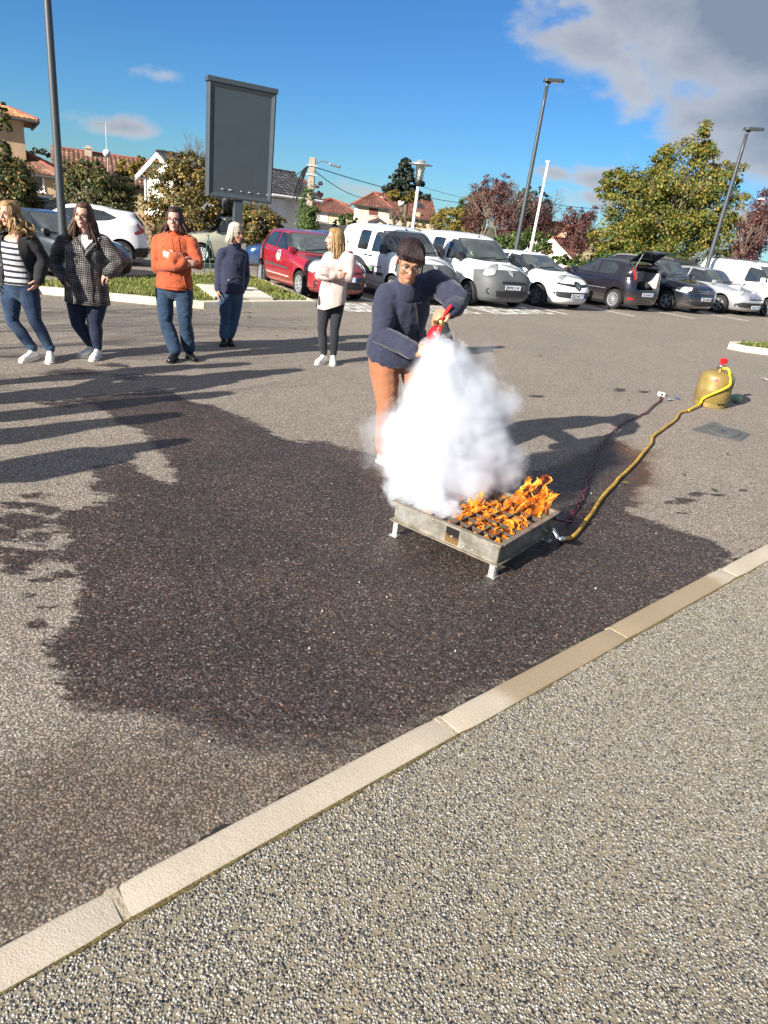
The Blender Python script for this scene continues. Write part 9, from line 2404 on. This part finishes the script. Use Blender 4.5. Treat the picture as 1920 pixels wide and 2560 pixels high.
def ground_bits():
 c = [G(u, v) for (u, v) in [(1725, 1075), (1783, 1055), (1876, 1086), (1853, 1104)]]; o = sum(c, Vector()) / 4; o.z = float(gz(o.x, o.y))
 r = empty('manhole_cover', o, 0, 'grey rectangular metal inspection cover with an oval rib, set in the asphalt', 'manhole cover')
 m = MB(); q = [p - o for p in c]; zz = [float(gz(p.x, p.y)) - o.z for p in c]; m.add([(p.x, p.y, z + .004) for p, z in zip(q, zz)] + [(p.x * .96, p.y * .96, z + .008) for p, z in zip(q, zz)], [(4, 5, 6, 7)] + [(i, (i + 1) % 4, 4 + (i + 1) % 4, 4 + i) for i in range(4)]); m.build('plate', M['cover'], r)
 ex, ey = (q[2] - q[1]) / 2, (q[1] - q[0]) / 2; m = MB(); m.tube([ex * (.74 * math.cos(a)) + ey * (.62 * math.sin(a)) + Vector((0, 0, .012 + .03 * (ex.x * .74 * math.cos(a) + ey.x * .62 * math.sin(a)))) for a in [k * math.pi / 14 for k in range(29)]], .007, 5, False); m.build('oval_rib', M['cover'], r); m = MB(); m.box((0, 0, .011), (.05, .02, .004)); m.build('lifting_slot', M['ink'], r)
 for (u, v, nm, lab, mat, s) in ((1912, 950, 'paper_scrap', 'white scrap of paper on the asphalt at the right edge', 'plate_white', (.16, .05)), (1692, 998, 'blue_scrap', 'scrap of blue plastic between the white box and the gas bottle', 'blue_bit', (.07, .05)), (1672, 1002, 'clear_scrap', 'crumpled scrap of clear film beside the white box', 'clear_bit', (.10, .05))):
  p = G(u, v); p.z = float(gz(p.x, p.y)) + .004; m = MB(); vs = []
  for i in range(5):
   for j in range(4): vs.append(((i / 4 - .5) * s[0], (j / 3 - .5) * s[1], .012 + .012 * mnoise.noise(Vector((i * 1.3, j * 1.7, u)))))
  vs2 = [(x, y, z + .003) for x, y, z in vs]; n = len(vs); f1 = [(i * 4 + j, i * 4 + j + 1, (i + 1) * 4 + j + 1, (i + 1) * 4 + j) for i in range(4) for j in range(3)]; m.add(vs + vs2, [f[::-1] for f in f1] + [tuple(k + n for k in f) for f in f1]); o2 = m.build(nm, M[mat], None, True); o2.location = p; o2.rotation_euler = (0, 0, u); tag(o2, lab, 'litter')
M['cover'] = plain('cast_iron_cover', (.125, .13, .128), .6, .3, var=.25, scale=25, bump=.4); M['blue_bit'] = plain('blue_plastic_scrap', (.03, .16, .42), .5); M['clear_bit'] = plain('clear_film_scrap', (.42, .46, .5), .2)
ground_bits()

# ---- extinguisher
def extinguisher():
 T, B = EXT['top'], EXT['bot']; ax = (T - B).normalized(); L = (T - B).length; r = .072
 R = ax.to_track_quat('Z', 'X').to_matrix(); side = Vector((.5, -.85, -.1)); side = (side - ax * side.dot(ax)).normalized(); lat = ax.cross(side)
 root = empty('fire_extinguisher', B, 0, 'red fire extinguisher with a black horn, in the hands of the bending woman', 'fire extinguisher')
 m = MB(); m.lathe([(.0, 0), (r * .9, .0), (r, .015), (r, L * .76), (r * .94, L * .84), (r * .72, L * .92), (r * .4, L * .965), (.028, L * .98), (.026, L * 1.0)], (0, 0, 0), R, 32); o = m.build('cylinder', M['red_gloss'], root); smooth_by_angle(o, 50)
 m = MB(); m.lathe([(r * 1.008, L * .50), (r * 1.012, L * .505), (r * 1.012, L * .64), (r * 1.008, L * .645)], (0, 0, 0), R, 32); m.build('label_band', M['plate_white'], root, True)
 m = MB(); m.lathe([(r * 1.016, L * .545), (r * 1.016, L * .553)], (0, 0, 0), R, 32); m.build('label_line', M['ink'], root, True)
 top = ax * L
 m = MB(); m.lathe([(.026, L * .99), (.030, L + .005), (.028, L + .035), (.018, L + .04)], (0, 0, 0), R, 14); m.build('valve', M['brass'], root, True)
 lv = Matrix((ax, lat, ax.cross(lat))).transposed()
 for k, (dz, tilt) in enumerate(((.0, .0), (.028, .22))):
  d = (ax * (.80 - tilt) + lat * (.35 + tilt)).normalized(); q = top + ax * .035 + lat * (dz - .012); R2 = Matrix((d, side, d.cross(side))).transposed(); m = MB(); m.box(q + d * (.050 - .016 * k), (.12 - .04 * k, .022, .013), R2, bevel=.004); m.build('squeeze_lever', M['red_plastic'], root)
 m = MB(); m.tube([top + ax * .02 - lat * .03, top + ax * .02 - lat * .06], .012, 8); m.build('gauge', M['brass'], root)
 hd = (Vector((.12, -.55, -.83))).normalized(); h0 = top + ax * .004 + side * .03; Rh = hd.to_track_quat('Z', 'Y').to_matrix()
 m = MB(); m.lathe([(.014, -.03), (.022, .0), (.030, .02), (.044, .06), (.050, .095), (.047, .095), (.030, .03)], h0 + Vector((.012, -.02, -.002)), Rh, 20); m.build('horn', M['black_plastic'], root, True)
M['red_gloss'] = plain('red_gloss_enamel', (.56, .010, .012), .2, var=.05, **{'Coat_Weight': .8})
extinguisher()

# ---- the white powder cloud
def cloud():
 PUFF = [(1116, 838, 4.40, 20, 1.0, 0), (1110, 858, 4.39, 34, 1.0, 0), (1100, 900, 4.36, 58, 1.0, 0), (1125, 905, 4.38, 50, 1.0, 0), (1110, 955, 4.32, 92, 1.0, 0), (1150, 985, 4.34, 88, .95, 0), (1085, 1010, 4.30, 95, 1.0, 0), (1120, 1060, 4.26, 128, 1.0, 0), (1195, 1040, 4.34, 70, .8, 0),
   (1040, 1085, 4.28, 95, .9, 0), (1090, 1140, 4.18, 135, 1.0, 0), (1195, 1130, 4.20, 95, .8, 0), (1020, 1150, 4.20, 82, .75, 0), (1070, 1210, 4.06, 92, 1.0, 0), (1150, 1200, 4.06, 95, .85, 0), (1095, 1258, 3.96, 52, .95, 0), (1235, 1150, 4.25, 52, .5, 0), (1235, 1055, 4.4, 52, .45, 0), (1010, 1205, 4.1, 48, .6, 0),
   (960, 1072, 4.55, 46, .16, 1), (975, 1110, 4.5, 45, .2, 1), (1195, 900, 4.7, 55, .16, 1), (1205, 850, 4.8, 40, .07, 1), (1180, 935, 4.5, 45, .25, 1), (1250, 1205, 4.1, 45, .3, 1), (1035, 935, 4.45, 30, .2, 1)]
 PUFF += [(930, 1080, 4.5, 40, .22, 1), (925, 1125, 4.45, 34, .16, 1), (945, 1150, 4.4, 40, .25, 1), (1225, 930, 4.55, 34, .14, 1), (1300, 1175, 4.2, 30, .2, 1), (1205, 890, 4.6, 46, .18, 1), (1060, 1262, 3.72, 62, 1.0, 0), (1112, 1272, 3.66, 42, .95, 0), (1005, 1232, 3.86, 50, .8, 0), (955, 1060, 4.5, 52, .22, 0), (1255, 1010, 4.36, 52, .5, 0), (1275, 1130, 4.22, 48, .45, 0), (1265, 1190, 4.12, 44, .4, 0), (1085, 1268, 3.82, 46, .9, 0), (1035, 1245, 3.92, 48, .8, 0), (1120, 1285, 3.74, 26, .7, 0), (985, 1222, 4.05, 40, .5, 0), (1150, 1255, 3.9, 50, .6, 0), (940, 1095, 4.55, 50, .14, 1), (1290, 1150, 4.2, 36, .22, 1), (1240, 1000, 4.36, 50, .45, 1), (1262, 985, 4.38, 28, .25, 1), (1285, 1110, 4.25, 30, .22, 1), (960, 1040, 4.5, 34, .10, 1), (1210, 1085, 4.3, 60, .6, 0), (1140, 925, 4.40, 40, .5, 0)]
 P = []
 for (u, v, Y, rp, w, th) in PUFF:
  c = at(u, v, Y); d = (CR.T @ (np.array(c) - np.array([0, 0, CAM_H])))[2]; P.append((c, rp * d / F_PX, w))
 o = P[10][0].copy()
 mb = MB()
 for c, r, w in P: mb.ell(c - o, (r * 1.22, r * 1.22, r * 1.22), None, 20, 14)
 me = remesh(mb, .02, 3); n = len(me.vertices)
 sm = link_mesh('powder_cloud', me, None, None, True); sm.location = o
 tag(sm, 'dense white powder cloud shooting from the extinguisher horn down to the burning tray', 'smoke', kind='stuff')
 t = NT('white_powder_cloud'); c = t.co()
 n1 = t.noise(4.5, 3, .55, c, out=1); n2 = t.noise(13, 4, .6, c, out=1)
 def wob(nn, k):
  q = t.N('ShaderNodeVectorMath', operation='SUBTRACT'); t.l.new(nn, q.inputs[0]); q.inputs[1].default_value = (.5, .5, .5); s = t.N('ShaderNodeVectorMath', operation='SCALE'); t.l.new(q.outputs[0], s.inputs[0]); s.inputs[3].default_value = k; return s.outputs[0]
 a = t.N('ShaderNodeVectorMath', operation='ADD'); t.l.new(c, a.inputs[0]); t.l.new(wob(n1, .22), a.inputs[1]); b = t.N('ShaderNodeVectorMath', operation='ADD'); t.l.new(a.outputs[0], b.inputs[0]); t.l.new(wob(n2, .16), b.inputs[1]); p = b.outputs[0]
 acc = None
 for cc, r, w in P:
  d = t.N('ShaderNodeVectorMath', operation='DISTANCE'); t.l.new(p, d.inputs[0]); d.inputs[1].default_value = cc - o
  f = t.N('ShaderNodeMapRange', interpolation_type='SMOOTHSTEP'); t.l.new(d.outputs['Value'], f.inputs[0]); f.inputs[1].default_value = r * 1.14; f.inputs[2].default_value = r * .42; f.inputs[3].default_value = 0; f.inputs[4].default_value = w
  acc = f.outputs[0] if acc is None else t.math('MAXIMUM', acc, f.outputs[0])
 fine = t.noise(22, 3, .6, c); den = t.math('MULTIPLY', t.math('POWER', acc, 1.8), t.math('ADD', .1, t.math('MULTIPLY', fine, 1.8)))
 den = t.math('MULTIPLY', den, 48.0)
 v = t.N('ShaderNodeVolumePrincipled'); v.inputs['Color'].default_value = (.85, .87, .91, 1); t.l.new(den, v.inputs['Density']); v.inputs['Anisotropy'].default_value = 0.1
 t.l.new(v.outputs[0], t.out.inputs['Volume']); me.materials.append(t.m)
 t.m.cycles.volume_step_rate = 1.0 if hasattr(t.m, 'cycles') and hasattr(t.m.cycles, 'volume_step_rate') else 1
cloud()
# ------------------------------------------------------------------ grit and dry leaves lying about
def grit():
 bm = bmesh.new(); bmesh.ops.create_icosphere(bm, subdivisions=1, radius=1.0); bv = np.array([v.co[:] for v in bm.verts]); bf = np.array([[v.index for v in f.verts] for f in bm.faces]); bm.free()
 n = 420; x = RNG.uniform(-4, 5, n); y = RNG.uniform(1.2, 12, n); s = (x - KA.x) * KN.x + (y - KA.y) * KN.y; ok = s < -.03; x, y = x[ok], y[ok]; n = len(x)
 r = RNG.uniform(.003, .0075, n); V = bv[None] * (r[:, None] * RNG.uniform(.6, 1.2, (n, 3)))[:, None, :] * RNG.uniform(.75, 1.2, (n, len(bv), 1)); P = V + np.stack([x, y, gz(x, y) + r * .4], 1)[:, None, :]
 tag(np_mesh('loose_grit', P.reshape(-1, 3), (bf[None] + (np.arange(n) * len(bv))[:, None, None]).reshape(-1, 3), M['pebble']), kind='stuff')
 pts = [(RNG.uniform(-6.5, -1.6), RNG.uniform(10.8, 12.6)) for _ in range(60)] + [(RNG.uniform(-4, 8), RNG.uniform(5, 20)) for _ in range(60)]
 vs = []; fs = []
 for i, (x, y) in enumerate(pts):
  if (x - KA.x) * KN.x + (y - KA.y) * KN.y > -.1: continue
  a = RNG.uniform(0, 6.28); L = RNG.uniform(.02, .045); z = float(gz(x, y)) + .006; c, s_ = math.cos(a), math.sin(a); b = len(vs)
  for (u, v, h) in ((-L, 0, .004), (0, L * .6, .012), (L, 0, .003), (0, -L * .6, .009), (0, 0, .002)): vs.append((x + u * c - v * s_, y + u * s_ + v * c, z + h))
  fs += [(b, b + 4, b + 1), (b + 1, b + 4, b + 2), (b + 2, b + 4, b + 3), (b + 3, b + 4, b)]
 m = MB(); m.add(vs, fs); tag(m.build('fallen_leaves', M['leaf_brown']), kind='stuff')
grit()
